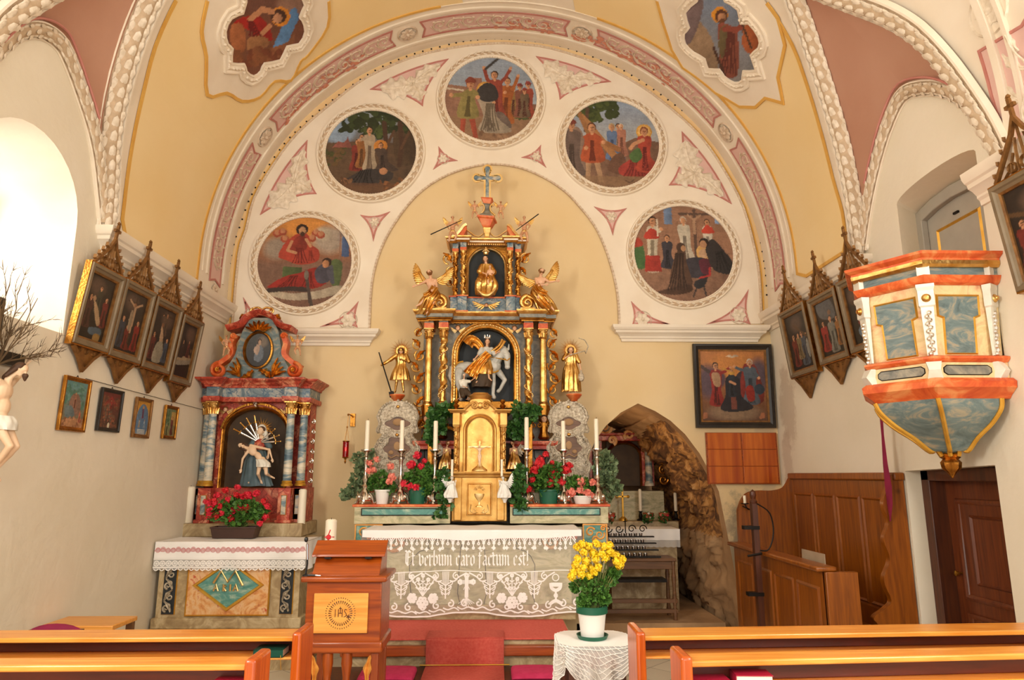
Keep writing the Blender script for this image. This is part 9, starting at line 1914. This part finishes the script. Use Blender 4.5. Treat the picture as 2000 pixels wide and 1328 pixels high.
for px,py,w in ((1716,760,6),(1720,800,5),(1724,850,4),(1729,905,7),(1735,950,10),(1738,985,8),(1739,1018,1)): p=PX(px,py,2.88); k=.0045; R3.append([(p.x,p.y-w*k,p.z),(p.x-.006,p.y,p.z),(p.x,p.y+w*k,p.z),(p.x+.006,p.y,p.z)])
b.loft(R3); b.build('cloth','maroon',t,smooth=60)
# ================= pulpit =================
PC=(2.78,4.25); r0=.405; t=thing('pulpit','hexagonal marbled pulpit in slate blue, cream and orange red hanging from the right wall','pulpit',(2.9,4.25,1.6))
hexp=lambda r,off=0:[(min(XR-.005,PC[0]+r*cos(R_(a))),PC[1]+r*sin(R_(a))) for a in (-60,-120,180,120,60)]
def hx_(r): 
    p=[(min(XR-.004,PC[0]+r*cos(R_(a))),PC[1]+r*sin(R_(a))) for a in (-60,-120,180,120,60)]; return [(XR-.003,p[0][1])]+p+[(XR-.003,p[-1][1])]
zz=lambda py,px=1850,Y=3.9:ZZ(py,Y,px)
def ring(name,prof,m_,sm=25):
    b=MB(1); b.loft([[(x,y,z) for x,y in hx_(r)] for r,z in prof],closed=True); return b.build(name,m_,t,smooth=sm)
zr=zz(497); ring('rim_cornice',[(r0+.03,zz(520)),(r0+.045,zz(516)),(r0+.05,zz(508)),(r0+.085,zz(502)),(r0+.09,zr),(r0-.02,zr)],'orangem'); ring('gilt_band',[(r0+.035,zz(524)),(r0+.05,zz(519)),(r0+.052,zz(512)),(r0+.03,zz(509))],'gold'); ring('frieze',[(r0+.01,zz(540)),(r0+.01,zz(520))],'slatem'); ring('upper_moulding',[(r0,zz(556)),(r0+.02,zz(553)),(r0+.04,zz(544)),(r0+.045,zz(540)),(r0,zz(540))],'orangem')
ring('body',[(r0-.05,zz(695)),(r0-.015,zz(556))],'creamm'); ring('middle_moulding',[(r0-.02,zz(708)),(r0+.0,zz(706)),(r0+.02,zz(700)),(r0+.02,zz(696)),(r0-.03,zz(692))],'orangem'); ring('lower_band',[(r0-.01,zz(742)),(r0-.01,zz(706))],'creamm'); ring('base_moulding',[(r0-.03,zz(777)),(r0-.01,zz(770)),(r0+.045,zz(757)),(r0+.05,zz(745)),(r0+.02,zz(738)),(r0-.01,zz(738))],'orangem')
zb0=zz(776); zb1=ZZ(890,4.2,1848); cur=[(r0-.03,zb0),(r0-.05,zb0-.06),(r0-.12,zb0-.14),(r0-.22,zb0-.22),(r0-.30,zb0-.30),(.07,zb1+.05),(.045,zb1)]
def bowl(r,z): 
    u=(zb0-z)/(zb0-zb1); cx=PC[0]+.06*u; return [(min(XR-.003,cx+r*cos(R_(a))),PC[1]+r*sin(R_(a)),z) for a in (-60,-120,180,120,60,0)]
b=MB(1); b.loft([bowl(r,z) for r,z in [tuple(q) for q in smoothpath(cur,4)]],closed=True); b.build('bowl','slatem',t,smooth=25)
cs=smoothpath(cur,4); b=MB(1)
for i in range(4): b.tube([bowl(r+.006,z)[i] for r,z in cs],.014,7)
b.build('gilt_rib','goldpaint',t)
fx,fy=PC[0]+.06,PC[1]; b=MB(1); b.lathe([(.05,zb1+.02),(.055,zb1+.01),(.045,zb1),(.055,zb1-.01),(.04,zb1-.02),(.055,zb1-.04),(.05,zb1-.075),(.025,zb1-.1),(.012,zb1-.12),(.004,zb1-.135)],(fx,fy,0),18,fl=.08,fk=9); b.build('pine_cone_finial','gold2',t)
V6=hx_(r0)[1:5]
for i in range(3):
    a=Vector((*V6[i],0)); c=Vector((*V6[i+1],0)); e=(c-a).normalized(); nn=Vector((e.y,-e.x,0)); mid=(a+c)/2
    if nn.dot(mid-Vector((*PC,0)))<0: nn=-nn
    half_=(c-a).length/2; yb,yt=zz(700),zz(556)
    fnp=lambda u,z,d:tuple(mid+e*u+nn*(d-.035*(yt-z)/(yt-yb)-.07*0-(r0-(r0-.015))*.85)+Vector((0,0,z)))
    pz0,pz1,pm=zz(688),zz(576),zz(618); w1,w2=half_*.62,half_*.46; pl=[(-w2,pz0),(w2,pz0),(w2,pm),(w1,pm+.012),(w1,pz1),(-w1,pz1),(-w1,pm+.012),(-w2,pm)]
    b=MB(1); b.add([fnp(u,z,.004) for u,z in pl],[tuple(range(8))]); b.build('blue_panel','slatem',t,smooth=0); b=MB(1); b.rail(pl,[(-.008,0),(0,.014),(.008,0)],True,fn=fnp); b.build('panel_moulding','goldpaint',t)
    q0,q1=zz(731),zz(713); w=half_*.6; pl=[(-w,q0),(w,q0),(w+.02,q0+.015),(w+.02,q1-.015),(w,q1),(-w,q1),(-w-.02,q1-.015),(-w-.02,q0+.015)]; fn2=lambda u,z,d:tuple(mid+e*u+nn*(d-.009)+Vector((0,0,z)))
    b=MB(1); b.add([fn2(u,z,.003) for u,z in pl],[tuple(range(8))]); b.build('cartouche_panel','greym',t,smooth=0); b=MB(1); b.rail(pl,[(-.004,0),(0,.007),(.004,0)],True,fn=fn2); b.build('cartouche_outline','iron',t)
for i in range(3):
    v=Vector((*V6[i],0)); o=(v-Vector((*PC,0))).normalized(); c=v+o*.0; s_=Vector((-o.y,o.x,0))
    def slab(name,m_,zs2,out=0):
        b=MB(1); b.loft([[(lambda v_:(min(v_.x,XR-.003),v_.y,v_.z))(c+s_*(sg*w)+o*(k_+out)+Vector((0,0,z))) for sg,k_ in ((-1,-.03),(1,-.03),(1,d),(-1,d))] for z,w,d in zs2],closed=True); return b.build(name,m_,t,smooth=20)
    slab('pilaster','tarn',[(zz(693),.026,-.018),(zz(600),.034,.0),(zz(597),.042,.01),(zz(568),.042,.012),(zz(562),.048,.02),(zz(556),.048,.02)]); slab('frieze_block','tarn',[(zz(540),.034,.02),(zz(520),.034,.02)]); slab('base_block','tarn',[(zz(740),.04,.0),(zz(723),.03,.03),(zz(706),.04,.0)])
    b=MB(1); 
    for q in range(12): b.ell(tuple(c+o*(-.012+.012*q/12)+s_*((q%2-.5)*.014)+Vector((0,0,zz(690)+(zz(604)-zz(690))*q/12))),(.014,.014,.016),7,5)
    b.build('carved_drop','silver',t); b=MB(1); b.lathe([(.026,0),(.022,.008),(.015,.012),(.014,.02),(0,.022)],tuple(c+o*.012+Vector((0,0,zz(583)))),14,mtx=o.to_track_quat('Z','Y').to_matrix()); b.build('gilt_boss','gold',t)
# ================= crucifix and twigs on the left wall =================
t=thing('crucifix','painted crucifix with dark cross on the left wall, cut by the left edge','crucifix',(XL+.05,3.95,1.6)); b=MB(1); b.bx(XL+.01,XL+.05,3.90,3.97,1.55,2.62); b.bx(XL+.01,XL+.05,3.60,4.20,2.24,2.32); b.build('cross','oldwood' if 0 else 'frameblack',t,bevel=.004)
cy=3.96; J={'head':(-2.76,cy+.03,2.20),'neck':(-2.80,cy+.01,2.15),'chest':(-2.81,cy,2.07),'waist':(-2.80,cy,1.98),'pelvis':(-2.80,cy-.01,1.91),'shL':(-2.82,cy-.07,2.13),'shR':(-2.82,cy+.07,2.13),'elL':(-2.83,cy-.16,2.18),'haL':(-2.84,cy-.26,2.27),'elR':(-2.83,cy+.14,2.18),'haR':(-2.84,cy+.20,2.26),'hipL':(-2.80,cy-.04,1.89),'knL':(-2.72,cy-.02,1.76),'anL':(-2.82,cy,1.62),'toL':(-2.78,cy,1.57),'hipR':(-2.80,cy+.03,1.89),'knR':(-2.72,cy+.03,1.76),'anR':(-2.81,cy+.01,1.62),'toR':(-2.77,cy+.01,1.57)}
b=MB(1); body(b,J,.60,1,True,(1,.2,-.4)); b.build('corpus','pale',t,remesh=.005); b=MB(1); J_={k:Vector(v) for k,v in J.items()}; hairm(b,J_,.6,(1,.2,-.4),1,24); b.cap(J_['head']+Vector((.03,.01,-.035)),.018,J_['head']+Vector((.03,.01,-.06)),.008); b.build('hair_and_beard','hair',t,remesh=.006)
b=MB(1); robe(b,[(-2.80,cy,1.93,.05,.06),(-2.79,cy,1.90,.058,.075),(-2.78,cy,1.85,.055,.07)],7,.2,2,40,4); b.build('loincloth','whitecloth',t)
t=thing('dry_branches','bundle of bare brown twigs tucked behind the crucifix on the left','branches',(XL+.06,3.93,2.1)); b=MB(1); r=random.Random(4)
def twig(p,d,l,rad,dep):
    n=5; pts=[p]
    for i in range(n): d=(d+Vector((r.uniform(-.1,.1),r.uniform(-.25,.25),r.uniform(-.2,.2)))).normalized(); pts.append(pts[-1]+d*l/n)
    for q in pts: q.x=max(q.x,XL+.03)
    b.tube(pts,[rad*(1-.7*i/n) for i in range(n+1)],5)
    if dep:
        for q in range(6): k=r.randrange(1,n+1); twig(pts[k].copy(),(d+Vector((0,r.uniform(-1,1),r.uniform(-.5,1)))).normalized(),l*.38,rad*.55,dep-1)
for a,l in ((1.5,.5),(1.2,.48),(.95,.45),(.6,.42),(.35,.4),(1.8,.4),(1.35,.42),(2.2,.35)): twig(Vector((XL+.08,3.93,2.22)),Vector((.08,cos(a),sin(a))),l,.006,2)
b.build('twigs','branch',t)
# ================= inside the niche =================
NA=8.55; t=thing('niche_altar','shadowy marbled altar with columns standing deep in the pointed niche','altar',(1.9,NA+.2,.13)); nx0,nx1=1.3,2.25; zm=ZZ(1018,NA,1280)
b=MB(1); b.bx(nx0,nx1,NA,NA+.6,zm-.12,zm); b.build('table_top','sandm',t,bevel=.01); b=MB(1); b.bx(nx0+.05,nx1-.08,NA+.05,NA+.6,.13,zm-.12); b.build('table_body','sandm',t)
b=MB(1); b.bx(nx0+.02,nx1-.1,NA+.3,NA+.7,zm,ZZ(960,NA,1280)); b.build('predella','greenm',t)
zc=ZZ(950,NA); zt=ZZ(858,NA)
for px in (1268,1166): x=XX(px,900,NA+.3); b=MB(1); b.lathe([(.06,zc),(.06,zc+.03),(.045,zc+.06),(.045,zt-.06),(.06,zt-.02),(.07,zt)],(x,NA+.35,0),16); b.build('column','bandm',t); b=MB(1); b.bx(x-.08,x+.08,NA+.4,NA+.55,zc,zt+.02); b.build('pilaster','redm',t)
b=MB(1); b.bx(nx0-.05,2.12,NA+.3,NA+.6,zt,zt+.07); b.bx(nx0-.08,2.16,NA+.26,NA+.6,zt+.07,zt+.1); b.build('entablature','redm',t,bevel=.01)
b=MB(1)
for q,(px,py,rr_) in enumerate(((1180,835,14),(1215,815,16),(1262,812,16),(1295,835,14),(1228,850,10),(1195,860,9))): scrolltube(b,spiral(XZ(px,py,NA+.3),rr_*.0065,q,1.4,20,.15,1 if q%2 else -1),NA+.28,.025,.012)
b.build('scroll_crest','salmonm',t); xq=XX(1217,900,NA+.5); b=MB(1); b.rail([(xq-.22,zc),(xq-.22,zt-.2)]+arcpts(xq,zt-.2,.22,.18,180,0,14)[1:-1]+[(xq+.22,zt-.2),(xq+.22,zc)],[(-.02,0),(0,.03),(.02,0)],fn=lambda a,c,d:(a,NA+.42-d,c)); b.build('niche_arch','gold2',t)
b=MB(1); b.bx(xq-.22,xq+.22,NA+.46,NA+.5,zc,zt); b.build('dark_painting','darkbrown',t)
b=MB(1)
for q in range(4): scrolltube(b,spiral((XX(1296,900,NA+.3),zc+.08+q*.12),.06,q,1.3,18,.2,1 if q%2 else -1),NA+.34,.02,.01)
b.build('side_carving','gold2',t)
for px,yb,yt in ((1251,1010,955),(1320,1010,962)): 
    candle('slim ivory candle on the niche altar, %s one'%('left' if px<1300 else 'right'),px,998,yt,NA+.15,.02)
    x,_,_=Q(px,1000,NA+.15); t2=thing('candle_holder','dark turned candle holder under the %s candle on the niche altar'%('left' if px<1300 else 'right'),'candlestick',(x,NA+.15,zm)); b=MB(1); zq=ZZ(998,NA+.15,px); b.lathe([(.05,zm),(.05,zm+.01),(.02,zm+.03),(.025,(zm+zq)/2),(.015,zq-.02),(.03,zq)],(x,NA+.15,0),14); b.build('stem','iron',t2)
t=thing('standing_cross','small glowing orange wood cross on the niche altar','cross',(XX(1216,1010,NA+.12),NA+.12,zm)); x=XX(1216,980,NA+.12); zq0,zq1=zm,ZZ(957,NA+.12,1216); b=MB(1); b.bx(x-.011,x+.011,NA+.11,NA+.13,zm,zq1); b.bx(x-.07,x+.07,NA+.11,NA+.13,zq1-.09,zq1-.068); b.lathe([(.055,zm),(.05,zm+.02),(.02,zm+.05)],(x,NA+.12,0),12)
for a,c in ((-.07,-.08),(.07,-.08),(0,.0)): b.ell((x+a,NA+.12,zq1+c),.02,8,6)
b.build('cross_body','goldpaint',t,bevel=.002)
for px,lab in ((1267,'small pink flower pot on the niche altar, left of the pair'),(1298,'small pink flower pot on the niche altar, right of the pair'),(1192,'small flower pot on the niche altar half hidden behind the main ledge')):
    plant(lab,'plant',px,1030,NA+.02,potround('terracotta',.045,.06,.1),[(px,1010,9),(px-3,1013,8)],'ivy',['coral','potwhite','crimson'],[(px-7,1006,3.5),(px,1003,3.5),(px+6,1007,3.5),(px-3,1010,3),(px+3,1011,3)],3,120,.04,px,'terracotta',petals=8,stems=False,zbase=zm)
t=thing('niche_cloth','pinkish altar cloth with lace edge hanging over the table in the niche','cloth',(1.7,7.9,.9)); xc0,xc1=XX(1188,1040,7.9),XX(1328,1040,7.9); zc=ZZ(1034,7.9,1260); sheet('cloth_top','linen',t,lambda u,v:(xc0+u*(xc1-xc0),7.9+v*.4,zc+.004),10,6); sheet('cloth_fall','linen',t,lambda u,v:(xc0+u*(xc1-xc0),7.9-.008*sin(u*30)*v,zc+.004-v*.12),50,4); sheet('lace_fall','net2',t,lambda u,v:(xc0+u*(xc1-xc0),7.9-.008*sin(u*30),zc-.116-v*(.07+.01*abs(sin(u*40)))),80,4)
t=thing('niche_table','plain wooden table carrying the pinkish cloth in the niche','table',(1.7,8.1,.13)); b=MB(1); b.bx(xc0+.01,xc1-.01,7.92,8.35,zc-.03,zc); b.build('table_top','nichewood',t); b=MB(1); b.bx(xc0+.03,xc1-.03,7.95,8.3,.13,zc-.03); b.build('table_body','sandm',t)
# votive candle rack
NV=7.45; t=thing('votive_rack','dark wooden and iron votive candle rack with tiers of glass cups before the niche','candle rack',(1.55,NV,.13)); vx0,vx1=XX(1150,1080,NV),XX(1290,1080,NV); vr=XX(1322,1150,NV); zt=ZZ(1090,NV,1300)
for q in range(4):
    z=zt+.02+q*.062; y=NV-.02+q*.07; b=MB(1); b.bx(vx0,vx1-.0+q*-.005,y,y+.06,z-.012,z); b.build('tier','iron',t); b=MB(1)
    for i in range(11): b.lathe([(.0,0),(.017,0),(.022,.03),(.019,.03),(.015,.004)],(vx0+.04+i*.056,y+.03,z),10)
    b.build('votive_cups','chrome',t)
b=MB(1); xm_=(vx0+vx1)/2+.06; zt2=zt+.26
for sg in(-1,1):
    for o in (.07,.19): scrolltube(b,spiral((xm_+sg*o,zt2+.02),.045,0,1.3,18,.2,sg),NV+.24,.006,.004)
b.tube([(xm_,NV+.24,zt2-.04),(xm_,NV+.24,zt2+.13)],.006,6); b.tube([(xm_-.02,NV+.24,zt2+.1),(xm_+.02,NV+.24,zt2+.1)],.005,6); b.build('iron_scrollwork','iron',t)
b=MB(1); b.bx(vx0,vr,NV-.04,NV+.3,zt-.03,zt); b.bx(vx0,vr-.02,NV-.02,NV+.0,zt-.11,zt-.03); b.build('rack_table','nichewood',t,bevel=.005)
for x in (vx0+.03,vr-.03):
    for y in (NV-.01,NV+.26): b=MB(1); b.lathe([(.022,.13),(.026,.2),(.016,.26),(.024,.32),(.017,.45),(.026,.55),(.017,.62),(.024,zt-.05),(.022,zt-.03)],(x,y,0),12); b.build('leg','nichewood',t)
for z in (.20,.30): b=MB(1); b.bx(vx0,vr,NV-.03,NV+.01,z,z+.04); b.build('stretcher','nichewood',t,bevel=.004)
b=MB(1); b.bx(vx0,vr-.1,NV+.0,NV+.2,.50,.53); b.build('lower_tray','iron',t)
